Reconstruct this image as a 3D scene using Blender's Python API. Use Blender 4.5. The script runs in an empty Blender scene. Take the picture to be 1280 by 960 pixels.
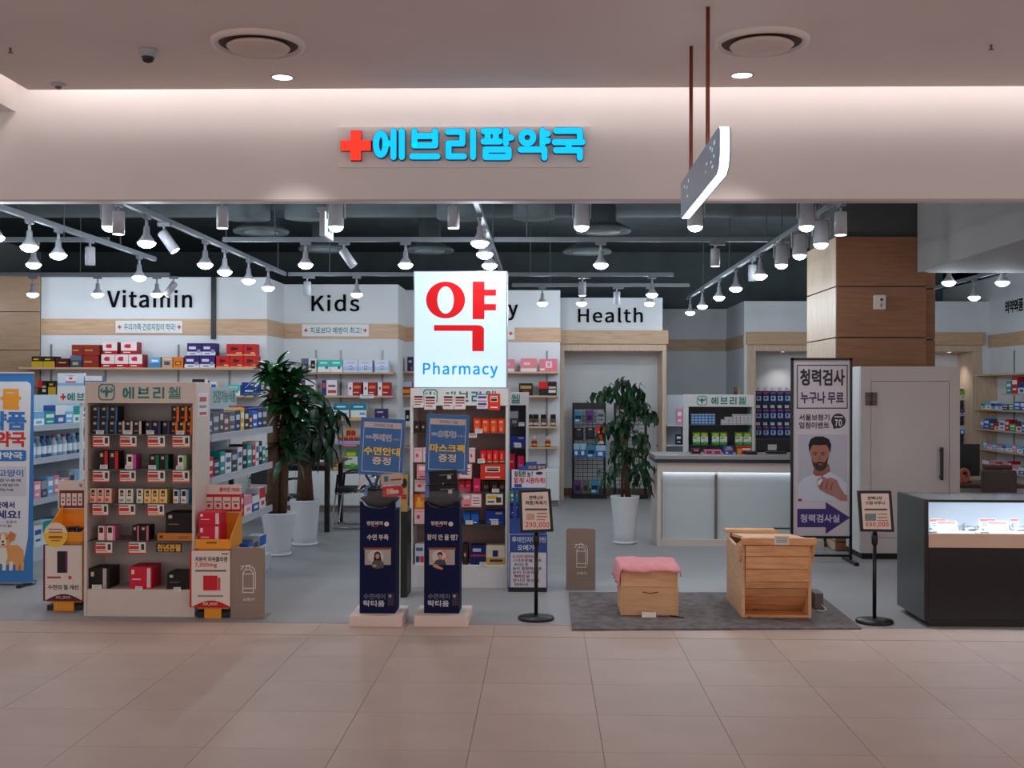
import bpy, math, random
from mathutils import Matrix, Vector

# ---------------------------------------------------------------- camera, world, exposure
SC = bpy.context.scene
COL = SC.collection
FPX, CAMH = 1450.0, 1.62
CAM_R = (Matrix.Rotation(math.atan(40 / FPX), 3, 'Z') @ Matrix.Rotation(math.pi / 2 + math.atan(7 / FPX), 3, 'X')
         @ Matrix.Rotation(math.radians(0.2), 3, 'Z'))
cam = bpy.data.objects.new('camera', bpy.data.cameras.new('camera'))
cam.data.sensor_width = 36.0
cam.data.lens = 36.0 * FPX / 1280.0
cam.data.clip_end = 100
cam.matrix_world = Matrix.Translation((0, 0, CAMH)) @ CAM_R.to_4x4()
COL.objects.link(cam)
SC.camera = cam
WORLD = bpy.data.worlds.new('mall_ambient')
SC.world = WORLD
WORLD.use_nodes = True
WORLD.node_tree.nodes['Background'].inputs[0].default_value = (1.0, 0.93, 0.92, 1)
WORLD.node_tree.nodes['Background'].inputs[1].default_value = 0.95
SC.view_settings.view_transform = 'Standard'
SC.view_settings.look = 'None'
SC.view_settings.gamma = 1.0
SC.view_settings.exposure = 0.25
SC.cycles.max_bounces = 6
SC.cycles.sample_clamp_indirect = 4.0
BULB_W, CAN_W, DOWN_W, COVE_E = 10.0, 22.0, 24.0, 10.0
COOL, NEUT, WARM = (0.77, 0.9, 1.0), (1.0, 0.95, 0.93), (1.0, 0.90, 0.87)
random.seed(7)


# ---------------------------------------------------------------- photograph pixel -> point in the place
def ray(px, py):
    return CAM_R @ Vector(((px - 640) / FPX, (480 - py) / FPX, -1))


def A(px, py, D):                     # on the vertical plane y = D
    d = ray(px, py)
    return Vector((0, 0, CAMH)) + d * (D / d.y)


def G(px, py, z=0.0):                 # on the horizontal plane at height z
    d = ray(px, py)
    return Vector((0, 0, CAMH)) + d * ((z - CAMH) / d.z)


def X(px, D, py=487):
    return A(px, py, D).x


def Z(py, D, px=640):
    return A(px, py, D).z


def R(px0, py0, px1, py1, D):         # x0, x1, z0, z1 of a rectangle on the plane y = D
    cx, cy = (px0 + px1) / 2, (py0 + py1) / 2
    return A(px0, cy, D).x, A(px1, cy, D).x, A(cx, py1, D).z, A(cx, py0, D).z


# ---------------------------------------------------------------- materials
MATS = {}


def lin(c):
    c = c / 255.0
    return c / 12.92 if c <= 0.04045 else ((c + 0.055) / 1.055) ** 2.4


def M(name, rgb=None, rough=0.5, metal=0.0, emit=0.0, trans=0.0, alpha=1.0, noise=0.0, scale=8.0, bump=0.0, spec=None, coat=0.0):
    if name in MATS:
        return MATS[name]
    m = bpy.data.materials.new(name)
    m.use_nodes = True
    nt = m.node_tree
    b = nt.nodes['Principled BSDF']
    col = (lin(rgb[0]), lin(rgb[1]), lin(rgb[2]), 1)
    b.inputs['Base Color'].default_value = col
    b.inputs['Roughness'].default_value = rough
    b.inputs['Metallic'].default_value = metal
    b.inputs['Transmission Weight'].default_value = trans
    b.inputs['Alpha'].default_value = alpha
    b.inputs['Coat Weight'].default_value = coat
    if spec is not None:
        b.inputs['Specular IOR Level'].default_value = spec
    if emit:
        b.inputs['Emission Color'].default_value = col
        b.inputs['Emission Strength'].default_value = emit
    if noise or bump:
        tc = nt.nodes.new('ShaderNodeTexCoord')
        n = nt.nodes.new('ShaderNodeTexNoise')
        n.inputs['Scale'].default_value = scale
        n.inputs['Detail'].default_value = 5
        nt.links.new(tc.outputs['Object'], n.inputs['Vector'])
        if noise:
            r = nt.nodes.new('ShaderNodeValToRGB')
            r.color_ramp.elements[0].position = 0.3
            r.color_ramp.elements[1].position = 0.7
            r.color_ramp.elements[0].color = tuple(c * (1 - noise) for c in col[:3]) + (1,)
            r.color_ramp.elements[1].color = tuple(min(1, c * (1 + noise)) for c in col[:3]) + (1,)
            nt.links.new(n.outputs['Fac'], r.inputs['Fac'])
            nt.links.new(r.outputs['Color'], b.inputs['Base Color'])
        if bump:
            bp = nt.nodes.new('ShaderNodeBump')
            bp.inputs['Strength'].default_value = bump
            bp.inputs['Distance'].default_value = 0.01
            nt.links.new(n.outputs['Fac'], bp.inputs['Height'])
            nt.links.new(bp.outputs['Normal'], b.inputs['Normal'])
    MATS[name] = m
    return m


def wood(name, c1, c2, stretch=(1.2, 1.2, 22), rough=0.5, scale=3.0, knots=False):
    m = bpy.data.materials.new(name)
    m.use_nodes = True
    nt = m.node_tree
    b = nt.nodes['Principled BSDF']
    b.inputs['Roughness'].default_value = rough
    tc = nt.nodes.new('ShaderNodeTexCoord')
    mp = nt.nodes.new('ShaderNodeMapping')
    mp.inputs['Scale'].default_value = stretch
    n = nt.nodes.new('ShaderNodeTexNoise')
    n.inputs['Scale'].default_value = scale
    n.inputs['Detail'].default_value = 8
    n.inputs['Distortion'].default_value = 0.4
    r = nt.nodes.new('ShaderNodeValToRGB')
    r.color_ramp.elements[0].position = 0.3
    r.color_ramp.elements[1].position = 0.72
    r.color_ramp.elements[0].color = tuple(lin(c) for c in c1) + (1,)
    r.color_ramp.elements[1].color = tuple(lin(c) for c in c2) + (1,)
    nt.links.new(tc.outputs['Object'], mp.inputs['Vector'])
    nt.links.new(mp.outputs['Vector'], n.inputs['Vector'])
    nt.links.new(n.outputs['Fac'], r.inputs['Fac'])
    out = r.outputs['Color']
    if knots:
        v = nt.nodes.new('ShaderNodeTexVoronoi')
        v.inputs['Scale'].default_value = 7
        m2 = nt.nodes.new('ShaderNodeMapping')
        m2.inputs['Scale'].default_value = (0.7, 1, 1.6)
        nt.links.new(tc.outputs['Object'], m2.inputs['Vector'])
        nt.links.new(m2.outputs['Vector'], v.inputs['Vector'])
        r2 = nt.nodes.new('ShaderNodeValToRGB')
        r2.color_ramp.elements[0].position = 0.05
        r2.color_ramp.elements[1].position = 0.12
        r2.color_ramp.elements[0].color = (0.35, 0.17, 0.08, 1)
        r2.color_ramp.elements[1].color = (1, 1, 1, 1)
        mx = nt.nodes.new('ShaderNodeMix')
        mx.data_type = 'RGBA'
        mx.blend_type = 'MULTIPLY'
        mx.inputs[0].default_value = 1
        nt.links.new(v.outputs['Distance'], r2.inputs['Fac'])
        nt.links.new(out, mx.inputs[6])
        nt.links.new(r2.outputs['Color'], mx.inputs[7])
        out = mx.outputs[2]
    nt.links.new(out, b.inputs['Base Color'])
    MATS[name] = m
    return m


def tile_mat(name, rgb, rough):
    m = M(name, rgb, rough, noise=0.05, scale=3.0)
    nt = m.node_tree
    b = nt.nodes['Principled BSDF']
    ramp = [n for n in nt.nodes if n.type == 'VALTORGB'][0]
    oi = nt.nodes.new('ShaderNodeObjectInfo')
    hv = nt.nodes.new('ShaderNodeHueSaturation')
    ma = nt.nodes.new('ShaderNodeMapRange')
    ma.inputs['To Min'].default_value = 0.96
    ma.inputs['To Max'].default_value = 1.03
    nt.links.new(oi.outputs['Random'], ma.inputs['Value'])
    nt.links.new(ma.outputs['Result'], hv.inputs['Value'])
    nt.links.new(ramp.outputs['Color'], hv.inputs['Color'])
    nt.links.new(hv.outputs['Color'], b.inputs['Base Color'])
    return m


def C(rgb):                            # a plain print colour
    return M('print_%d_%d_%d' % rgb, rgb, 0.5, spec=0.25)


W_ = (232, 232, 232)
WHITE = M('white_laminate', (226, 224, 222), 0.45, noise=0.02, scale=20)
BEIGE = M('beige_laminate', (212, 199, 190), 0.5, noise=0.02, scale=20)
PAINT = M('white_wall_paint', (222, 223, 226), 0.8, noise=0.02, scale=4, bump=0.03)
FASC = M('fascia_paint', (226, 221, 220), 0.85, noise=0.02, scale=2, bump=0.02)
CEILP = M('ceiling_paint', (218, 204, 200), 0.9, noise=0.02, scale=2)
DARKC = M('dark_ceiling_paint', (104, 114, 117), 0.9, noise=0.12, scale=3)
DUCT = M('dark_duct_paint', (84, 92, 95), 0.75, noise=0.1, scale=5)
TRACK = M('grey_white_track', (112, 116, 122), 0.5, noise=0.02, scale=10)
BLACK = M('black_satin', (16, 16, 17), 0.4, noise=0.1, scale=15)
BLKMET = M('black_metal', (22, 22, 23), 0.35, metal=0.3, noise=0.05, scale=15)
CHROME = M('chrome', (200, 200, 205), 0.15, metal=1.0, noise=0.02)
GLASS = M('clear_glass', (235, 245, 245), 0.03, alpha=0.06)
SMOKE = M('smoked_glass_shelf', (90, 96, 92), 0.1, alpha=0.55)
ACRYL = M('clear_acrylic', (225, 235, 240), 0.08, alpha=0.05)
FROST = M('frosted_glass_panel', (196, 204, 206), 0.35, noise=0.02, scale=3)
GREYF = M('grey_shop_floor', (152, 150, 151), 0.48, noise=0.05, scale=2.0)
MTILE = tile_mat('mall_tile', (187, 162, 148), 0.5)
GROUT = M('mall_grout', (166, 140, 128), 0.9, noise=0.1, scale=30)
OAK = wood('light_oak_laminate', (190, 150, 118), (216, 178, 146))
OAKF = wood('frame_oak_laminate', (196, 166, 138), (222, 194, 168), stretch=(14, 14, 1.0))
PILW = wood('pillar_wood_laminate', (130, 86, 57), (154, 104, 71), stretch=(1.0, 1.0, 16))
COLW = wood('column_wood_laminate', (150, 118, 92), (172, 138, 110))
PINE = wood('pine_wood', (206, 140, 92), (232, 176, 126), stretch=(2.0, 2.0, 14), knots=True)
PINE2 = wood('plain_pine_wood', (216, 164, 118), (232, 188, 146), stretch=(2.0, 2.0, 14))
BROWNT = wood('brown_table_top', (92, 58, 44), (112, 72, 54))
CARPET = M('grey_carpet', (108, 100, 100), 0.95, noise=0.35, scale=14, bump=0.8)
SIGNB = M('taupe_board', (148, 128, 116), 0.6, noise=0.03, scale=10)
TEAL = M('teal_print', (28, 128, 122), 0.5, noise=0.02)
RED = M('red_print', (206, 34, 34), 0.5, noise=0.02)
NAVY = M('navy_card', (18, 25, 66), 0.7, noise=0.04, scale=12, spec=0.15)
POSTB = M('poster_blue', (10, 104, 178), 0.6, noise=0.03, scale=6, spec=0.15)
ORANGE = M('orange_card', (238, 152, 30), 0.55, noise=0.03, scale=8)
POT = M('white_pot_ceramic', (222, 222, 226), 0.3, noise=0.02, scale=5)
SOIL = M('potting_soil', (52, 40, 32), 0.95, noise=0.3, scale=40, bump=0.6)
BARK = M('brown_bark', (92, 66, 46), 0.85, noise=0.3, scale=18, bump=0.5)
LEAFA = M('glossy_dark_leaf', (26, 68, 30), 0.32, noise=0.3, scale=6)
LEAFB = M('deep_green_leaf', (20, 52, 27), 0.45, noise=0.3, scale=6)
LEAFC = M('fig_green_leaf', (26, 66, 36), 0.45, noise=0.3, scale=8)
BULBG = M('lit_bulb_cool', (232, 244, 255), 0.4, emit=7.0)
CANG = M('lit_lamp_neutral', (255, 246, 240), 0.4, emit=5.0)
DOWNG = M('lit_downlight', (255, 238, 230), 0.4, emit=4.0)
COVEG = M('cove_strip_glow', (255, 246, 243), 0.4, emit=COVE_E)
LAMPB = M('white_lamp_body', (160, 160, 166), 0.45, noise=0.02)


# ---------------------------------------------------------------- mesh building
class MB:
    def __init__(s):
        s.v, s.f, s.m = [], [], []

    def face(s, pts, m=0):
        i = len(s.v)
        s.v += [tuple(p) for p in pts]
        s.f.append(tuple(range(i, i + len(pts))))
        s.m.append(m)

    def box(s, x0, x1, y0, y1, z0, z1, m=0):
        i = len(s.v)
        s.v += [(x0, y0, z0), (x1, y0, z0), (x1, y1, z0), (x0, y1, z0), (x0, y0, z1), (x1, y0, z1), (x1, y1, z1), (x0, y1, z1)]
        for q in ((0, 3, 2, 1), (4, 5, 6, 7), (0, 1, 5, 4), (1, 2, 6, 5), (2, 3, 7, 6), (3, 0, 4, 7)):
            s.f.append(tuple(i + k for k in q))
            s.m.append(m)
        return s

    def prism(s, poly, a0, a1, axis='y', m=0):
        # poly: 2-D outline, counter-clockwise; axis y -> poly is (x, z), axis x -> (y, z), axis z -> (x, y)
        n, i = len(poly), len(s.v)
        for a in (a0, a1):
            for (u, w) in poly:
                s.v.append({'y': (u, a, w), 'x': (a, u, w), 'z': (u, w, a)}[axis])
        lo, hi = tuple(i + k for k in range(n)), tuple(i + n + k for k in range(n))
        s.f += [lo if axis == 'y' else lo[::-1], hi[::-1] if axis == 'y' else hi]
        s.m += [m, m]
        for k in range(n):
            l = (k + 1) % n
            q = (i + k, i + l, i + n + l, i + n + k)
            s.f.append(q[::-1] if axis == 'y' else q)
            s.m.append(m)
        return s

    def lathe(s, prof, c=(0, 0, 0), n=24, m=0, caps=True):
        i = len(s.v)
        for (r, z) in prof:
            for k in range(n):
                a = 2 * math.pi * k / n
                s.v.append((c[0] + r * math.cos(a), c[1] + r * math.sin(a), c[2] + z))
        for j in range(len(prof) - 1):
            for k in range(n):
                l = (k + 1) % n
                s.f.append((i + j * n + k, i + j * n + l, i + (j + 1) * n + l, i + (j + 1) * n + k))
                s.m.append(m)
        if caps:
            s.f.append(tuple(i + k for k in range(n))[::-1])
            s.f.append(tuple(i + (len(prof) - 1) * n + k for k in range(n)))
            s.m += [m, m]
        return s

    def tube(s, pts, r, n=8, m=0):
        pts = [Vector(p) for p in pts]
        rr = r if isinstance(r, (list, tuple)) else [r] * len(pts)
        i = len(s.v)
        for k, p in enumerate(pts):
            t = (pts[min(k + 1, len(pts) - 1)] - pts[max(k - 1, 0)]).normalized()
            u = t.orthogonal().normalized() if k == 0 else (u - t * u.dot(t)).normalized()
            w = t.cross(u)
            for j in range(n):
                a = 2 * math.pi * j / n
                s.v.append(tuple(p + (u * math.cos(a) + w * math.sin(a)) * rr[k]))
        for k in range(len(pts) - 1):
            for j in range(n):
                l = (j + 1) % n
                s.f.append((i + k * n + j, i + k * n + l, i + (k + 1) * n + l, i + (k + 1) * n + j))
                s.m.append(m)
        s.f.append(tuple(i + j for j in range(n))[::-1])
        s.f.append(tuple(i + (len(pts) - 1) * n + j for j in range(n)))
        s.m += [m, m]
        return s

    def mosaic(s, x0, x1, z0, z1, y, rects, base=0):
        # a front face at y (facing -y), cut into cells; rects in 0..1 units with a material index
        us = sorted({0.0, 1.0} | {round(min(1, max(0, q)), 4) for r in rects for q in (r[0], r[2])})
        vs = sorted({0.0, 1.0} | {round(min(1, max(0, q)), 4) for r in rects for q in (r[1], r[3])})
        i, nu = len(s.v), len(us)
        for v in vs:
            for u in us:
                s.v.append((x0 + (x1 - x0) * u, y, z0 + (z1 - z0) * v))
        for b in range(len(vs) - 1):
            for a in range(nu - 1):
                cu, cv, mm = (us[a] + us[a + 1]) / 2, (vs[b] + vs[b + 1]) / 2, base
                for r in rects:
                    if r[0] < cu < r[2] and r[1] < cv < r[3]:
                        mm = r[4]
                s.f.append((i + b * nu + a, i + b * nu + a + 1, i + (b + 1) * nu + a + 1, i + (b + 1) * nu + a))
                s.m.append(mm)
        return s

    def xf(s, fn, start=0):
        s.v[start:] = [tuple(fn(Vector(p))) for p in s.v[start:]]
        return s

    def mesh(s, name, mats, smooth=False):
        me = bpy.data.meshes.new(name)
        me.from_pydata(s.v, [], s.f)
        for m in (mats if isinstance(mats, (list, tuple)) else [mats]):
            me.materials.append(m)
        me.polygons.foreach_set('material_index', s.m)
        if smooth:
            me.polygons.foreach_set('use_smooth', [True] * len(me.polygons))
        me.update()
        return me

    def build(s, name, mats, parent=None, smooth=False, bev=0.0):
        # vertices are given in world coordinates; a child keeps them relative to its thing's base
        o = parent
        off = Vector((0, 0, 0))
        while o is not None:
            off += o.location
            o = o.parent
        if parent is None:
            xs, ys, zs = zip(*s.v)
            off = Vector(((min(xs) + max(xs)) / 2, (min(ys) + max(ys)) / 2, min(zs)))
        s.v = [tuple(Vector(p) - off) for p in s.v]
        ob = bpy.data.objects.new(name, s.mesh(name, mats, smooth))
        COL.objects.link(ob)
        ob.parent = parent
        if parent is None:
            ob.location = off
        if bev:
            bm = ob.modifiers.new('edge', 'BEVEL')
            bm.width, bm.segments, bm.limit_method = bev, 2, 'ANGLE'
        return ob


def tag(o, label=None, cat=None, group=None, kind=None):
    if label:
        o['label'] = label
    if cat:
        o['category'] = cat
    if group:
        o['group'] = group
    if kind:
        o['kind'] = kind
    return o


def thing(name, label, cat, loc, group=None, kind=None):
    o = bpy.data.objects.new(name, None)
    o.empty_display_size = 0.1
    COL.objects.link(o)
    o.location = loc
    return tag(o, label, cat, group, kind)


def struct(name, mb, mats, parent=None, label=None, **k):
    o = mb.build(name, mats, parent, **k)
    if parent is None:
        o['kind'] = 'structure'
        if label:
            o['label'] = label
    return o


def boxp(name, x0, x1, y0, y1, z0, z1, mat, parent=None, bev=0.0):
    return MB().box(x0, x1, y0, y1, z0, z1).build(name, mat, parent, bev=bev)


def copy_tree(o, parent=None):
    c = o.copy()
    COL.objects.link(c)
    c.parent = parent
    for ch in o.children:
        copy_tree(ch, c)
    return c


def lamp_light(name, kind, energy, color, parent, loc, size=None, blend=0.6, rad=0.05, rot=(0, 0, 0)):
    l = bpy.data.lights.new(name, kind)
    l.energy, l.color = energy, color
    l.shadow_soft_size = rad
    if kind == 'SPOT':
        l.spot_size, l.spot_blend = math.radians(size), blend
    o = bpy.data.objects.new(name, l)
    COL.objects.link(o)
    o.parent = parent
    o.location = loc
    o.rotation_euler = rot
    return o


# ---------------------------------------------------------------- lettering
TEXTS = []
SANS = None
try:                                   # the sans face that ships inside Blender; the default face is used when it is missing
    import os
    _p = os.path.join(bpy.utils.system_resource('DATAFILES'), 'fonts', 'Noto Sans CJK Regular.woff2')
    if os.path.exists(_p):
        SANS = bpy.data.fonts.load(_p)
except Exception:
    SANS = None


def T(txt, px0, py0, px1, py1, D, mat, parent, bold=2, name='lettering', depth=0.0, lift=0.0015, rot=None, fit=True):
    x0, x1, z0, z1 = R(px0, py0, px1, py1, D)
    TEXTS.append((txt, x0, x1, z0, z1, D - lift, mat, parent, bold, name, depth, rot, None))


def TW(txt, x0, x1, z0, z1, y, mat, parent, bold=2, name='lettering', depth=0.0, rot=None, fn=None):
    TEXTS.append((txt, x0, x1, z0, z1, y, mat, parent, bold, name, depth, rot, fn))


def finish_texts():
    # all words are set as the lines of two text blocks, evaluated once, then cut apart line by line
    words = list(dict.fromkeys(t[0] for t in TEXTS))
    blocks = [[w for w in words if all(ord(q) < 128 for q in w)], [w for w in words if not all(ord(q) < 128 for q in w)]]
    obs = []
    for k, ws in enumerate(blocks):
        c = bpy.data.curves.new('lettering', 'FONT')
        c.body = '\n'.join(ws)
        c.resolution_u = 3
        c.space_line = 4.0
        if SANS:
            c.font = SANS
        c.space_character = 1.05 if k == 0 else 1.0
        o = bpy.data.objects.new('lettering', c)
        COL.objects.link(o)
        obs.append((o, ws))
    bpy.context.view_layer.update()
    dg = bpy.context.evaluated_depsgraph_get()
    meshes = {}
    for o, ws in obs:
        me = bpy.data.meshes.new_from_object(o.evaluated_get(dg))
        step = 4.0
        lines = {w: ([], []) for w in ws}
        where = {}
        for v in me.vertices:
            n = max(0, min(len(ws) - 1, int(round((0.35 - v.co.y) / step))))
            vs = lines[ws[n]][0]
            where[v.index] = (n, len(vs))
            vs.append((v.co.x, v.co.y + n * step, 0.0))
        for p in me.polygons:
            n = where[p.vertices[0]][0]
            lines[ws[n]][1].append(tuple(where[q][1] for q in p.vertices))
        meshes.update(lines)
        bpy.data.meshes.remove(me)
    bpy.data.batch_remove([o.data for o, _ in obs] + [o for o, _ in obs])
    for (txt, x0, x1, z0, z1, y, mat, parent, bold, name, depth, rot, fn) in TEXTS:
        vs, fs = meshes[txt]
        if not vs:
            continue
        ux = [v[0] for v in vs]
        uy = [v[1] for v in vs]
        sx, sz = (x1 - x0) / max(1e-6, max(ux) - min(ux)), (z1 - z0) / max(1e-6, max(uy) - min(uy))
        mb = MB()
        e = {0: 0.0, 1: 0.012, 2: 0.022, 3: 0.032, 4: 0.042, 5: 0.055}[bold]
        e *= (max(uy) - min(uy)) / (0.73 if all(ord(q) < 128 for q in txt) else 0.92)
        offs = [(0, 0)] if not e else [(0, 0), (e, e), (-e, e), (e, -e), (-e, -e)]
        if bold >= 4:
            offs += [(e, 0), (-e, 0), (0, e), (0, -e)]
        nlay = 3 if depth else 1
        for k, (dx, dy) in enumerate(offs):
            for lay in range(nlay):
                i = len(mb.v)
                yy = y - k * 0.00012 - (depth * (0.35 + 0.325 * lay) if depth else 0)
                for (u, v, _) in vs:
                    mb.v.append((x0 + (u + dx - min(ux)) * sx, yy, z0 + (v + dy - min(uy)) * sz))
                mb.f += [tuple(i + q for q in f) for f in fs]
                mb.m += [0] * len(fs)
        if rot:
            ang, cx, cz = rot
            ca, sa = math.cos(ang), math.sin(ang)
            mb.xf(lambda p: Vector((cx + (p.x - cx) * ca - (p.z - cz) * sa, p.y, cz + (p.x - cx) * sa + (p.z - cz) * ca)))
        if fn:
            mb.xf(fn)
        mb.build(name, mat, parent)


def ring(n, cx, cz, rx, rz):
    return [(cx + rx * math.cos(2 * math.pi * k / n), cz + rz * math.sin(2 * math.pi * k / n)) for k in range(n)]


GLY = {
    '에': [[('o', .25, .5, .15, .33)], [(.42, .52), (.62, .52)], [(.64, .1), (.64, .9)], [(.9, .1), (.9, .9)]],
    '브': [[(.17, .46), (.17, .9)], [(.83, .46), (.83, .9)], [(.17, .75), (.83, .75)], [(.17, .46), (.83, .46)], [(.1, .12), (.9, .12)]],
    '리': [[(.1, .88), (.55, .88), (.55, .52), (.12, .52), (.12, .12), (.6, .12)], [(.88, .1), (.88, .9)]],
    '팜': [[(.1, .9), (.56, .9)], [(.22, .9), (.22, .6)], [(.46, .9), (.46, .6)], [(.1, .58), (.58, .58)], [(.76, .52), (.76, .92)],
           [(.76, .7), (.92, .7)], [(.16, .1), (.84, .1), (.84, .33), (.16, .33), (.16, .1)]],
    '약': [[('o', .3, .7, .18, .18)], [(.76, .48), (.76, .92)], [(.76, .82), (.92, .82)], [(.76, .6), (.92, .6)], [(.1, .33), (.82, .33), (.82, .08)]],
    '국': [[(.12, .91), (.84, .91), (.84, .58)], [(.08, .56), (.92, .56)], [(.5, .56), (.5, .34)], [(.12, .31), (.84, .31), (.84, .08)]],
    '웰': [[('o', .3, .82, .14, .1)], [(.08, .58), (.58, .58)], [(.33, .58), (.33, .44)], [(.5, .7), (.7, .7)], [(.7, .44), (.7, .94)], [(.92, .42), (.92, .94)],
           [(.14, .36), (.9, .36), (.9, .22), (.14, .22), (.14, .07), (.94, .07)]],
}


def strokes(mb, glyph, x0, x1, z0, z1, y0, y1, w, rnd=True):
    sx, sz = x1 - x0, z1 - z0
    hw = w * sz / 2
    for st in GLY[glyph]:
        if st[0][0] == 'o':
            _, cx, cz, rx, rz = st[0]
            pts = ring(18, x0 + cx * sx, z0 + cz * sz, rx * sx, rz * sz)
            pts.append(pts[0])
        else:
            pts = [(x0 + a * sx, z0 + b * sz) for a, b in st]
        for (a, b) in zip(pts, pts[1:]):
            d = Vector((b[0] - a[0], b[1] - a[1])).normalized()
            n = Vector((-d.y, d.x)) * hw
            mb.prism([(a[0] - n.x, a[1] - n.y), (b[0] - n.x, b[1] - n.y), (b[0] + n.x, b[1] + n.y), (a[0] + n.x, a[1] + n.y)], y0, y1)
        for k, p in enumerate(pts):
            mb.prism(ring(10, p[0], p[1], hw, hw) if rnd else [(p[0] - hw, p[1] - hw), (p[0] + hw, p[1] - hw), (p[0] + hw, p[1] + hw), (p[0] - hw, p[1] + hw)],
                     y0 - 0.00005 * (k % 3 + 1), y1)


def flat(name, poly_px, D, mat, parent, lift=0.001, th=0.0006, rot=None):
    # a printed shape, traced on the plane y = D
    pts = [A(a, b, D) for a, b in poly_px]
    poly = [(p.x, p.z) for p in pts]
    area = sum(poly[k][0] * poly[(k + 1) % len(poly)][1] - poly[(k + 1) % len(poly)][0] * poly[k][1] for k in range(len(poly)))
    if area < 0:
        poly = poly[::-1]
    mb = MB().prism(poly, D - lift - th, D - lift)
    if rot:
        ang, cx, cz = rot
        ca, sa = math.cos(ang), math.sin(ang)
        mb.xf(lambda p: Vector((cx + (p.x - cx) * ca - (p.z - cz) * sa, p.y, cz + (p.x - cx) * sa + (p.z - cz) * ca)))
    return mb.build(name, mat, parent)


def rpx(a, b, c, d):
    return [(a, d), (c, d), (c, b), (a, b)]


def epx(cx, cy, rx, ry, n=20):
    return [(cx + rx * math.cos(2 * math.pi * k / n), cy + ry * math.sin(2 * math.pi * k / n)) for k in range(n)]


def rrpx(a, b, c, d, r, n=5):
    out = []
    for (cx, cy, s) in ((c - r, d - r, 0), (a + r, d - r, 1), (a + r, b + r, 2), (c - r, b + r, 3)):
        for k in range(n + 1):
            t = math.pi / 2 * (s + k / n)
            out.append((cx + r * math.cos(t), cy + r * math.sin(t)))
    return out


ORD = ['first', 'second', 'third', 'fourth', 'fifth', 'sixth', 'seventh', 'eighth', 'ninth', 'tenth', 'eleventh', 'twelfth', 'thirteenth', 'fourteenth', 'fifteenth', 'sixteenth']

# ---------------------------------------------------------------- the setting
FD = 8.0                               # plane of the shop front
FZ0, CZ = Z(249, FD), 3.66             # underside of the fascia, mall ceiling
TZ = 2.97                              # height of the lamp tracks
WV, WK, WP, WH, WB, WR = 14.57, 15.56, 16.45, 17.0, 20.2, 18.4
XR = X(1236, WR)                       # right side wall of the shop

fl = struct('floor_mall', MB().box(-14, 14, -3, FD, -0.1, -0.006), GROUT, label='pinkish beige tiled mall floor')
tile_me = MB().box(-0.2988, 0.2988, -0.2988, 0.2988, -0.006, 0.0).mesh('tile', MTILE)
part_me = MB().box(-0.2988, 0.2988, -0.19, 0.19, -0.006, 0.0).mesh('tile', MTILE)
for i in range(-11, 12):
    for j in range(9):
        x, y = 0.27 + 0.6 * i + 0.3, 7.0 + 0.3 - 0.6 * j
        o = bpy.data.objects.new('tile', tile_me)
        COL.objects.link(o)
        o.parent = fl
        o.location = Vector((x, y, 0)) - fl.location
    o = bpy.data.objects.new('tile', part_me)
    COL.objects.link(o)
    o.parent = fl
    o.location = Vector((0.27 + 0.6 * i + 0.3, 7.8, 0)) - fl.location
mfm = M('mall_floor_beyond', (187, 162, 148), 0.38, noise=0.05, scale=3)
struct('floor_mall_beyond', MB().box(-14, 14, -3, 2.2, -0.006, 0.0), mfm, fl)
struct('floor_shop', MB().box(-9, XR + 0.2, FD, 20.5, -0.1, 0.0), GREYF, label='smooth grey shop floor')

# shop front fascia and mall ceiling with its light cove
fas = struct('wall_front', MB().box(-14, 14, FD, FD + 0.1, FZ0, 4.1), FASC, label='pinkish white fascia above the shop opening')
boxp('edge_trim', -14, 14, FD - 0.004, FD + 0.104, FZ0 - 0.014, FZ0, M('fascia_trim', (186, 172, 168), 0.6, noise=0.02), fas)
CE = G(640, 110, CZ).y                 # ceiling edge, short of the fascia: the slot is the cove
XL = G(45, 118, CZ).x
struct('ceiling', MB().box(XL, 14, -3, CE, CZ, CZ + 0.025), CEILP, label='pinkish mall ceiling')
struct('ceiling_cove_top', MB().box(-14, 14, -3, FD + 0.1, 4.1, 4.16), CEILP, label='closed top of the light cove')
struct('ceiling_left', MB().box(-14, XL - 0.16, -3, FD, 3.55, 3.62).box(XL - 0.19, XL - 0.16, -3, FD, 3.62, 4.1), FASC, label='lower mall ceiling beside the light cove')
tag(boxp('cove_light_strip', XL - 0.05, 14, CE - 0.075, CE - 0.045, CZ + 0.14, CZ + 0.17, COVEG), 'hidden light strip lying above the ceiling edge along the fascia', 'light strip')
tag(boxp('cove_light_strip', XL + 0.045, XL + 0.075, -2.5, CE - 0.3, CZ + 0.14, CZ + 0.17, COVEG), 'hidden light strip lying above the ceiling edge beside the lower ceiling', 'light strip')

# shop shell
struct('ceiling_shop', MB().box(-9, XR + 0.2, FD + 0.1, 20.5, 4.05, 4.12), DARKC, label='dark open ceiling of the shop')
struct('wall_left', MB().box(-9.1, -9, FD, 20.5, 0, 4.1), PAINT, label='left side wall of the shop')
struct('wall_far', MB().box(-9, XR + 0.2, 20.5, 20.6, 0, 4.1), DARKC, label='dark wall behind the shop partitions')
BZ0, BZ1 = Z(418.5, WV, 140), Z(398.5, WV, 140)
WT = 3.03


def wall(name, x0, x1, D, top, label, ret=0.0, th=0.12):
    o = struct(name, MB().box(x0, x1, D, D + th, 0, top), PAINT, label=label)
    boxp('wood_band', x0, x1, D - 0.012, D, BZ0, BZ1, OAK, o)
    if ret:                            # the side of the step to the next wall
        MB().box(x1 - 0.06, x1, D + th, D + ret, 0, top).build('return_panel', PAINT, o)
        boxp('wood_band', x1, x1 + 0.01, D, D + ret, BZ0, BZ1, OAK, o)
    return o


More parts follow.
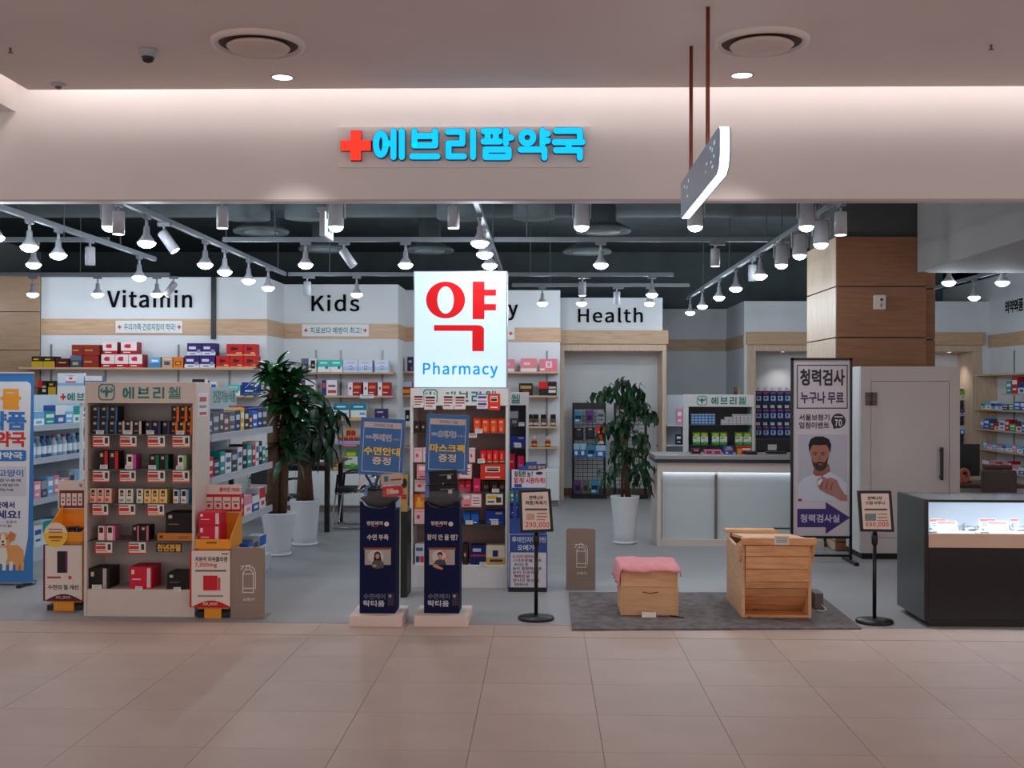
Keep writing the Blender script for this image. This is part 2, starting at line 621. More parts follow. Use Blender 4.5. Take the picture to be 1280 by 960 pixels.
wv = wall('wall_back_left', -9, X(333, WV), WV, WT, 'white wall with wood band behind the vitamin shelves', 1.0)
wk = wall('wall_back_kids', X(320, WK), X(497, WK), WK, WT, 'white wall with wood band behind the kids shelves', 0.95)
wp = wall('wall_back_centre', X(490, WP), X(700, WP), WP, WT, 'white wall with wood band behind the light box', 0.5)
HT = Z(372, WH, 760)
PX0, PX1 = X(700, WH), X(831, WH)
wh = struct('wall_back_health', MB().box(PX0, X(828, WH), WH + 0.02, WH + 0.12, Z(414, WH, 760), HT), PAINT, label='white wall panel above the wooden alcove')
struct('wall_alcove', MB().box(PX0, PX1, WH + 0.75, WH + 0.85, 0, 2.7), PAINT, label='pale back wall of the wooden alcove')
boxp('baseboard_alcove', PX0, PX1, WH + 0.73, WH + 0.75, 0, 0.12, M('brown_baseboard', (120, 92, 76), 0.6, noise=0.1))['kind'] = 'structure'


def portal(name, x0, x1, D, zt, zl, leg, label, dep):
    o = thing(name, label, None, ((x0 + x1) / 2, D, 0), kind='structure')
    boxp('header_board', x0 - 0.02, x1 + 0.02, D - 0.05, D + 0.02, zl, zt, OAK, o, bev=0.004)
    boxp('lintel', x0, x1, D, D + dep, zl - 0.1, zl - 0.002, OAKF, o, bev=0.004)
    boxp('jamb', x0, x0 + leg, D, D + dep, 0, zl - 0.1, OAKF, o, bev=0.004)
    boxp('jamb', x1 - leg, x1, D, D + dep, 0, zl - 0.1, OAKF, o, bev=0.004)
    return o


portal('trim_1', PX0, X(833, WH), WH, Z(413, WH, 760), Z(430, WH, 760), 0.06, 'light wood portal under the Health sign', 0.75)
XB = X(909, WB)
wb = struct('wall_back_right', MB().box(PX1, XB, WB, WB + 0.1, 0, WT), PAINT, label='shaded white wall set far back beside the alcove')
boxp('wood_band', PX1, XB, WB - 0.012, WB, BZ0, BZ1, OAK, wb)
boxp('return_panel', PX1 - 0.06, PX1, WH + 0.85, WB, 0, WT, PAINT, wb)
XQ = X(934, WR)
wq = struct('wall_step', MB().box(XQ - 0.05, XQ, WR, WB, 0, WT), PAINT, label='short white return wall beside the right portal')
boxp('wood_band', XQ - 0.062, XQ - 0.05, WR, WB, BZ0, BZ1, OAK, wq)
d0, d1 = WR + 0.35, WR + 0.75
boxp('door_frame', XQ - 0.09, XQ - 0.05, d0, d1, 0, 1.68, OAK, wq)
boxp('door_leaf', XQ - 0.1, XQ - 0.09, d0 + 0.06, d1 - 0.06, 0, 1.6, PILW, wq)
XP1 = X(1226, WR)
struct('wall_back_medicine', MB().box(XQ, XR, WR, WR + 0.1, Z(430, WR, 980), WT), PAINT, label='white wall above the right wooden portals')
struct('wall_recess', MB().box(XQ, XR, WR + 0.65, WR + 0.75, 0, 2.4), PAINT, label='lit back wall of the right portal recess')
portal('trim_2', XQ, XP1, WR - 0.02, Z(415, WR, 980), Z(431, WR, 980), 0.13, 'light wood portal behind the counter and the booth', 0.66)
struct('wall_right_upper', MB().box(XR, XR + 0.12, FD + 0.2, 20.5, 3.4, 4.05), DARKC, label='dark strip above the right side wall')
struct('wall_recess_end', MB().box(XP1, XR, WR, WR + 0.08, 0, Z(430, WR, 980)).box(XR, XR + 0.1, WR, 20.5, 0, 4.05), PAINT, label='white filler wall in the far right corner')
wr = struct('wall_right', MB().box(XR, XR + 0.12, FD + 0.2, WR, 0, 3.4), PAINT, label='white right side wall with medicine shelves')
boxp('wood_band', XR - 0.012, XR, FD + 0.2, WR, BZ0, BZ1, OAK, wr)

# clad pillar, the dark column above it and the bulkhead
PD = 11.8
px0, px1, px2 = X(1045, PD), X(1157.5, PD), X(1173, PD)
pil = thing('pillar', 'square pillar clad in brown wood panels', None, ((px0 + px1) / 2, PD + 0.65, 0), kind='structure')
PT = Z(295, PD, 1090)
boxp('core', px0 + 0.03, px1 - 0.001, PD + 0.034, PD + 1.3, 0, 4.05, M('pillar_core', (74, 70, 68), 0.8, noise=0.05), pil)
boxp('core', px1, px2 - 0.005, PD + 0.134, PD + 1.28, 0, 4.05, M('pillar_core'), pil)
js = [0.0] + [Z(y, PD, 1090) for y in (678, 614, 550, 486, 422, 358)] + [PT]
js = sorted(set(j for j in js if j >= 0))
for a, b in zip(js, js[1:]):
    if b - a < 0.05:
        continue
    boxp('panel', px0, px1, PD, PD + 0.03, a + 0.006, b - 0.006, PILW, pil, bev=0.002)
    boxp('panel', px1 + 0.008, px2, PD + 0.1, PD + 0.13, a - 0.01, b - 0.022, PILW, pil, bev=0.002)
    boxp('panel', px0, px0 + 0.025, PD + 0.034, PD + 1.3, a + 0.006, b - 0.006, OAKF, pil, bev=0.002)  # left flank in paler oak: track light put into the wood colour
BX = X(1146, PD)
bz = Z(341, PD, 1146)
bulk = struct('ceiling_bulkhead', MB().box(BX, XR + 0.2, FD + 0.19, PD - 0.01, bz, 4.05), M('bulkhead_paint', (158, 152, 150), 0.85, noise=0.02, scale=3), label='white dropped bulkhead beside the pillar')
CX1 = X(49.5, WV - 0.06)
lw = thing('wood_column', 'pale wood clad column at the left end of the vitamin wall', None, (CX1 - 0.7, WV - 0.05, 0), kind='structure')
boxp('core', CX1 - 1.9, CX1 - 0.012, WV - 0.045, WV - 0.0005, 0, WT + 0.03, M('pillar_core'), lw)
jz = [0, .62, 1.12, 1.62, Z(438, WV, 20), Z(390, WV, 20), WT + 0.04]
for a, b in zip(jz, jz[1:]):
    boxp('panel', CX1 - 1.92, CX1, WV - 0.07, WV - 0.046, a + 0.004, b - 0.004, COLW, lw, bev=0.002)

# dark joint strip in the vitamin wall
tag(boxp('joint_strip', X(264, WV), X(270, WV), WV - 0.03, WV, Z(424, WV, 267), WT, BLACK, wv))

# ducts and diffusers of the open ceiling
tag(MB().tube([(-8.9, 12.9, 3.78), (XR - 0.3, 12.9, 3.78)], 0.24, 20).build('air_duct', DUCT, smooth=True), 'long dark round duct across the open shop ceiling', 'duct')
for k, (px, w) in enumerate(((327, 0.26), (398, 0.22), (580, 0.24), (668, 0.22))):
    x = X(px, 12.9, 280)
    tag(MB().lathe([(w, 0), (w, 0.2), (w * 0.8, 0.3), (w * 0.8, 0.62)], (x, 12.2, 3.42), 18).build('duct_branch', DUCT, smooth=True),
        'dark duct drop hanging below the ceiling, %s from the left' % ORD[k], 'duct')
tag(MB().box(-6, BX - 0.1, 11.3, 11.75, 3.55, 3.95).build('air_duct', DUCT, bev=0.01), 'long dark rectangular duct nearer the shop front', 'duct')
for k, (p, q, zz) in enumerate(((326.5, 291.6, 3.35), (404, 313.5, 3.35), (537, 315, 3.35), (754, 290.6, 3.35), (734, 316.5, 3.35))):
    c = G(p, q, zz)
    t = thing('ceiling_diffuser', 'round grey air diffuser in the dark shop ceiling, %s one from the left' % ORD[[0, 1, 2, 4, 3][k]], 'air vent', (c.x, c.y, zz))
    MB().lathe([(0.26, 0.03), (0.3, 0.0), (0.31, 0.03), (0.26, 0.06), (0.14, 0.12), (0.14, 0.7)], c, 24).build('outer_cone', DUCT, t, smooth=True)
    MB().lathe([(0.05, -0.005), (0.19, 0.0), (0.19, 0.02)], c, 24).build('inner_disc', M('grey_diffuser', (110, 118, 120), 0.6, noise=0.03), t, smooth=True)

# ---------------------------------------------------------------- mall ceiling fixtures
for k, (p, q) in enumerate(((323, 53), (952, 51))):
    c = G(p, q, CZ)
    t = thing('air_diffuser', 'large round white air diffuser in the mall ceiling ' + ('near the dome camera' if k == 0 else 'near the hanging sign'), 'air vent', (c.x, c.y, CZ - 0.03))
    MB().lathe([(0.21, 0.02), (0.245, -0.03), (0.27, -0.025), (0.275, 0.0)], c, 40, caps=False).build('outer_ring', M('diffuser_white', (214, 200, 194), 0.5, noise=0.02), t, smooth=True)
    MB().lathe([(0.215, 0.0), (0.23, -0.012)], c, 40).build('dark_throat', M('diffuser_throat', (88, 66, 62), 0.8, noise=0.05), t)
    MB().lathe([(0.02, -0.055), (0.17, -0.045), (0.185, -0.03), (0.17, -0.02)], c, 40).build('centre_disc', M('diffuser_disc', (200, 180, 172), 0.6, noise=0.02), t, smooth=True)


def downlight(c, label):
    t = thing('downlight', label, 'downlight', (c.x, c.y, CZ), group='mall ceiling downlights')
    MB().lathe([(0.066, -0.004), (0.078, -0.004), (0.08, 0.0)], c, 24, caps=False).build('trim_ring', LAMPB, t, smooth=True)
    MB().lathe([(0.064, -0.003), (0.064, -0.0005)], c, 24).build('lens', DOWNG, t)
    lamp_light('downlight_beam', 'SPOT', DOWN_W, WARM, t, (0, 0, -0.02), 78, 0.35, 0.05)


downlight(G(353, 96.5, CZ), 'glowing recessed downlight beside the left mall air diffuser')
downlight(G(927.5, 94, CZ), 'glowing recessed downlight beside the right mall air diffuser')
for i, yy in enumerate((4.4, 1.6, -1.2)):  # unseen downlights, added out of view to light the mall side
    for k, xx in enumerate((-4.6, -1.65, 1.35, 4.4)):
        downlight(Vector((xx, yy, CZ)), 'added unseen mall downlight in row %s behind the visible pair, %s across' % (ORD[i], ORD[k]))
for xx in (-4.7, 4.3, 7.2):
    downlight(Vector((xx, 7.1, CZ)), 'recessed mall downlight %s in line with the visible pair' % ('outside left' if xx < 0 else 'outside right' if xx < 5 else 'far outside right'))

c = G(185, 62, CZ)
t = thing('dome_camera', 'white ceiling dome camera with dark lens', 'camera', (c.x, c.y, CZ - 0.07))
MB().lathe([(0.028, -0.05), (0.045, -0.042), (0.055, -0.01), (0.058, 0.0)], c, 20).build('housing', LAMPB, t, smooth=True)
MB().lathe([(0.012, -0.08), (0.03, -0.072), (0.038, -0.052), (0.036, -0.044)], c, 20).build('lens_dome', BLACK, t, smooth=True)
c = G(73, 105, CZ)
t = thing('smoke_detector', 'small white smoke detector on the mall ceiling by the cove corner', 'detector', (c.x, c.y, CZ - 0.035))
MB().lathe([(0.03, -0.02), (0.045, -0.015), (0.05, 0.0)], c, 16).build('base', LAMPB, t, smooth=True)
MB().lathe([(0.012, -0.035), (0.02, -0.03), (0.022, -0.019)], c, 12).build('sensor', M('brown_sensor', (120, 80, 70), 0.5, noise=0.05), t, smooth=True)
for p, q, l in ((1239, 56, 'small sprinkler head at the right of the mall ceiling'), (13, 60, 'small sprinkler head at the left of the mall ceiling')):
    c = G(p, q, CZ)
    t = thing('sprinkler', l, 'sprinkler', (c.x, c.y, CZ - 0.03))
    MB().lathe([(0.006, -0.028), (0.008, 0.0)], c, 10).build('stem', M('brown_sensor'), t, smooth=True)
    MB().lathe([(0.014, -0.03), (0.016, -0.027)], c, 12).build('deflector', M('brown_sensor'), t)

# hanging wayfinding sign
sx = G(885, 9, CZ).x
y0s, y1s = 5.6, 7.15
zt, zb = Z(157, 5.6, 899), Z(214, 5.6, 898)
hs = thing('hanging_sign', 'slanting-edged lit wayfinding panel hanging on two brown rods', 'sign', (sx, 6.3, zb))
out = [(y0s + 0.02, zt), (y1s, zt), (y1s, zb), (y0s + 0.1, zb), (y0s + 0.03, zb + 0.03), (y0s, zb + 0.09), (y0s, zt - 0.02)]
inn = [(6.375 + (a - 6.375) * 0.995, (zt + zb) / 2 + (b - (zt + zb) / 2) * 0.97) for a, b in out]
MB().prism(out[::-1], sx - 0.022, sx + 0.022, 'x').build('lit_edge', M('sign_edge_glow', (225, 240, 255), 0.4, emit=2.2), hs)
facem = M('sign_face_grey_blue', (128, 140, 158), 0.35, noise=0.04, scale=3)
MB().prism(inn[::-1], sx - 0.03, sx - 0.0222, 'x').prism(inn[::-1], sx + 0.0222, sx + 0.03, 'x').build('face_panel', facem, hs)
for yy, zz, w, h in ((5.72, .72, .05, .02), (5.8, .62, .03, .02), (5.86, .74, .04, .015), (5.74, .45, .04, .012), (5.84, .4, .03, .012), (5.78, .25, .05, .012),
                     (6.0, .5, .03, .012), (6.05, .35, .02, .012), (6.75, .7, .03, .02), (6.82, .6, .03, .014), (6.8, .35, .04, .012), (6.95, .72, .03, .014)):
    z_ = zb + (zt - zb) * zz
    boxp('printed_mark', sx - 0.0308, sx - 0.0301, yy, yy + w, z_, z_ + h, M('sign_marks', (225, 235, 245), 0.4, emit=0.3), hs)
for p, q in ((885, 9), (864, 58)):
    y_ = G(p, q, CZ).y
    MB().lathe([(0.011, zt), (0.011, CZ)], (sx, y_, 0), 12).build('rod', M('copper_brown_rod', (128, 62, 44), 0.4, metal=0.4, noise=0.03), hs, smooth=True)

# ---------------------------------------------------------------- fascia sign
x0, x1, z0, z1 = R(423, 159, 738, 210, FD)
fs = thing('shop_sign', 'lit turquoise shop name with red cross on grey panel', 'sign', ((x0 + x1) / 2, FD - 0.03, z0))
fp_ = boxp('back_panel', x0, x1, FD - 0.03, FD - 0.002, z0, z1, M('sign_back_panel', (234, 230, 230), 0.6, noise=0.02), fs, bev=0.002)
CYAN = M('lit_turquoise', (0, 184, 234), 0.4, emit=0.85)
CROSS = M('lit_red', (250, 48, 32), 0.4, emit=0.95)
DKTEAL = M('letter_side', (0, 96, 140), 0.5, noise=0.02)
a0, a1, b0, b1 = R(428, 166, 466, 203.5, FD)
w3, h3 = (a1 - a0) * 0.33, (b1 - b0) * 0.33
for nm, g_, mt, ya, yb in (('red_cross_side', 0.0, M('cross_side', (150, 20, 20), 0.5, noise=0.02), FD - 0.075, FD - 0.03), ('red_cross', 0.004, CROSS, FD - 0.08, FD - 0.075)):
    MB().prism([(a0 + w3, b0 + g_), (a1 - w3, b0 + g_), (a1 - w3, b0 + h3), (a1 - g_, b0 + h3), (a1 - g_, b1 - h3), (a1 - w3, b1 - h3), (a1 - w3, b1 - g_), (a0 + w3, b1 - g_),
                (a0 + w3, b1 - h3), (a0 + g_, b1 - h3), (a0 + g_, b0 + h3), (a0 + w3, b0 + h3)], ya, yb).build(nm, mt, fs)
for g_, pa, pb in (('에', 468, 508), ('브', 513, 552), ('리', 557, 597), ('팜', 601, 643), ('약', 647, 688), ('국', 690, 731)):
    a0, a1, b0, b1 = R(pa, 163, pb, 203, FD)
    mb = MB()
    strokes(mb, g_, a0, a1, b0, b1, FD - 0.075, FD - 0.03, 0.215)
    side = mb.build('letter', DKTEAL, fs)
    mb = MB()
    strokes(mb, g_, a0, a1, b0, b1, FD - 0.081, FD - 0.0755, 0.185)
    mb.build('letter_face', CYAN, side)

# ---------------------------------------------------------------- wall lettering and small wall signs
INK = M('black_letter', (14, 13, 16), 0.9, noise=0.02, spec=0.1)


def word_sign(txt, px0, py0, px1, py1, D, label, nm='wall_lettering'):
    x0, x1, z0, z1 = R(px0, py0, px1, py1, D)
    t = thing(nm, label, 'sign', ((x0 + x1) / 2, D - 0.02, z0))
    TW(txt, x0, x1, z0, z1, D - 0.001, INK, t, 1, depth=0.02)
    return t


word_sign('Vitamin', 135, 363, 240, 384.5, WV, 'black letters reading Vitamin on the white wall')
word_sign('Kids', 390, 368.5, 449, 389, WK, 'black letters reading Kids on the white wall')
word_sign('Pharmacy', 530, 375, 647, 400, WP, 'black letters ending in y partly hidden behind the light box')
word_sign('Health', 723, 385, 803, 403, WH + 0.02, 'black letters reading Health above the wooden alcove')


def plate(txt, px0, py0, px1, py1, D, label, crosses=True):
    x0, x1, z0, z1 = R(px0, py0, px1, py1, D)
    t = thing('slogan_plate', label, 'sign', ((x0 + x1) / 2, D - 0.02, z0))
    boxp('plate', x0, x1, D - 0.016, D, z0, z1, WHITE, t)
    if txt:
        T(txt, px0 + (px1 - px0) * 0.12, py0 + 3.5, px1 - (px1 - px0) * 0.11, py1 - 3.5, D - 0.016, M('teal_ink', (40, 110, 130), 0.5), t, 1)
    for cx in ((px0 + 4.5, px1 - 4.5) if crosses else (px0 + 4,)):
        cy = (py0 + py1) / 2
        flat('red_cross', [(cx - .8, cy + 2.4), (cx + .8, cy + 2.4), (cx + .8, cy + .8), (cx + 2.4, cy + .8), (cx + 2.4, cy - .8), (cx + .8, cy - .8), (cx + .8, cy - 2.4),
                           (cx - .8, cy - 2.4), (cx - .8, cy - .8), (cx - 2.4, cy - .8), (cx - 2.4, cy + .8), (cx - .8, cy + .8)], D - 0.016, RED, t)


plate('우리가족 건강지킴이 약국!', 145, 401, 228.5, 416.5, WV - 0.012, 'white slogan plate with red crosses on the wood band under Vitamin')
plate('치료보다 예방이 최고!', 378, 405.5, 461, 420.5, WK - 0.012, 'white slogan plate with red crosses on the wood band under Kids')
plate('', 560, 409, 643, 424.5, WP - 0.012, 'white slogan plate with red cross beside the light box')
# text on the right side wall
tw = thing('wall_lettering', 'black Korean letters on the white right side wall', 'sign', (XR - 0.02, 15.5, 2.5))
TW('의약외품', 0, 0.66, 2.80, 2.98, 0.0, INK, tw, 3, fn=lambda p: Vector((XR - 0.006 + p.y, 17.75 - p.x, p.z)))
TW('/ Self', 0, 0.7, 2.78, 3.0, 0.0, INK, tw, 3, fn=lambda p: Vector((XR - 0.006 + p.y, 16.95 - p.x, p.z)))

# ---------------------------------------------------------------- lamp tracks and lamps
def track_y(x, ya, yb, label):         # runs into the shop
    t = thing('lamp_track', label, 'lamp track', (x, (ya + yb) / 2, TZ))
    boxp('rail', x - 0.02, x + 0.02, ya, yb, TZ, TZ + 0.045, TRACK, t, bev=0.003)
    y = ya + 0.6
    while y < yb:
        MB().lathe([(0.006, TZ + 0.045), (0.006, 4.05)], (x, y, 0), 8).build('hanger_rod', DUCT, t)
        y += 2.2
    return x


def track_x(y, xa, xb, label, TZ=TZ):
    t = thing('lamp_track', label, 'lamp track', ((xa + xb) / 2, y, TZ))
    boxp('rail', xa, xb, y - 0.02, y + 0.02, TZ, TZ + 0.045, TRACK, t, bev=0.003)
    x = xa + 0.5
    while x < xb:
        MB().lathe([(0.006, TZ + 0.045), (0.006, 4.05)], (x, y, 0), 8).build('hanger_rod', DUCT, t)
        x += 2.4
    return y


HFZ, H1Z = 3.07, 3.02
TL1 = track_y(G(80, 289, TZ).x, 8.4, 12.2, 'outer left lamp track running into the shop')
TL2 = track_y(G(225, 287, TZ).x, 8.4, 13.78, 'inner left lamp track running back towards the kids wall')
TC = track_y(G(610, 296, TZ).x, 8.4, 13.3, 'middle lamp track running back above the light box')
TR = track_y(G(960, 311, TZ).x, 8.4, 17.3, 'right lamp track running diagonally towards the far wall')
H1 = track_x(10.98, TL2 + 0.03, X(1010, 10.98, 303), 'nearest crosswise lamp track in the shop', H1Z)
H2 = track_x(13.8, TL2 + 0.03, X(842, 13.8, 345), 'crosswise lamp track in front of the Kids wall')
H3 = track_x(13.85, -8.5, X(212, 13.85, 345), 'crosswise lamp track in front of the Vitamin wall')
H4 = track_x(15.2, X(640, 15.2, 358), X(862, 15.2, 358), 'crosswise lamp track in front of the Health wall')
HL = track_x(10.98, -7.5, TL1 - 0.03, 'crosswise lamp track at the far left', H1Z)
HF = track_x(8.75, -5.6, 2.4, 'crosswise lamp track hidden behind the fascia', HFZ)
RT = track_y(X(1212, 14.3, 350), 13.2, 17.0, 'short lamp track above the right side shelves')
RX = track_x(12.2, X(1178, 12.2, 340), X(1330, 12.2, 340), 'crosswise lamp track behind the bulkhead')

proto = {}


def lamp_proto(kind):
    if kind in proto:
        return proto[kind]
    m = {}
    if kind == 'bulb':
        m['adapter'] = (MB().box(-0.018, 0.018, -0.05, 0.05, 0.19, 0.22).mesh('adapter', TRACK), False)
        m['stem'] = (MB().lathe([(0.012, 0.12), (0.012, 0.19)], n=10).mesh('stem', LAMPB, True), True)
        m['socket'] = (MB().lathe([(0.064, 0.008), (0.05, 0.034), (0.026, 0.07), (0.022, 0.13), (0.012, 0.135)], n=18).mesh('socket', LAMPB, True), True)
        m['bulb'] = (MB().lathe([(0.004, -0.04), (0.03, -0.036), (0.056, -0.022), (0.07, -0.004), (0.071, 0.004), (0.062, 0.011)], n=18).mesh('bulb', BULBG, True), True)
    elif kind == 'wide':
        m['adapter'] = (MB().box(-0.018, 0.018, -0.05, 0.05, 0.19, 0.22).mesh('adapter', TRACK), False)
        m['bracket'] = (MB().box(-0.07, -0.064, -0.012, 0.012, 0.06, 0.2).box(0.064, 0.07, -0.012, 0.012, 0.06, 0.2).box(-0.07, 0.07, -0.012, 0.012, 0.188, 0.2).mesh('bracket', LAMPB), False)
        m['can'] = (MB().lathe([(0.058, 0.0), (0.06, 0.01), (0.056, 0.17), (0.05, 0.175)], n=20).mesh('can', LAMPB, True), True)
        m['bulb'] = (MB().lathe([(0.004, -0.04), (0.03, -0.034), (0.05, -0.018), (0.056, 0.0), (0.05, 0.004)], n=18).mesh('bulb', BULBG, True), True)
    elif kind in ('can', 'off_can'):
        m['adapter'] = (MB().box(-0.018, 0.018, -0.09, 0.05, 0.19, 0.22).mesh('adapter', TRACK), False)
        m['stem'] = (MB().lathe([(0.01, 0.15), (0.01, 0.19)], n=10).mesh('stem', LAMPB, True), True)
        m['can'] = (MB().lathe([(0.044, -0.01), (0.044, 0.15), (0.04, 0.155)], n=20).mesh('can', LAMPB, True), True)
        if kind == 'can':
            m['lens'] = (MB().lathe([(0.04, -0.013), (0.04, -0.0095)], n=20).mesh('lens', CANG), True)
    else:                              # a spot can tilted sideways
        s = -1 if kind == 'tilt_left' else 1
        a = math.radians(35) * s
        m['adapter'] = (MB().box(-0.05, 0.05, -0.018, 0.018, 0.19, 0.22).mesh('adapter', TRACK), False)
        m['stem'] = (MB().lathe([(0.01, 0.12), (0.01, 0.19)], n=10).mesh('stem', LAMPB, True), True)
        rt = Matrix.Rotation(-a, 3, 'Y')
        f = lambda p: rt @ p + Vector((0, 0, 0.12))
        m['can'] = (MB().lathe([(0.042, -0.16), (0.042, 0.02), (0.036, 0.03)], n=20).xf(f).mesh('can', LAMPB, True), True)
        m['lens'] = (MB().lathe([(0.038, -0.163), (0.038, -0.159)], n=20).xf(f).mesh('lens', CANG if kind != 'tilt_off' else LAMPB), True)
    proto[kind] = m
    return m


NAMES = {'bulb': 'track_bulb_lamp', 'wide': 'track_bulb_can', 'can': 'track_spotlight', 'off_can': 'track_spotlight', 'tilt_left': 'track_spotlight', 'tilt_right': 'track_spotlight', 'tilt_off': 'track_spotlight'}
DESC = {'bulb': 'glowing cone-shaped bulb lamp', 'wide': 'white can lamp with glowing bulb', 'can': 'slim white lit can spotlight', 'off_can': 'slim white unlit can lamp',
        'tilt_left': 'tilted white can spotlight', 'tilt_right': 'tilted white can spotlight', 'tilt_off': 'tilted white can spotlight'}
LAMPN = {}


def lamp(kind, px, py, on, power=1.0, lit=True):
    zb = (on[3] if len(on) > 3 else TZ) - 0.22
    if on[0] == 'y':
        g = G(px, py, zb)
        loc = Vector((on[1], g.y, zb))
    else:
        a = A(px, py, on[1])
        loc = Vector((a.x, on[1], zb))
    key = (DESC[kind], on[2])
    LAMPN[key] = LAMPN.get(key, 0) + 1
    t = thing(NAMES[kind], '%s, %s on the %s' % (DESC[kind], ORD[LAMPN[key] - 1], on[2]), 'lamp', loc, group='lamps on the %s' % on[2])
    for nm, (me, sm) in lamp_proto(kind).items():
        o = bpy.data.objects.new(nm, me)
        COL.objects.link(o)
        o.parent = t
        if on[0] == 'y' and nm == 'adapter':
            pass
        elif nm == 'adapter' and kind in ('bulb', 'wide', 'can', 'off_can'):
            o.rotation_euler = (0, 0, math.pi / 2)
    if lit and kind != 'off_can' and kind != 'tilt_off':
        if kind == 'bulb':
            lamp_light('lamp_beam', 'POINT', BULB_W * power, COOL, t, (0, 0, -0.095), rad=0.035)
        elif kind == 'wide':
            lamp_light('lamp_beam', 'SPOT', BULB_W * 1.3, COOL, t, (0, 0, -0.06), 120, 0.6, 0.05)
        elif kind == 'can':
            lamp_light('lamp_beam', 'SPOT', CAN_W, NEUT, t, (0, 0, -0.03), 80, 0.6, 0.04)
        else:
            a = math.radians(35) * (-1 if kind == 'tilt_left' else 1)
            lamp_light('lamp_beam', 'SPOT', CAN_W, NEUT, t, (0.13 * math.sin(a), 0, -0.02), 70, 0.6, 0.04, (0, -a, 0))
    return t


y1 = ('y', TL1, 'outer left track')
for k, p in (('bulb', (0, 297)), ('bulb', (34, 309)), ('bulb', (66, 319)), ('off_can', (107, 330)), ('bulb', (157, 347))):
    lamp(k, p[0], p[1], y1)
y2 = ('y', TL2, 'inner left track')
for k, p in (('can', (161, 291)), ('bulb', (190, 304)), ('tilt_right', (228, 312)), ('bulb', (257, 331)), ('bulb', (279, 340)), ('bulb', (301, 351)), ('bulb', (325, 360))):
    lamp(k, p[0], p[1], y2)
for p in (42, -40):
    lamp('bulb', p, 333, ('x', HL, 'crosswise track at the far left', H1Z))
hv = ('x', H3, 'track before the Vitamin wall')
for k, p in (('bulb', (41, 369)), ('bulb', (122, 369)), ('tilt_left', (217, 360)), ('bulb', (196, 359)), ('bulb', (-60, 369))):
    lamp(k, p[0], p[1], hv, 0.55)
hf = ('x', HF, 'track behind the fascia', HFZ)
for k, p in (('wide', (137, 279)), ('can', (278, 275)), ('wide', (420, 277)), ('can', (567, 273)), ('wide', (727, 275)), ('wide', (869, 275)), ('wide', (1008, 276))):
    lamp(k, p[0], p[1], hf)
h1 = ('x', H1, 'nearest crosswise track', H1Z)
for k, p in (('bulb', (382, 333)), ('tilt_off', (430, 330)), ('bulb', (507, 333)), ('bulb', (751, 333)), ('can', (894, 333))):
    lamp(k, p[0], p[1], h1)
h2 = ('x', H2, 'track before the Kids wall')
for k, p in (('off_can', (384, 365)), ('bulb', (446, 371)), ('can', (728, 370)), ('bulb', (815, 369))):
    lamp(k, p[0], p[1], h2, 1.7)
h4 = ('x', H4, 'track before the Health wall')
for k, p in (('bulb', (678, 380)), ('bulb', (727, 381)), ('off_can', (771, 375)), ('bulb', (812, 381))):
    lamp(k, p[0], p[1], h4)
yc = ('y', TC, 'middle track')
for k, p in (('bulb', (603, 304)), ('bulb', (607, 318)), ('bulb', (612, 332))):
    lamp(k, p[0], p[1], yc)
yr = ('y', TR, 'right diagonal track')
for k, p in (('can', (1036, 292)), ('wide', (1017, 305)), ('wide', (998, 319)), ('wide', (976, 331)), ('bulb', (956, 345)), ('off_can', (942, 350)),
             ('bulb', (931, 361)), ('bulb', (911, 372)), ('bulb', (895, 383)), ('bulb', (881, 391))):
    lamp(k, p[0], p[1], yr)
rt_ = ('y', RT, 'short track above the right shelves')
for k, p in (('bulb', (1212, 372)), ('bulb', (1211, 388))):
    lamp(k, p[0], p[1], rt_)
for p in (1186, 1253):
    lamp('bulb', p, 355, ('x', RX, 'track behind the bulkhead'))

# green exit sign hanging behind the fascia
ex = X(404, 9.0, 280)
t = thing('exit_sign', 'hanging green and white lit exit sign behind the fascia', 'sign', (ex, 9.1, Z(298, 9.1, 404)))
za, zb_ = Z(298, 9.1, 404), Z(266, 9.1, 404)
boxp('housing', ex - 0.02, ex + 0.02, 8.95, 9.32, za, zb_, LAMPB, t, bev=0.004)
boxp('lit_face', ex + 0.0203, ex + 0.023, 8.96, 9.31, za + 0.01, zb_ - 0.01, M('exit_white', (225, 240, 238), 0.4, emit=0.8), t)
MB().prism([(9.06, za + .05), (9.13, za + .05), (9.16, za + .09), (9.2, za + .05), (9.24, za + .06), (9.18, za + .13), (9.14, za + .17), (9.08, za + .14)], ex + 0.0232, ex + 0.0245, 'x').build('running_figure', M('exit_green', (10, 120, 70), 0.4, emit=0.4), t)
boxp('mount', ex - 0.05, ex + 0.05, 9.0, 9.28, zb_ + 0.002, zb_ + 0.03, LAMPB, t)
MB().lathe([(0.012, zb_ + 0.03), (0.012, 4.05)], (ex, 9.14, 0), 10).build('hanger_rod', DUCT, t)

# wall box on the pillar
a0, a1, b0, b1 = R(1091.5, 369, 1106, 387, PD)
t = thing('wall_box', 'small white control box on the brown wood pillar', 'box', ((a0 + a1) / 2, PD - 0.03, b0))
boxp('housing', a0, a1, PD - 0.04, PD - 0.001, b0, b1, M('ivory_plastic', (214, 204, 194), 0.5, noise=0.02), t, bev=0.004)
boxp('indicator', a0 + 0.06, a0 + 0.085, PD - 0.044, PD - 0.04, b1 - 0.06, b1 - 0.035, BLACK, t)
boxp('button', a0 + 0.06, a0 + 0.08, PD - 0.043, PD - 0.04, b0 + 0.02, b0 + 0.06, M('grey_plastic', (140, 134, 130), 0.5, noise=0.02), t)


# ---------------------------------------------------------------- products
STY = {}


def style(name, side, *rects):
    STY[name] = (side, rects)


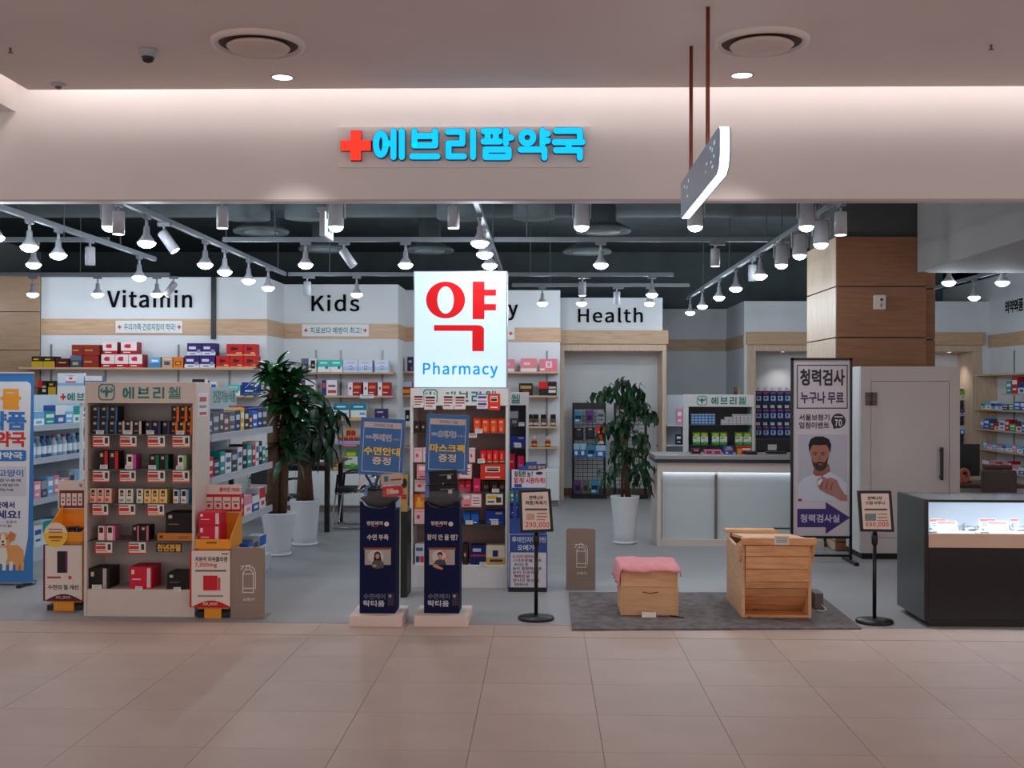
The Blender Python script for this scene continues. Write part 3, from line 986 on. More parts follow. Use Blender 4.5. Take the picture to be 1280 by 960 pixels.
# rectangles: x0, z0, x1, z1 in fractions of the front, colour
style('yellow_black', (40, 32, 24), (0, 0, 1, .55, (196, 158, 40)), (.1, .62, .9, .9, (60, 46, 30)), (.15, .68, .6, .8, (220, 180, 60)))
style('dark_red', (92, 22, 22), (.1, .25, .9, .8, (70, 14, 16)), (.2, .45, .8, .6, (190, 150, 120)))
style('navy_grey', (60, 70, 100), (0, .6, 1, 1, (96, 108, 132)), (.2, .2, .7, .45, (196, 170, 90)))
style('brown_red', (150, 44, 30), (0, .3, 1, .62, (128, 50, 34)), (.08, .4, .6, .55, (200, 130, 80)))
style('liver', (150, 22, 34), (0, 0, 1, .28, (176, 26, 40)), (0, .28, 1, 1, (236, 214, 214)), (.28, .5, .62, .82, (196, 40, 64)), (.2, .56, .3, .74, (196, 40, 64)), (.15, .1, .6, .18, (240, 220, 210)))
style('sky', (110, 170, 210), (0, 0, 1, .45, (70, 130, 190)), (.2, .55, .8, .75, (230, 240, 246)))
style('beige_blue', (210, 168, 128), (.2, .25, .75, .6, (60, 80, 140)), (.1, .75, .9, .9, (236, 206, 170)))
style('orange', (232, 120, 24), (.2, .25, .8, .6, (90, 50, 60)), (.3, .33, .7, .5, (240, 180, 60)))
style('purple_white', (58, 36, 104), (0, 0, 1, .3, (228, 224, 232)), (.12, .5, .6, .72, (226, 216, 240)), (.68, .2, .92, .48, (150, 150, 190)), (.2, .1, .6, .18, (90, 80, 130)))
style('red_spot', (206, 30, 26), (0, 0, 1, .12, (226, 170, 120)), (.25, .42, .5, .74, (96, 18, 22)), (.45, .5, .7, .68, (60, 14, 20)), (.58, .2, .9, .27, (250, 220, 160)))
style('teal_white', (236, 240, 238), (0, .42, 1, 1, (60, 196, 184)), (.2, .7, .8, .82, (226, 246, 240)), (.62, .25, .85, .48, (80, 110, 90)))
style('pale_blue', (212, 220, 240), (0, .1, 1, .42, (176, 196, 232)), (.42, .22, .62, .5, (60, 66, 96)), (.45, .28, .58, .44, (230, 236, 250)), (.25, .72, .75, .8, (220, 160, 170)))
style('white_navy', (230, 228, 232), (0, 0, .3, 1, (40, 50, 110)), (.05, .5, .25, .8, (210, 70, 50)), (.4, .15, .95, .35, (206, 70, 50)), (.42, .55, .9, .68, (120, 60, 80)))
style('white_spine_red', (150, 20, 44), (0, 0, .34, 1, (234, 228, 230)), (.1, .45, .24, .65, (180, 30, 50)), (.34, 0, 1, 1, (166, 22, 46)), (.42, .55, .92, .75, (226, 120, 40)), (.42, .2, .8, .28, (230, 190, 180)))
style('white_teal_top', (232, 232, 230), (0, .55, 1, 1, (20, 130, 160)), (.2, .72, .8, .82, (214, 236, 240)), (0, 0, 1, .1, (222, 176, 90)), (.58, .25, .92, .4, (110, 160, 200)))
style('dark_violet', (48, 40, 84), (.2, .6, .7, .75, (180, 176, 216)), (.6, .1, .8, .3, (196, 120, 90)))
style('pink', (226, 130, 140), (0, 0, 1, .25, (236, 210, 210)), (.2, .5, .6, .7, (240, 190, 196)))
style('pink_heart', (222, 120, 132), (.35, .3, .7, .8, (240, 200, 206)), (.45, .4, .6, .7, (222, 140, 150)), (.05, .1, .3, .25, (240, 220, 220)))
style('black_gold', (44, 34, 30), (.1, .55, .9, .8, (176, 140, 70)), (.3, .2, .7, .4, (150, 60, 50)))
style('black_red', (40, 30, 30), (0, .5, .5, 1, (206, 34, 30)), (.55, .2, .95, .4, (214, 206, 200)), (.55, .5, .95, .65, (200, 180, 150)))
style('red_gold', (190, 40, 30), (0, .6, 1, 1, (190, 200, 220)), (.2, .15, .8, .42, (226, 176, 60)))
style('white_black', (222, 220, 218), (.3, .25, .85, .85, (24, 22, 24)), (.45, .38, .7, .55, (206, 206, 206)))
style('wellness_blue', (24, 22, 26), (0, 0, 1, 1, (34, 28, 32)), (.25, .72, .6, .9, (196, 170, 140)), (.75, 0, 1, 1, (50, 104, 156)), (.2, .2, .6, .3, (150, 120, 110)))
style('wellness_orange', (40, 24, 20), (0, 0, 1, 1, (34, 26, 28)), (.25, .72, .55, .9, (206, 180, 150)), (.64, 0, 1, 1, (226, 112, 34)), (.15, .2, .55, .32, (196, 70, 40)))
style('wellness_white', (34, 28, 32), (0, 0, 1, 1, (36, 28, 32)), (.2, .72, .55, .9, (206, 180, 150)), (.72, 0, 1, 1, (206, 198, 194)), (.15, .2, .6, .3, (170, 110, 90)))
style('wellness_navy', (30, 26, 32), (0, 0, 1, 1, (30, 24, 30)), (.15, .65, .5, .85, (190, 160, 140)), (.72, 0, .95, 1, (52, 62, 140)))
style('wellness_red', (30, 24, 26), (0, 0, 1, 1, (32, 24, 28)), (.2, .68, .5, .88, (206, 180, 150)), (.66, 0, 1, 1, (210, 34, 38)))
style('wellness_green', (26, 28, 28), (0, 0, 1, 1, (28, 26, 28)), (.2, .68, .5, .88, (206, 180, 150)), (.66, 0, 1, 1, (28, 110, 84)))
style('face_magenta', (190, 60, 140), (0, 0, .66, 1, (236, 222, 214)), (.15, .5, .55, .85, (32, 24, 26)), (.66, 0, 1, 1, (200, 90, 156)))
style('face_lime', (140, 176, 120), (0, 0, .66, 1, (232, 226, 216)), (.15, .5, .55, .85, (32, 24, 26)), (.66, 0, 1, 1, (150, 186, 128)))
style('face_peach', (224, 160, 140), (0, 0, 1, 1, (236, 190, 172)), (.25, .48, .7, .9, (46, 28, 26)), (.38, .55, .6, .72, (230, 180, 150)), (.1, .1, .6, .3, (226, 70, 50)))
style('face_pale', (190, 200, 196), (0, 0, 1, 1, (226, 222, 206)), (.25, .48, .7, .9, (50, 36, 30)), (.38, .55, .6, .72, (236, 190, 160)), (.15, .1, .7, .28, (150, 160, 160)))
style('face_yellow', (222, 180, 90), (0, 0, 1, 1, (236, 208, 140)), (.25, .48, .7, .9, (60, 34, 26)), (.38, .55, .6, .72, (240, 190, 120)), (.12, .1, .6, .28, (226, 120, 50)))
style('face_blue', (110, 160, 196), (0, 0, .7, 1, (232, 228, 220)), (.12, .52, .62, .9, (34, 28, 30)), (.7, 0, 1, 1, (110, 166, 200)), (.1, .12, .55, .3, (226, 130, 60)))
style('face_pinkbox', (206, 110, 150), (0, 0, .72, 1, (238, 214, 206)), (.12, .52, .62, .9, (34, 28, 30)), (.72, 0, 1, 1, (214, 120, 160)))
style('black_pink', (34, 26, 32), (0, 0, 1, 1, (32, 24, 28)), (.2, .7, .5, .88, (206, 180, 160)), (.7, 0, .95, 1, (206, 110, 130)))
style('black_box', (26, 23, 24), (.1, .72, .24, .88, (206, 190, 176)), (.1, .4, .5, .46, (130, 96, 60)))
style('gold_box', (196, 124, 56), (.06, .3, .16, .7, (90, 56, 30)), (.6, .3, .9, .6, (160, 100, 46)))
style('black_strip', (28, 24, 26), (.1, .6, .25, .82, (206, 190, 176)), (.68, 0, .86, 1, (190, 176, 172)))
style('red_white', (206, 30, 58), (.08, .66, .2, .86, (240, 220, 220)), (.78, .06, .94, .94, (226, 206, 212)), (.1, .4, .5, .46, (240, 190, 200)))
style('red_ora', (226, 60, 34), (.1, .15, .8, .9, (232, 84, 48)), (.3, .08, .6, .4, (240, 150, 80)), (.2, .7, .7, .8, (250, 190, 150)))
style('red_gloss', (216, 26, 30), (.1, .2, .9, .9, (226, 44, 40)), (.3, .3, .55, .7, (250, 150, 130)), (.1, .05, .9, .12, (250, 190, 80)))
style('pale_pink_dot', (236, 206, 206), (.25, .35, .55, .6, (226, 70, 70)), (.1, .8, .9, .88, (230, 160, 160)))
style('black_gold_jar', (30, 24, 22), (.15, .3, .85, .6, (120, 84, 50)))
style('crimson', (190, 24, 50), (.1, .1, .9, .9, (200, 34, 60)), (.2, .5, .8, .6, (240, 140, 150)))
style('magenta', (226, 36, 96), (.2, .3, .8, .45, (240, 120, 170)))
style('orange_pack', (236, 110, 30), (.2, .1, .9, .5, (246, 170, 60)), (.3, .3, .6, .8, (226, 190, 90)))
style('blue_pack', (24, 72, 156), (.05, .3, .95, .8, (40, 104, 190)), (.3, .1, .7, .2, (220, 226, 236)))
style('blue_box', (26, 52, 140), (.2, .3, .7, .4, (220, 226, 240)), (.55, .75, .9, .88, (180, 170, 120)), (.1, .1, .9, .2, (60, 100, 190)))
style('white_blue_text', (222, 222, 226), (.1, .65, .8, .82, (80, 110, 170)), (.1, .1, .45, .4, (60, 70, 150)), (.5, .1, .9, .4, (216, 70, 60)))
style('navy_red', (24, 36, 100), (0, .44, 1, .52, (206, 50, 60)), (.15, .68, .7, .85, (190, 200, 226)))
style('cream_gold', (226, 216, 190), (0, 0, 1, .38, (206, 166, 70)), (.35, .42, .65, .75, (40, 44, 100)), (.2, .15, .9, .28, (50, 54, 110)))
style('dark_brown', (50, 34, 32), (.2, .3, .8, .7, (80, 50, 44)), (.3, .4, .6, .55, (200, 190, 180)))
style('green_white', (60, 150, 60), (0, .22, 1, .68, (220, 224, 216)), (0, .68, 1, 1, (70, 160, 60)), (.15, .72, .85, .9, (226, 190, 50)), (.1, .5, .6, .58, (50, 110, 60)), (.45, .1, .8, .3, (120, 180, 80)))
style('blue_small', (120, 160, 206), (0, 0, 1, .5, (86, 130, 190)), (.2, .55, .8, .9, (196, 214, 232)))
style('white_small', (216, 212, 214), (.15, .35, .85, .6, (150, 150, 170)), (0, .9, 1, 1, (160, 150, 156)))
style('pink_black', (222, 120, 160), (.1, .1, .4, .7, (50, 26, 34)), (.6, .1, .9, .7, (50, 26, 34)), (.15, .3, .35, .6, (196, 60, 110)), (.65, .3, .85, .6, (196, 60, 110)))
style('dark_pink', (60, 26, 44), (.2, .5, .8, .9, (206, 90, 130)), (.3, .6, .7, .7, (230, 170, 90)))
style('blue_pill', (40, 84, 170), (0, .5, 1, .75, (206, 120, 130)), (.1, .1, .4, .25, (230, 230, 240)), (.2, .78, .8, .95, (150, 190, 226)))
style('red_yellow', (196, 34, 30), (0, 0, .3, .7, (206, 160, 60)), (.35, .5, .95, .75, (240, 220, 206)), (.4, .1, .9, .3, (60, 30, 30)))
style('blue_hang', (28, 56, 130), (0, 0, 1, .2, (36, 64, 140)), (.12, .15, .88, .55, (190, 196, 210)), (.3, .25, .6, .5, (50, 56, 70)), (.15, .75, .85, .9, (206, 80, 70)))
style('black_hang', (34, 34, 38), (.2, .2, .8, .75, (54, 54, 60)), (.3, .82, .7, .92, (190, 190, 196)))
style('cyan_pack', (60, 140, 180), (.1, .3, .9, .6, (40, 44, 56)), (.1, .1, .6, .25, (206, 226, 236)))
style('blue_white_pack', (40, 100, 180), (0, .55, 1, 1, (170, 200, 220)), (.2, .15, .7, .45, (226, 234, 244)))
style('red_hang', (226, 60, 44), (0, 0, 1, .14, (220, 216, 212)), (.25, .62, .75, .7, (250, 190, 170)))
style('violet_pack', (110, 70, 130), (.2, .2, .8, .6, (50, 40, 60)))
style('olive_pack', (110, 104, 90), (.2, .2, .8, .6, (60, 50, 50)))
style('green_hang', (120, 170, 70), (.1, .1, .9, .55, (214, 220, 210)), (.3, .2, .7, .45, (150, 160, 160)))
GEN = [('black', (34, 34, 38), (206, 206, 210)), ('white', (226, 226, 228), (60, 90, 160)), ('teal', (30, 150, 150), (226, 236, 236)), ('navy blue', (34, 50, 110), (200, 206, 226)),
       ('brown', (120, 84, 62), (226, 206, 180)), ('red', (190, 34, 40), (240, 220, 216)), ('yellow', (216, 176, 60), (240, 236, 220)), ('charcoal', (62, 64, 72), (180, 190, 206)),
       ('sky blue', (120, 176, 216), (240, 244, 248)), ('grey', (150, 152, 158), (70, 74, 84)), ('green', (70, 150, 90), (226, 236, 220)), ('bright blue', (50, 100, 190), (230, 236, 246)),
       ('pink', (226, 140, 160), (246, 226, 230)), ('maroon', (96, 34, 44), (226, 200, 190))]
for nm, a, b in GEN:
    style('gen_' + nm, a, (.12, .55, .88, .8, b), (.2, .2, .8, .32, b))
    style('gen2_' + nm, b, (0, .5, 1, 1, a), (.3, .15, .8, .35, a))
PME = {}


def pack_mesh(sty, w, h, d):
    key = (sty, round(w, 3), round(h, 3), round(d, 3))
    if key not in PME:
        side, rects = STY[sty]
        mats, idx = [C(side)], {side: 0}
        rr = []
        for r in rects:
            if r[4] not in idx:
                idx[r[4]] = len(mats)
                mats.append(C(r[4]))
            rr.append((r[0], r[1], r[2], r[3], idx[r[4]]))
        mb = MB()
        x0, x1, y0, y1 = -w / 2, w / 2, -d / 2, d / 2
        mb.mosaic(x0, x1, 0, h, y0, rr)
        mb.face([(x1, y0, 0), (x1, y1, 0), (x1, y1, h), (x1, y0, h)])
        mb.face([(x0, y1, 0), (x0, y0, 0), (x0, y0, h), (x0, y1, h)])
        mb.face([(x1, y1, 0), (x0, y1, 0), (x0, y1, h), (x1, y1, h)])
        mb.face([(x0, y0, h), (x1, y0, h), (x1, y1, h), (x0, y1, h)])
        mb.face([(x0, y1, 0), (x1, y1, 0), (x1, y0, 0), (x0, y0, 0)])
        PME[key] = mb.mesh('carton', mats)
    return PME[key]


def put(name, label, cat, me, loc, rz=0.0, group=None):
    o = bpy.data.objects.new(name, me)
    COL.objects.link(o)
    o.location = loc
    o.rotation_euler = (0, 0, rz)
    return tag(o, label, cat, group)


def P(sty, label, group, D, z, spans, ytop, dep=0.12, name='medicine_box', cat='box', ybot=None):
    # cartons whose fronts stand on the plane y = D, bases at height z (or at pixel row ybot)
    for k, (a, b) in enumerate(spans):
        if len(spans) > 1:
            lab = label + ', ' + ({2: ('left', 'right'), 3: ('left', 'middle', 'right')}.get(len(spans)) or ORD)[k]
        else:
            lab = label
        xa, xb = A(a, ytop, D).x, A(b, ytop, D).x
        zt = A((a + b) / 2, ytop, D).z
        zz = z if ybot is None else A((a + b) / 2, ybot, D).z
        h = max(0.02, zt - zz)
        put(name, lab, cat, pack_mesh(sty, xb - xa - 0.003, h - 0.001, dep), ((xa + xb) / 2, D + dep / 2, zz + 0.001), group=group)


# wall shelving -------------------------------------------------
def wall_shelves(label, x0, x1, D, ys, pxc, dep=0.34, rails=(), drop=None, mat=OAK):
    t = thing('wall_shelving', label, 'shelves', ((x0 + x1) / 2, D - dep / 2, 0))
    zs = []
    for y in ys:
        z = A(pxc, y, D - dep).z
        zs.append(z)
        boxp('shelf_board', x0, x1, D - dep, D - 0.001, z - 0.025, z, mat, t, bev=0.003)
    for r in rails:
        boxp('slotted_rail', X(r, D) - 0.012, X(r, D) + 0.012, D - 0.012, D - 0.001, 0.5, zs[0] + 0.3, M('grey_rail', (130, 130, 136), 0.4, metal=0.5, noise=0.02), t)
    return t, zs


def cabinet(label, x0, x1, y0, y1, h, n):
    t = thing('base_cabinet', label, 'cabinet', ((x0 + x1) / 2, (y0 + y1) / 2, 0))
    boxp('body', x0, x1, y0 + 0.02, y1, 0.08, h, WHITE, t)
    boxp('plinth', x0 + 0.01, x1 - 0.01, y0 + 0.06, y1, 0, 0.08, M('grey_plastic'), t)
    w = (x1 - x0) / n
    for k in range(n):
        boxp('door', x0 + k * w + 0.004, x0 + (k + 1) * w - 0.004, y0, y0 + 0.019, 0.09, h - 0.01, WHITE, t, bev=0.003)
    return t


tv, zv = wall_shelves('light wood wall shelves under the Vitamin sign', X(38, WV), X(325, WV), WV, (459.5, 494, 525, 556), 180, rails=(64, 132, 223, 287))
DV = WV - 0.31
gv = 'boxes on the top vitamin shelf'
for sty, lab, sp, yt in (
        ('yellow_black', 'yellow and black box at the left end of the top vitamin shelf', [(39.5, 53.8), (54, 68.5)], 445.5),
        ('dark_red', 'dark red box on the top vitamin shelf beside the yellow boxes', [(69.5, 86)], 448),
        ('navy_grey', 'grey and navy box on the top vitamin shelf under a brown box', [(87.8, 102.3)], 444.5),
        ('brown_red', 'rusty red box on the top vitamin shelf next to the white and red boxes', [(103.5, 123)], 444.5),
        ('liver', 'white and red box in the lower row on the top vitamin shelf', [(126.5, 143.5), (143.7, 160.6), (160.8, 178)], 443),
        ('sky', 'light blue box on the top vitamin shelf', [(186.7, 200.5)], 446.5),
        ('beige_blue', 'beige box with blue oval on the top vitamin shelf', [(202.4, 215.7)], 446.5),
        ('orange', 'bright orange box on the top vitamin shelf', [(216.6, 229)], 446.5),
        ('purple_white', 'purple and white box in the lower row on the top vitamin shelf', [(230.6, 249.6), (249.9, 268.6)], 444.5),
        ('red_spot', 'bright red box in the lower row, right end of top vitamin shelf', [(270.2, 287), (287.2, 304), (304.2, 321)], 445)):
    P(sty, lab, gv, DV, zv[0], sp, yt, 0.2)
zl = lambda y: A(180, y, DV).z
for sty, lab, sp, yt, yb in (
        ('brown_red', 'rusty red box stacked on other boxes on the top vitamin shelf', [(89.6, 104), (104.3, 124)], 431, 444.2),
        ('liver', 'white and red box stacked on the lower row of the top vitamin shelf', [(128.3, 146.6), (151, 171)], 427.5, 442.7),
        ('purple_white', 'purple and white box stacked on the lower row of the top vitamin shelf', [(233.8, 252), (252.3, 269.5)], 429, 444.2),
        ('red_spot', 'bright red box stacked at the right end of the top vitamin shelf', [(283, 304), (304.4, 320)], 430, 444.7)):
    P(sty, lab, 'boxes stacked in the upper row of the top vitamin shelf', DV, 0, sp, yt, 0.18, ybot=yb)
for k, (a, b, s) in enumerate(((47, 58, 'black_red'), (60, 70, 'yellow_black'), (250, 262, 'gen2_black'), (263, 271, 'gen_white'), (283.5, 300, 'teal_white'), (302, 323, 'blue_box'))):
    P(s, '%s box, %s along the second vitamin shelf from the left' % (s.replace('gen_', '').replace('gen2_', '').replace('_', ' and '), ORD[k]), None, DV, zv[1], [(a, b)], (476, 476, 476, 477, 481, 478)[k], 0.15)
for k, (a, b, s) in enumerate(((284, 304, 'crimson'), (306, 322, 'blue_box'))):
    P(s, ('crimson' if k == 0 else 'deep blue') + ' box on the third vitamin shelf beside the tall plant', None, DV, zv[2], [(a, b)], 508, 0.15)

tk, zk = wall_shelves('light wood wall shelves under the Kids sign', X(355, WK), X(495.5, WK), WK, (465, 494.5, 523.5, 553.5, 586), 430, rails=(395, 426, 478))
DK = WK - 0.31
for sty, lab, lev, sp, yt in (
        ('navy_grey', 'dark box behind the plant on the top kids shelf', 0, [(376.5, 385)], 448),
        ('white_black', 'white box with dark print on the top kids shelf beside the plant', 0, [(385.4, 395.5)], 448),
        ('teal_white', 'turquoise and white box on the top kids shelf', 0, [(397, 412.4), (412.6, 428)], 450),
        ('pale_blue', 'pale blue and white box on the top kids shelf', 0, [(428.7, 447.5), (447.8, 465.6), (468.4, 485.6)], 450),
        ('white_navy', 'white box with navy edge on the second kids shelf', 1, [(376, 394.5), (402.3, 421.3)], 475),
        ('white_spine_red', 'dark red box with white spine on the second kids shelf', 1, [(435, 452), (454, 470.8), (472, 488)], 478),
        ('white_teal_top', 'white carton with blue-green top on the third kids shelf', 2, [(416.8, 436), (438.3, 458)], 504),
        ('dark_violet', 'small dark violet box on the third kids shelf', 2, [(468.2, 483.6)], 511),
        ('green_white', 'green and white pouch on the lowest kids shelf', 4, [(431, 447)], 563.5),
        ('cream_gold', 'brown and gold box on the lowest kids shelf beside the plant', 4, [(405, 423)], 571)):
    P(sty, lab, 'boxes on the kids shelves', DK, zk[lev], sp, yt, 0.16)
jar_body = MB().lathe([(0.026, 0), (0.03, 0.01), (0.03, 0.055), (0.022, 0.065)], n=14).mesh('jar_body', C((190, 34, 36)), True)
jar_cap = MB().lathe([(0.025, 0.065), (0.025, 0.088), (0.022, 0.092)], n=14).mesh('jar_cap', C((216, 170, 40)), True)


def two_part(name, label, cat, loc, parts, group=None, sc=1.0):
    t = thing(name, label, cat, loc, group)
    t.scale = (sc, sc, sc)
    for nm, me in parts:
        o = bpy.data.objects.new(nm, me)
        COL.objects.link(o)
        o.parent = t
    return t


for k in range(5):
    two_part('supplement_jar', 'small red jar with yellow cap, %s in the row on the fourth kids shelf' % ORD[k], 'jar', (X(425.5 + 6.2 * k, DK), DK + 0.06, zk[3] + 0.001), [('body', jar_body), ('cap', jar_cap)], 'red jars on the fourth kids shelf')
for k in range(2):
    two_part('supplement_jar', 'small red jar with yellow cap stacked on the jar row, %s' % ('left', 'right')[k], 'jar', (X(434.8 + 6.2 * k, DK), DK + 0.06, zk[3] + 0.094), [('body', jar_body), ('cap', jar_cap)], 'stacked red jars on the fourth kids shelf')


def shelf_tag(px0, py0, px1, py1, D, label, sty='tag'):
    x0, x1, z0, z1 = R(px0, py0, px1, py1, D)
    mb = MB().mosaic(x0, x1, z0, z1, D, [(.1, .55, .9, .8, 1), (.1, .2, .7, .38, 1)])
    mb.face([(x0, D + 0.002, z0), (x0, D, z0), (x0, D, z1), (x0, D + 0.002, z1)])
    mb.face([(x1, D, z0), (x1, D + 0.002, z0), (x1, D + 0.002, z1), (x1, D, z1)])
    mb.face([(x1, D + 0.002, z0), (x0, D + 0.002, z0), (x0, D + 0.002, z1), (x1, D + 0.002, z1)])
    return tag(mb.build('price_tag', [C((232, 230, 228)), C((170, 172, 180))]), label, 'price tag')


shelf_tag(450, 493, 467, 498, WK - 0.343, 'white price tag on the edge of the second kids shelf')
x0, x1, z0, z1 = R(415, 551, 450, 554.5, WK - 0.345)
tag(boxp('shelf_strip', x0, x1, WK - 0.348, WK - 0.341, z0, z1, C((150, 170, 220))), 'pale blue strip along the fourth kids shelf edge', 'shelf strip')
x0, x1, z0, z1 = R(429, 555, 446, 558, WK - 0.345)
tag(boxp('shelf_strip', x0, x1, WK - 0.348, WK - 0.341, z0, z1, C((220, 130, 150))), 'pink strip hanging below the red jars', 'shelf strip')
cabinet('white low cabinets with doors below the kids shelves', X(357, WK), X(495, WK), WK - 0.36, WK - 0.014, zk[4] - 0.03, 7)

tp, zp = wall_shelves('light wood wall shelves to the right of the light box', X(497, WP), X(698, WP), WP, (464.5, 494.5, 533, 559), 670, rails=(683.5,))
DP = WP - 0.31
for sty, lab, lev, sp, yt in (
        ('dark_violet', 'dark box with yellow print on the top shelf left of the light box', 0, [(509, 517)], 446),
        ('red_gold', 'red and gold box on the second shelf left of the light box', 1, [(501, 515)], 477),
        ('white_black', 'white box with black disc on the third shelf left of the light box', 2, [(503, 514)], 509),
        ('pink', 'pink box half hidden behind the light box on the top shelf', 0, [(628, 643)], 449),
        ('pink', 'pink box with white base in the middle of the top shelf', 0, [(650.6, 671)], 448),
        ('pink_heart', 'pink box with pale heart at the right of the top shelf', 0, [(674, 697)], 448.5),
        ('black_gold', 'black and gold box on the second shelf right of the light box', 1, [(648.6, 666)], 479),
        ('black_red', 'black and red box on the second shelf right of the light box', 1, [(673.3, 696)], 477)):
    P(sty, lab, None, DP, zp[lev], sp, yt, 0.16)
bj = [('body', MB().lathe([(0.036, 0), (0.04, 0.01), (0.04, 0.1), (0.034, 0.11)], n=14).mesh('jar_body', C((96, 66, 52)), True)), ('cap', MB().lathe([(0.038, 0.11), (0.038, 0.16), (0.034, 0.164)], n=14).mesh('jar_cap', C((28, 26, 28)), True)),
      ('label_band', MB().lathe([(0.041, 0.02), (0.041, 0.05)], n=14, caps=False).mesh('label_band', C((190, 180, 172)), True))]
for k, px in enumerate((663, 670, 679.5, 691.5)):
    two_part('supplement_jar', 'brown jar with black cap on the third shelf, %s from the light box' % ORD[k], 'jar', (X(px, DP), DP + 0.06, zp[2] + 0.001), bj, 'dark jars on the third shelf')
rj = [('body', MB().lathe([(0.036, 0), (0.04, 0.01), (0.04, 0.07), (0.03, 0.085)], n=14).mesh('jar_body', C((150, 30, 34)), True)), ('cap', MB().lathe([(0.03, 0.085), (0.036, 0.14), (0.02, 0.15)], n=14).mesh('jar_cap', C((196, 180, 172)), True)),
      ('label_band', MB().lathe([(0.041, 0.02), (0.041, 0.045)], n=14, caps=False).mesh('label_band', C((206, 170, 70)), True))]
for k, px in enumerate((668, 685)):
    two_part('supplement_bottle', 'small red bottle with pale cap on the fourth shelf, %s one' % ('left' if k == 0 else 'right'), 'bottle', (X(px, DP), DP + 0.06, zp[3] + 0.001), rj, 'red bottles on the fourth shelf')
cabinet('white cabinet with doors below the shelves beside the portal', X(520, WP), X(699, WP), WP - 0.36, WP - 0.014, Z(586, WP - 0.36, 690), 10)


# ---------------------------------------------------------------- branded display cabinets
def emblem(parent, px0, py0, px1, py1, D):
    a0, a1, b0, b1 = R(px0, py0, px1, py1, D)
    w, h = a1 - a0, b1 - b0
    t = min(w, h) * 0.07
    mb = MB()
    y0, y1 = D - 0.0022, D - 0.0008
    c = 0.16 * w
    o_ = [(a0 + c, b0), (a1 - c, b0), (a1, b0 + c), (a1, b1 - c), (a1 - c, b1), (a0 + c, b1), (a0, b1 - c), (a0, b0 + c)]
    i_ = [((a0 + a1) / 2 + (x - (a0 + a1) / 2) * (1 - 2 * t / w), (b0 + b1) / 2 + (z - (b0 + b1) / 2) * (1 - 2 * t / h)) for x, z in o_]
    for k in range(8):
        l = (k + 1) % 8
        mb.prism([o_[k], o_[l], i_[l], i_[k]], y0, y1)
    mb.build('emblem_frame', TEAL, parent)
    f = lambda u, v: (a0 + u * w, b0 + v * h)
    body = [(.5, .12), (.58, .3), (.62, .48), (.78, .46), (.9, .58), (.86, .7), (.74, .78), (.7, .72), (.8, .64), (.76, .58), (.62, .64), (.56, .66), (.58, .8), (.5, .86), (.42, .8),
            (.44, .66), (.38, .64), (.24, .58), (.2, .64), (.3, .72), (.26, .78), (.14, .7), (.1, .58), (.22, .46), (.38, .48), (.42, .3)]
    MB().prism([f(u, v) for u, v in body], y0, y1).build('strongman_emblem', TEAL, parent)


def kiosk(label, px0, px1, D, dep, ytop, yhead, shelf_ys, ybase, body, em, letters, pxc, zbot=0.0, back=(194, 182, 176), glass=SMOKE, loc_name='display_cabinet'):
    x0, x1 = X(px0, D), X(px1, D)
    zt, zh, zb = A(pxc, ytop, D).z, A(pxc, yhead, D).z, A(pxc, ybase, D).z
    t = thing(loc_name, label, 'display cabinet', ((x0 + x1) / 2, D + dep / 2, 0))
    th = 0.022
    boxp('side_panel', x0, x0 + th, D, D + dep, 0, zt, body, t, bev=0.003)
    boxp('side_panel', x1 - th, x1, D, D + dep, 0, zt, body, t, bev=0.003)
    boxp('back_panel', x0 + th, x1 - th, D + dep - 0.02, D + dep, zb, zt - 0.02, M('cabinet_back_%d' % back[0], back, 0.6, noise=0.03), t)
    boxp('top_panel', x0 + th, x1 - th, D + 0.02, D + dep, zt - 0.02, zt, body, t)
    boxp('plinth', x0 + th, x1 - th, D + 0.004, D + dep - 0.021, 0, zb, body, t, bev=0.003)
    hd = boxp('header', x0 + th * 0.2, x1 - th * 0.2, D - 0.004, D + 0.018, zh, zt, body, t, bev=0.002)
    zs = []
    for y in shelf_ys:
        z = A(pxc, y, D).z
        zs.append(z)
        boxp('glass_shelf', x0 + th, x1 - th, D + 0.015, D + dep - 0.021, z - 0.008, z, glass, t)
    emblem(hd, em[0], em[1], em[2], em[3], D - 0.004)
    for g_, a, b, c, d in letters:
        a0, a1, b0, b1 = R(a, c, b, d, D - 0.004)
        mb = MB()
        strokes(mb, g_, a0, a1, b0, b1, D - 0.0062, D - 0.0046, 0.16 if g_ != '웰' else 0.1, rnd=False)
        mb.build('letter', TEAL, hd)
    return t, zs, zb, x0 + th, x1 - th


LD = G(172, 771).y
KA, za_, zab, kx0, kx1 = kiosk('beige display cabinet with teal lettering and glass shelves at the left', 106, 244.5, LD, 0.36, 477.5, 504, (543, 587, 629.5, 676.5), 737, BEIGE,
                               (123, 480, 143.5, 500.5), [('에', 153, 168, 483.5, 498.5), ('브', 172, 187, 483.5, 498.5), ('리', 191, 206, 483.5, 498.5), ('웰', 210, 226, 483.5, 498.8)], 175)
DA = LD + 0.03
for sty, lab, lev, sp, yt in (
        ('wellness_blue', 'black box with blue edge in the lower row of the left cabinet top shelf', 0, [(114, 124.5), (124.7, 135), (135.3, 146)], 526),
        ('wellness_white', 'black box with white edge on the left cabinet top shelf', 0, [(146.6, 155.8), (156, 166), (166.3, 177)], 526.5),
        ('wellness_navy', 'black box with navy edge on the left cabinet top shelf', 0, [(181.5, 190), (190.2, 201), (203, 212.5)], 526.5),
        ('wellness_orange', 'black box with orange edge in the lower row of the left cabinet top shelf', 0, [(213, 222.5), (222.7, 232.3), (232.5, 240.3)], 527)):
    P(sty, lab, 'dark boxes on the left cabinet top shelf', DA, za_[0], sp, yt, 0.14)
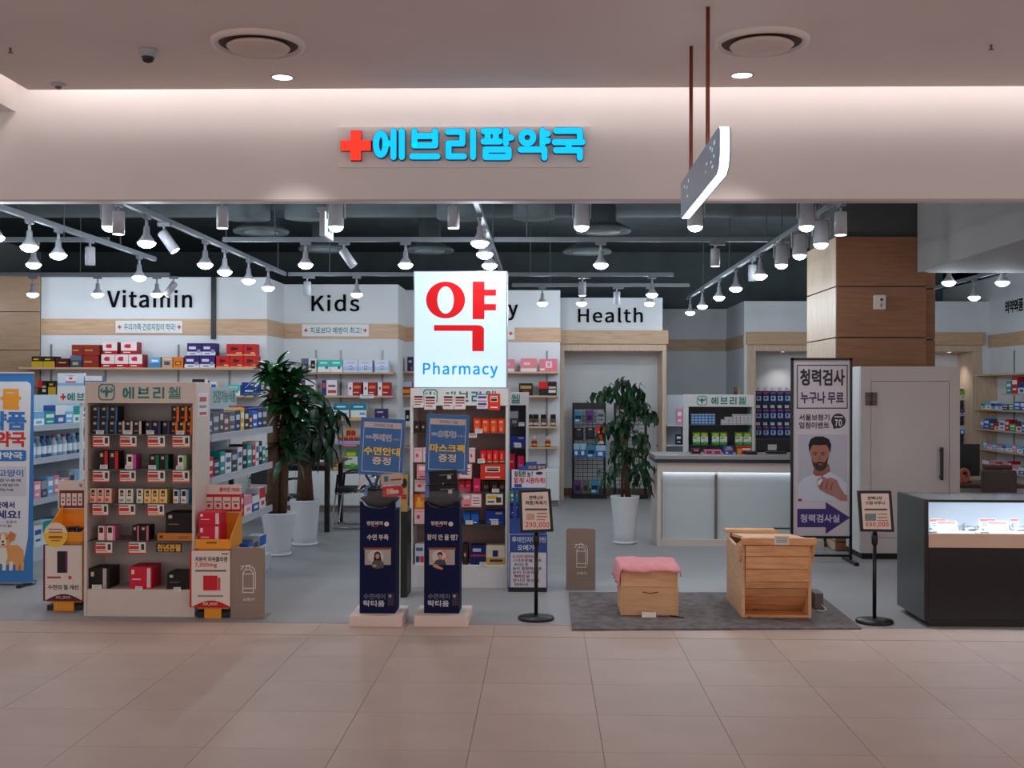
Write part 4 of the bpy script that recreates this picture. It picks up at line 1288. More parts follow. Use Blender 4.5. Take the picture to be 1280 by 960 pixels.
for sty, lab, sp, yt, yb in (
        ('wellness_blue', 'black box with blue edge stacked in the upper row of the left cabinet', [(114.3, 125), (125.2, 136), (136.2, 147.2)], 508, 525.8),
        ('wellness_orange', 'black box with orange edge stacked in the upper row of the left cabinet', [(214, 224.3), (224.5, 234.5), (234.8, 240.5)], 508, 526.8)):
    P(sty, lab, 'dark boxes stacked on the left cabinet top shelf', DA, 0, sp, yt, 0.13, ybot=yb)
for sty, lab, lev, sp, yt in (
        ('wellness_red', 'black box with red edge on the left cabinet second shelf', 1, [(122.5, 135), (136, 148)], 564),
        ('face_magenta', 'pale box with magenta side on the left cabinet second shelf', 1, [(158, 170)], 568),
        ('wellness_green', 'black box with green edge on the left cabinet second shelf', 1, [(186, 199), (199.3, 210.5)], 568.5),
        ('face_lime', 'pale box with lime green side on the left cabinet second shelf', 1, [(222, 233)], 569),
        ('face_peach', 'peach box with face picture on the left cabinet third shelf', 2, [(112, 121), (121.3, 130), (130.3, 139.5)], 610.5),
        ('face_pale', 'pale grey-green box with face picture on the left cabinet third shelf', 2, [(148, 157), (157.3, 166.5), (170.5, 179)], 611),
        ('face_yellow', 'yellow box with face picture on the left cabinet third shelf', 2, [(180, 189), (189.3, 198.5), (199, 209)], 611.5),
        ('face_blue', 'pale box with blue side and face picture on the left cabinet third shelf', 2, [(216.5, 225.5), (226, 236)], 612),
        ('face_pinkbox', 'pale pink box with face picture on the left cabinet fourth shelf', 3, [(122.5, 133), (133.5, 144)], 657.5),
        ('black_pink', 'black box with pink edge on the left cabinet fourth shelf', 3, [(165, 174.5), (175, 186.5)], 657),
        ('gold_box', 'flat golden brown box under a black box on the left cabinet fourth shelf', 3, [(196.5, 240.3)], 666.5),
        ('black_strip', 'black box with pale strip at the bottom of the left cabinet', 4, [(110.8, 137), ], 710.5),
        ('red_white', 'bright red box with white strip at the bottom of the left cabinet', 4, [(162, 190)], 708.5),
        ('black_box', 'low black box at the bottom right of the left cabinet', 4, [(208.5, 240.3)], 716.5)):
    z = zab if lev == 4 else za_[lev]
    P(sty, lab, 'boxes in the left cabinet', DA, z, sp, yt, 0.12 if lev < 4 else 0.2)
P('black_box', 'large black box lying on the flat golden box in the left cabinet', None, DA + 0.02, 0, [(207, 240.2)], 641, 0.2, ybot=666.3)
PRC = [C((230, 222, 216)), C((208, 52, 40)), C((60, 50, 50)), C((226, 120, 60))]


def price_card(px0, py0, px1, py1, D, label, foot=1):
    x0, x1, z0, z1 = R(px0, py0, px1, py1, D)
    mb = MB().mosaic(x0, x1, z0, z1, D, [(.06, .8, .6, .9, 2), (.06, .4, .62, .7, 1), (.74, .35, .92, .86, 2), (.06, .24, .7, .3, 2), (0, 0, 1, .12, foot), (0, 0, .05, 1, 1)])
    mb.face([(x0, D + 0.003, z0), (x0, D, z0), (x0, D, z1), (x0, D + 0.003, z1)])
    mb.face([(x1, D, z0), (x1, D + 0.003, z0), (x1, D + 0.003, z1), (x1, D, z1)])
    mb.face([(x1, D + 0.003, z0), (x0, D + 0.003, z0), (x0, D + 0.003, z1), (x1, D + 0.003, z1)])
    return tag(mb.build('price_card', PRC), label, 'price card')


rows = (((115.5, 136.5), (149.5, 170.5), (184, 206), (215, 237)), ((115.5, 136.5), (149, 169.5), (184, 206), (215, 236.5)), ((115, 135), (148, 169), (184, 205)), ((119, 140), (160, 182)))
for r, row in enumerate(rows):
    yt = (545, 588.5, 630.5, 678)[r]
    for k, (a, b) in enumerate(row):
        price_card(a, yt, b, yt + 14.5, LD + 0.008, 'red-printed price card, %s from left below the %s left cabinet shelf' % (ORD[k], ORD[r]), (1, 1, 3, 3)[k])
t = thing('name_strip', 'black and gold lettered strip hanging under the golden box', 'sign', (X(211, LD + .008), LD + 0.008, Z(690, LD, 211)))
x0, x1, z0, z1 = R(195, 679, 227.5, 690, LD + 0.008)
boxp('strip', x0, x1, LD + 0.006, LD + 0.009, z0, z1, BLACK, t)
T('천년관절', 197, 680.5, 225.5, 688.8, LD + 0.006, M('gold_print', (226, 170, 40), 0.5), t, 4)
for k, (a, b, y, lv) in enumerate(((120, 129.5, 538, 'top'), (155, 164.5, 538, 'top'), (183, 192.5, 538, 'top'), (220.5, 230, 538.5, 'top'), (125, 134.5, 581, 'second'), (156.5, 166, 581, 'second'), (185.5, 195, 581.5, 'second'),
                                   (220, 229.5, 582, 'second'), (115, 127, 731, 'lowest'), (169, 178, 733, 'lowest'), (217, 226, 734, 'lowest'))):
    n = sum(1 for q in range(k) if ((120, 155, 183, 220.5, 125, 156.5, 185.5, 220, 115, 169, 217)[q], 0) and ('top', 'top', 'top', 'top', 'second', 'second', 'second', 'second', 'lowest', 'lowest', 'lowest')[q] == lv)
    shelf_tag(a, y, b, y + 5.2, LD + 0.02 if lv != 'lowest' else LD - 0.001, 'small white price tag, %s from left on the %s shelf of the left cabinet' % (ORD[n], lv))
# notice taped on the right flank of the left cabinet
xs = X(244.5, LD) + 0.002
nt_ = thing('taped_notice', 'small white paper notice with red print taped to the left cabinet flank', 'notice', (xs, LD + 0.15, 1.2))
MB().box(xs - 0.0015, xs, LD + 0.05, LD + 0.3, Z(521, LD, 250), Z(491, LD, 250)).build('paper', C((226, 220, 220)), nt_)
for i, (zz, hh) in enumerate(((0.62, .2), (.36, .1), (.06, .12))):
    za, zb_ = Z(521, LD, 250), Z(491, LD, 250)
    MB().box(xs, xs + 0.0008, LD + 0.09, LD + 0.26, za + (zb_ - za) * zz, za + (zb_ - za) * (zz + hh)).build('print_line', C((196, 80, 84)) if i != 1 else C((140, 130, 136)), nt_)

# middle cabinet with the light box on top
MD = G(575, 735).y
KB, zm, zmb, mx0, mx1 = kiosk('white display cabinet with teal lettering under the pharmacy light box', 513, 635.5, MD, 0.4, 485.5, 507, (541, 578.5, 615, 656), 706.5, WHITE,
                              (529, 486.5, 547, 504.5), [('에', 556, 570, 489, 502.5), ('브', 573, 586, 489, 502.5), ('리', 589, 602, 489, 502.5), ('웰', 606, 620, 488.5, 502.8)], 575, back=(164, 134, 128))
DM = MD + 0.03
for sty, lab, z, sp, yt, dp in (
        ('dark_brown', 'small dark brown box at the left of the middle cabinet top shelf', zm[0], [(517.5, 525), (525.5, 533)], 526.5, .1),
        ('red_ora', 'orange red box on the right of the middle cabinet top shelf', zm[0], [(592, 601.5), (602, 612), (612.4, 622), (622.4, 631)], 523, .12),
        ('pale_pink_dot', 'pale pink box with red dot on the middle cabinet second shelf', zm[1], [(517, 528), (528.4, 540), (586, 594)], 560, .12),
        ('red_gloss', 'glossy red pack on the right of the middle cabinet second shelf', zm[1], [(600, 608), (608.3, 615.6), (616, 623.6), (624, 631)], 563, .12),
        ('pale_pink_dot', 'pale pink box at the left of the middle cabinet third shelf', zm[2], [(518, 534)], 600, .12),
        ('crimson', 'crimson box on the middle cabinet third shelf', zm[2], [(573, 581), (581.4, 589)], 601, .12),
        ('magenta', 'hot pink box on the middle cabinet third shelf', zm[2], [(591.5, 600.5)], 598, .12),
        ('black_gold_jar', 'black box with gold label on the middle cabinet third shelf', zm[2], [(603.5, 611.5), (614.5, 622), (624.5, 631)], 601, .1),
        ('orange_pack', 'orange pack at the left of the middle cabinet fourth shelf', zm[3] + .2, [(517.5, 531)], 617.5, .1),
        ('pale_pink_dot', 'pale pink box at the left of the middle cabinet fourth shelf', zm[3], [(517.5, 531)], 636.5, .1),
        ('blue_pack', 'blue pouch on the middle cabinet fourth shelf', zm[3], [(579, 588), (588.5, 599)], 640, .1),
        ('blue_box', 'deep blue box at the right of the middle cabinet fourth shelf', zm[3], [(607, 630)], 638.5, .12),
        ('white_blue_text', 'white box with blue lettering at the bottom left of the middle cabinet', zmb, [(518.5, 531.5)], 680, .14),
        ('dark_brown', 'dark box behind the navy stand at the bottom of the middle cabinet', zmb, [(578, 585)], 680, .14),
        ('navy_red', 'navy box with red line at the bottom of the middle cabinet', zmb, [(588, 607)], 682, .16),
        ('cream_gold', 'cream and gold box at the bottom right of the middle cabinet', zmb, [(607.5, 631)], 682, .16)):
    if sty == 'orange_pack':
        P(sty, lab, None, DM, 0, sp, yt, dp, ybot=636.2)
    else:
        P(sty, lab, 'boxes in the middle cabinet', DM, z, sp, yt, dp)
shelf_tag(594, 536, 603, 541.5, MD + 0.01, 'white price tag before the orange red boxes')
shelf_tag(597, 573.5, 606, 579, MD + 0.01, 'white price tag before the glossy red packs')
shelf_tag(615, 611, 624, 615.5, MD + 0.01, 'white price tag before the black and gold boxes')
shelf_tag(582, 650.5, 591, 655.5, MD + 0.01, 'white price tag before the blue pouches')
shelf_tag(614, 651, 623, 656, MD + 0.01, 'white price tag before the deep blue box')
shelf_tag(599.5, 702.5, 608, 707, MD - 0.002, 'white price tag before the navy box with red line')
# leaflets hung on and in the middle cabinet


def leaflet(px0, py0, px1, py1, D, label, sty='w'):
    x0, x1, z0, z1 = R(px0, py0, px1, py1, D)
    pal = {'w': [C((228, 222, 218)), C((208, 60, 50)), C((60, 54, 56))], 'r': [C((226, 58, 44)), C((250, 214, 200)), C((40, 30, 30))], 'p': [C((232, 150, 156)), C((240, 226, 222)), C((176, 60, 70))],
           'b': [C((226, 224, 232)), C((60, 74, 150)), C((206, 100, 110))], 'y': [C((226, 220, 210)), C((220, 180, 50)), C((70, 56, 50))]}[sty]
    rects = {'w': [(.1, .72, .9, .86, 2), (.1, .55, .9, .66, 1), (.1, .38, .9, .46, 2), (.1, .2, .7, .28, 1)], 'r': [(.2, .5, .8, .85, 1), (.25, .55, .75, .68, 2), (.25, .72, .75, .78, 2), (.2, .12, .8, .2, 1)],
             'p': [(.5, .08, .95, .92, 1), (.1, .6, .4, .85, 1), (.12, .1, .4, .2, 2), (.55, .65, .9, .72, 2), (.55, .45, .9, .52, 2), (.55, .25, .9, .32, 2)],
             'b': [(0, 0, 1, .06, 1), (0, .94, 1, 1, 1), (.1, .72, .9, .86, 1), (.1, .5, .9, .58, 2), (.1, .28, .9, .42, 1), (.1, .14, .8, .2, 2)],
             'y': [(.08, .55, .7, .85, 1), (.6, .2, .9, .7, 2), (.1, .2, .5, .35, 2)]}[sty]
    mb = MB().mosaic(x0, x1, z0, z1, D, rects)
    mb.face([(x0, D + 0.003, z0), (x0, D, z0), (x0, D, z1), (x0, D + 0.003, z1)])
    mb.face([(x1, D, z0), (x1, D + 0.003, z0), (x1, D + 0.003, z1), (x1, D, z1)])
    mb.face([(x1, D + 0.003, z0), (x0, D + 0.003, z0), (x0, D + 0.003, z1), (x1, D + 0.003, z1)])
    return tag(mb.build('leaflet', pal), label, 'leaflet')


for k, (a, b, c, d, s, l) in enumerate((
        (516.5, 492.5, 529.5, 509.5, 'w', 'white leaflet hung at the far left of the middle cabinet header'), (530.5, 493, 545, 512, 'w', 'white leaflet hung over the emblem of the middle cabinet'),
        (553.5, 492.5, 567, 511.5, 'w', 'white leaflet hung below the first letter of the middle cabinet'), (568, 493, 582, 511.5, 'w', 'white leaflet hung below the second letter of the middle cabinet'),
        (596, 492.5, 609.5, 512, 'b', 'blue-edged leaflet hung on the right of the middle cabinet header'), (610, 492, 625, 512.5, 'r', 'orange red leaflet hung at the far right of the middle cabinet header'),
        (521, 580.5, 550, 598.5, 'p', 'pink leaflet card behind the left of the blue poster'), (560, 579.5, 590, 598.5, 'p', 'pink leaflet card right behind the blue poster'),
        (600.5, 580.5, 631, 599.5, 'r', 'red leaflet card under the glossy red packs'), (577, 617, 602, 634, 'p', 'pink leaflet card above the blue pouches'),
        (607.5, 617.5, 628.5, 631, 'y', 'white and yellow leaflet card above the deep blue box'), (586, 541.5, 596, 547, 'w', 'tiny white card at the edge of the middle cabinet top shelf'))):
    leaflet(a, b, c, d, MD - 0.012 if k < 6 else MD + 0.009, l, s)

# the light box
x0, x1, z0, z1 = R(517, 338.5, 634, 484.5, MD)
z0 = A(575, 485.5, MD).z + 0.002
lb = thing('light_box', 'square lit pharmacy light box standing on the middle cabinet', 'light box', ((x0 + x1) / 2, MD + 0.1, z0))
boxp('housing', x0, x1, MD + 0.006, MD + 0.2, z0, z1, M('aluminium', (176, 176, 182), 0.35, metal=0.7, noise=0.02), lb, bev=0.003)
lf_ = boxp('lit_face', x0 + 0.008, x1 - 0.008, MD + 0.0, MD + 0.0058, z0 + 0.008, z1 - 0.008, M('light_box_glow', (196, 220, 250), 0.4, emit=0.6, spec=0.1), lb)
LRED = M('backlit_red', (214, 30, 34), 0.5, emit=0.36, spec=0.1)
LCY = M('backlit_cyan', (10, 146, 204), 0.5, emit=0.45, spec=0.1)
mb = MB()
oo, ii = [A(a, b, MD) for a, b in epx(557, 375, 24.4, 23, 40)], [A(a, b, MD) for a, b in epx(557, 375, 10.3, 17, 40)]
for k in range(40):
    l = (k + 1) % 40
    mb.prism([(oo[k].x, oo[k].z), (ii[k].x, ii[k].z), (ii[l].x, ii[l].z), (oo[l].x, oo[l].z)][::-1], MD - 0.002, MD - 0.0008)
for r in ((590.8, 352, 605.6, 399), (605.3, 362, 620, 369.7), (605.3, 380, 620, 388), (542.5, 406.3, 596, 413.6), (590.3, 410, 605, 439)):
    a0, a1, b0, b1 = R(r[0], r[1], r[2], r[3], MD)
    mb.box(a0, a1, MD - 0.002 - r[0] * 1e-7, MD - 0.0008, b0, b1)
pp = [A(a, b, MD) for a, b in [(595, 413.6), (595, 406.3), (600, 406.6), (603.5, 408.5), (605, 412), (605, 414)]]
mb.prism([(p.x, p.z) for p in pp][::-1], MD - 0.0021, MD - 0.0008)
mb.build('letter', LRED, lf_)
T('Pharmacy', 529, 453, 622, 472, MD, LCY, lf_, 1)

# second cabinet standing behind the middle one
BD = 10.6
KC, zc, zcb, cx0, cx1 = kiosk('white display cabinet half hidden behind the middle cabinet', 547, 660.5, BD, 0.4, 490.5, 506.5, (532, 559.5, 590, 630), 680, WHITE,
                              (560, 493, 574, 504.5), [('에', 585, 597, 493, 504.5), ('브', 602, 614, 493, 504.5), ('리', 620, 632, 493, 504.5), ('웰', 638.5, 650, 493, 504.6)], 648, back=(110, 108, 122))
for sty, lab, lv, sp, yt in (('gen2_grey', 'white and grey box on the top shelf of the hidden cabinet', 0, [(637, 648)], 514), ('blue_box', 'navy box on the second shelf of the hidden cabinet', 1, [(638, 656.5)], 545),
                             ('crimson', 'dark red box on the third shelf of the hidden cabinet', 2, [(633, 644)], 567), ('magenta', 'hot pink box on the third shelf of the hidden cabinet', 2, [(647, 655)], 570)):
    P(sty, lab, None, BD + 0.04, zc[lv], sp, yt, 0.15)
shelf_tag(648.5, 528, 655.5, 532.5, BD + 0.01, 'white price tag on the hidden cabinet top shelf')
shelf_tag(643, 554.5, 651.5, 559.3, BD + 0.01, 'white price tag before the navy box of the hidden cabinet')


# ---------------------------------------------------------------- gondolas that show their right flank
def gondola(label, xe, ya, yb, zs, dep, top):
    t = thing('gondola_shelf', label, 'shelf unit', (xe - dep / 2, (ya + yb) / 2, 0))
    g = M('grey_gondola', (196, 200, 208), 0.5, noise=0.02)
    boxp('base_plinth', xe - dep, xe, ya, yb, 0, 0.14, g, t, bev=0.004)
    boxp('back_board', xe - dep, xe - dep + 0.03, ya, yb, 0.142, top, M('pale_back_board', (186, 196, 206), 0.6, noise=0.02), t)
    for z in zs:
        boxp('shelf', xe - dep + 0.032, xe, ya, yb, z - 0.025, z, g, t, bev=0.003)
        boxp('price_rail', xe, xe + 0.012, ya, yb, z - 0.045, z + 0.012, M('price_rail_plastic', (206, 210, 220), 0.2, alpha=0.75), t)
    return t


def fill(xe, ya, yb, z, hmax, where, seed, pal, wmin=0.07, wmax=0.16, dep=0.12, face=math.pi / 2, gap=0.012, sgn=1, dark=False):
    rnd = random.Random(seed)
    y, k = ya + 0.03, 0
    last = None
    while k < 16:
        w = rnd.uniform(wmin, wmax)
        if y + w > yb:
            break
        c = rnd.choice([q for q in pal if q != last])
        last = c
        h = rnd.uniform(hmax * 0.6, hmax)
        s = ('gen_' if dark else rnd.choice(('gen_', 'gen2_'))) + c
        put('medicine_box', '%s carton, %s from the near end on %s' % (c, ORD[k], where), 'box', pack_mesh(s, w, h, dep), (xe - sgn * (dep / 2 + 0.03), y + w / 2, z + 0.001), face, 'cartons on ' + where)
        y += w + gap
        k += 1


G1X, G1A, G1B = X(244.5, LD) + 0.0, LD + 0.38, 10.45
ZG = (0.56, 0.95, 1.27)
gondola('pale grey gondola shelf behind the left cabinet', G1X, G1A, G1B, ZG, 0.42, 1.5)
fill(G1X, G1A, G1B, ZG[2], 0.2, 'the upper shelf behind the left cabinet', 3, ['black', 'yellow', 'bright blue', 'charcoal', 'navy blue', 'maroon'], 0.1, 0.18, dark=True)
fill(G1X, G1A, G1B, ZG[1], 0.21, 'the middle shelf behind the left cabinet', 5, ['white', 'teal', 'black', 'brown', 'charcoal', 'red'], 0.1, 0.18, dark=True)
fill(G1X, G1A + .6, G1B, ZG[0], 0.2, 'the lower shelf behind the left cabinet', 8, ['red', 'pink', 'maroon', 'white'], 0.2, 0.32)
fill(G1X, G1A, G1B, 0.14, 0.2, 'the base shelf behind the left cabinet', 9, ['bright blue', 'white', 'grey'], 0.14, 0.25)
# grey header sign lying along the top of that gondola
t = thing('gondola_sign', 'grey slanted header sign with teal letters on the gondola', 'sign', (G1X - 0.05, 9.3, 1.47))
boxp('board', G1X - 0.02, G1X - 0.001, G1A + 0.02, 9.25, 1.49, 1.63, M('grey_sign_board', (170, 184, 190), 0.5, noise=0.02), t)
boxp('foot', G1X - 0.014, G1X - 0.008, G1A + 0.02, 9.25, 1.272, 1.489, ACRYL, t)
TW('건강기능식품', 0, 0.62, 1.515, 1.605, 0.0, TEAL, t, 3, fn=lambda p: Vector((G1X - 0.0 - p.y, G1A + 0.06 + p.x, p.z)))
P('gen2_black', 'white box with black band on top of the gondola back board', None, 9.0, 1.5, [(240, 256)], 474, 0.09)

G2X = -4.72
gondola('pale grey gondola shelf with bottles beside the blue banner', G2X, 10.4, 13.0, (0.575, 0.955, 1.262), 0.42, 1.55)
fill(G2X, 10.4, 12.9, 1.262, 0.19, 'the upper shelf beside the banner', 12, ['white', 'sky blue', 'grey', 'teal'], 0.16, 0.26)
fill(G2X, 10.4, 12.9, 0.575, 0.22, 'the lower shelf beside the banner', 14, ['white', 'grey', 'pink', 'sky blue'], 0.1, 0.2)
fill(G2X, 10.4, 12.9, 0.14, 0.3, 'the base of the gondola beside the banner', 15, ['green', 'white', 'teal', 'grey'], 0.16, 0.26)
btm = [[('body', MB().lathe([(0.036, 0), (0.038, 0.02), (0.038, 0.13), (0.016, 0.17), (0.016, 0.18)], n=12).mesh('bottle_body', C(c), True)), ('cap', MB().lathe([(0.019, 0.18), (0.019, 0.205)], n=12).mesh('bottle_cap', C(d), True)),
        ('label_band', MB().lathe([(0.0388, 0.035), (0.0388, 0.11)], n=12, caps=False).mesh('label_band', C((226, 232, 240)), True))] for c, d in (((120, 146, 176), (206, 206, 212)), ((70, 98, 146), (50, 70, 120)), ((170, 182, 192), (176, 76, 76)))]
for k in range(14):
    s = (0, 1, 2, 0, 1, 1, 2, 0, 2, 1, 0, 1, 2, 0)[k]
    two_part('bottle', ('light blue bottle with white cap', 'deep blue bottle with navy cap', 'clear bottle with red cap')[s] + ', %s on the middle shelf beside the banner' % ORD[k], 'bottle',
             (G2X - 0.08, 10.5 + 0.12 * k, 0.956), btm[s], 'bottles on the middle shelf beside the banner')
# end sign with red cross on that gondola
x0, x1, z0, z1 = R(71.5, 482, 128, 504, 10.9)
t = thing('aisle_sign', 'white header sign with red cross and teal letters left of the left cabinet', 'sign', ((x0 + x1) / 2, 10.9, 0))
boxp('board', x0, x1, 10.9, 10.94, z0, z1, WHITE, t)
boxp('post', x0 + 0.2, x0 + 0.23, 10.941, 10.96, 0.02, z1 - 0.02, WHITE, t)
boxp('floor_foot', x0 + 0.05, x0 + 0.38, 10.85, 11.05, 0, 0.019, WHITE, t)
for g_, a, b in (('에', 84, 94), ('브', 96, 105.5), ('리', 108, 117)):
    a0, a1, b0, b1 = R(a, 491, b, 501, 10.9)
    mb = MB()
    strokes(mb, g_, a0, a1, b0, b1, 10.8975, 10.899, 0.16, rnd=False)
    mb.build('letter', TEAL, t)
flat('red_cross', [(78, 500), (80, 500), (80, 497.5), (82.5, 497.5), (82.5, 495), (80, 495), (80, 492), (78, 492), (78, 495), (75.5, 495), (75.5, 497.5), (78, 497.5)], 10.9, RED, t)
style('firstaid', (222, 228, 236), (0, 0, 1, .2, (140, 186, 226)), (.3, .4, .7, .75, (236, 238, 242)), (.38, .75, .62, .82, (150, 160, 172)), (.44, .5, .56, .66, (206, 50, 60)), (.3, .22, .7, .34, (206, 90, 90)))
P('firstaid', 'white first aid carton standing on the header sign', None, 10.895, z1, [(71.8, 105)], 466.5, 0.05)
P('gen2_white', 'white carton lying beside the first aid carton', None, 10.895, z1, [(106, 128)], 470, 0.05)

# ---------------------------------------------------------------- shelves and racks at the back right
HD = WH + 0.4


def grid_rack(label, px0, px1, ytop, items, D=HD):
    x0, x1 = X(px0, D), X(px1, D)
    zt = A((px0 + px1) / 2, ytop, D).z
    t = thing('grid_rack', label, 'display rack', ((x0 + x1) / 2, D + 0.05, 0))
    boxp('post', x0, x0 + 0.035, D + 0.01, D + 0.06, 0.06, zt, BLKMET, t)
    boxp('post', x1 - 0.035, x1, D + 0.01, D + 0.06, 0.06, zt, BLKMET, t)
    boxp('top_board', x0 + 0.036, x1 - 0.036, D + 0.01, D + 0.04, zt - 0.1, zt, BLACK, t)
    boxp('base', x0 - 0.01, x1 + 0.01, D - 0.1, D + 0.2, 0.0, 0.06, BLACK, t)
    mb = MB()
    z = 0.14
    while z < zt - 0.12:
        mb.box(x0 + 0.035, x1 - 0.035, D + 0.033, D + 0.039, z, z + 0.006)
        z += 0.06
    x = x0 + 0.09
    while x < x1 - 0.06:
        mb.box(x, x + 0.006, D + 0.039, D + 0.045, 0.07, zt - 0.1)
        x += 0.07
    o = mb.build('wire_grid', BLKMET, t)
    o['kind'] = 'stuff'
    for (sty, lab, a, b, c, d, nm) in items:
        P(sty, lab, None, D - 0.032, 0, [(a, c)], b, 0.04, name=nm, cat='pack', ybot=d)
    return t


grid_rack('black wire display rack left of the fig tree in the alcove', 715.5, 757.5, 503.5, [
    ('cyan_pack', 'teal and white eye mask pack hanging at the top left of the rack', 718, 514, 727.5, 528, 'hanging_pack'), ('violet_pack', 'pink and black mask pack hanging at the top of the rack', 731.5, 513, 742.5, 529, 'hanging_pack'),
    ('gen_grey', 'grey pack hanging at the top right of the rack', 746, 515, 756, 528, 'hanging_pack'),
    ('black_hang', 'black support pack hanging left in the second row of the rack', 718, 535, 729.5, 550, 'hanging_pack'), ('black_hang', 'black support pack hanging in the middle of the second row', 732, 534.5, 743.5, 549.5, 'hanging_pack'),
    ('red_hang', 'bright red pack hanging in the second row of the rack', 745, 533, 756, 554.5, 'hanging_pack'),
    ('blue_white_pack', 'blue and white pack at the left of the third row', 717, 554.5, 724.5, 571.5, 'hanging_pack'), ('blue_white_pack', 'blue and white pack second in the third row', 725, 554.5, 732.8, 571.5, 'hanging_pack'),
    ('cyan_pack', 'teal pack third in the third row', 733.8, 556.5, 744.5, 572, 'hanging_pack'), ('blue_white_pack', 'teal and white pack at the right of the third row', 745, 556.5, 757, 572, 'hanging_pack'),
    ('violet_pack', 'violet pack in the bottom row of the rack', 717, 600, 727, 617, 'hanging_pack'), ('olive_pack', 'olive pack in the bottom row of the rack', 727.5, 600, 737, 617, 'hanging_pack'), ('cyan_pack', 'teal pack in the bottom row of the rack', 738.5, 600, 748.5, 617, 'hanging_pack')])
grid_rack('black wire display rack behind the fig tree in the alcove', 767.5, 809, 503.5, [
    ('red_hang', 'red and white pack hanging high behind the fig tree', 795, 511, 802, 522, 'hanging_pack'), ('blue_pack', 'blue pack hanging high at the right behind the fig tree', 802.5, 512, 809, 526, 'hanging_pack'),
    ('orange_pack', 'orange pack hanging behind the fig tree', 800, 553, 809, 568, 'hanging_pack'), ('orange_pack', 'small orange pack low behind the fig tree', 769, 580, 774, 586, 'hanging_pack'),
    ('gen_pink', 'pink pack low at the right behind the fig tree', 796, 585, 804, 592, 'hanging_pack'), ('gen_grey', 'grey pack hanging in the middle row behind the fig tree', 790, 535, 799, 549, 'hanging_pack')])

# packs hung on the recess behind the counter
RD = WR + 0.35
x0, x1 = X(944, RD), X(1012, RD)
t = thing('pack_rack', 'black rack behind the counter holding blue hanging packs', 'display rack', ((x0 + x1) / 2, RD + 0.1, 0))
boxp('back_panel', x0, x1, RD + 0.03, RD + 0.06, 0.0, A(960, 490, RD).z, BLACK, t)
for k, y in enumerate((509, 530, 551)):
    boxp('rail', x0, x1, RD - 0.01, RD + 0.029, A(960, y, RD).z - 0.008, A(960, y, RD).z, BLACK, t)
for r, (yt, yb) in enumerate(((488.5, 503), (510.5, 524.5), (532, 545.5))):
    for k in range(6):
        a = 944.5 + 9 * k
        P('blue_hang', 'blue pack, %s from the left in the %s hanging row behind the counter' % (ORD[k], ORD[r]), None, RD - 0.012, 0, [(a, a + 8.2)], yt, 0.035, name='hanging_pack', cat='pack', ybot=yb)
    for k in range(5):
        a = 945 + 9 * k
        shelf_tag(a, yt - 4, a + 5, yt - 0.6, RD - 0.03, 'small price tag, %s from the left above the %s blue row' % (ORD[k], ORD[r]))
RD2 = RD
x0, x1 = X(1160, RD2), X(1216.5, RD2)
t = thing('pack_rack', 'dark rack in the portal recess to the right of the booth', 'display rack', ((x0 + x1) / 2, RD2 + 0.1, 0))
boxp('back_panel', x0, x1, RD2 + 0.03, RD2 + 0.06, 0.0, A(1205, 486, RD2).z, M('dark_grey_panel', (52, 54, 60), 0.6, noise=0.03), t)
for r, (yt, yb, s) in enumerate(((488, 501, 'green_hang'), (511, 521.5, 'blue_hang'), (532, 543.5, 'blue_white_pack'))):
    boxp('rail', x0, x1, RD2 - 0.01, RD2 + 0.029, A(1205, yb + 6, RD2).z - 0.008, A(1205, yb + 6, RD2).z, BLACK, t)
    for k in range(2):
        a = 1199.5 + 8.3 * k
        P(s, '%s pack, %s in the %s row of the rack beside the booth' % (('green and white', 'navy blue', 'pale blue')[r], 'left one' if k == 0 else 'right one', ORD[r]), None, RD2 - 0.012, 0, [(a, a + 7.3)], yt, 0.035, name='hanging_pack', cat='pack', ybot=yb)
# tiny recess spotlights
for p, nm in ((979, 'behind the counter'), (1188, 'above the booth')):
    x = X(p, WR + 0.3, 439)
    zz = Z(431, WR, 980) - 0.102
    t = thing('recess_spot', 'tiny lit spotlight under the portal lintel ' + nm, 'downlight', (x, WR + 0.35, zz - 0.012))
    MB().lathe([(0.03, -0.01), (0.04, -0.01), (0.042, 0.0)], (x, WR + 0.35, zz), 16, caps=False).build('trim_ring', LAMPB, t, smooth=True)
    MB().lathe([(0.03, -0.008), (0.03, -0.002)], (x, WR + 0.35, zz), 16).build('lens', CANG, t)
    lamp_light('recess_beam', 'SPOT', 9, NEUT, t, (0, 0, -0.01), 110, 0.8, 0.03)

# shelves on the right side wall
XE = XR - 0.34
t = thing('wall_shelving', 'wall shelves packed with medicines on the right side wall', 'shelves', (XR - 0.17, 16.6, 0))
ZR = [A(1224, y, 17.9).z for y in (468, 511, 535.5, 560, 584)]
for z in ZR:
    boxp('shelf_board', XE, XR - 0.001, 14.6, 18.05, z - 0.025, z, OAK, t, bev=0.003)
boxp('end_panel', XE, XR - 0.001, 18.052, 18.08, 0, ZR[0], OAKF, t)
z2 = A(1256, 492, 17.0).z
boxp('short_shelf_board', XE, XR - 0.001, 14.6, 17.0, z2 - 0.02, z2, OAK, t, bev=0.003)
for yy in (17.4, 16.3, 15.2):
    boxp('slotted_rail', XR - 0.012, XR - 0.001, yy - 0.012, yy + 0.012, 0.5, ZR[0] + 0.35, M('grey_rail'), t)
RP = -math.pi / 2
fill(XE, 15.6, 17.0, z2, 0.24, 'the short right wall shelf', 31, ['red', 'navy blue', 'red', 'teal'], 0.16, 0.26, face=RP, sgn=-1)
fill(XE, 15.6, 18.0, ZR[1], 0.13, 'the second shelf on the right wall', 32, ['sky blue', 'white', 'bright blue', 'green', 'navy blue'], 0.14, 0.24, face=RP, sgn=-1)
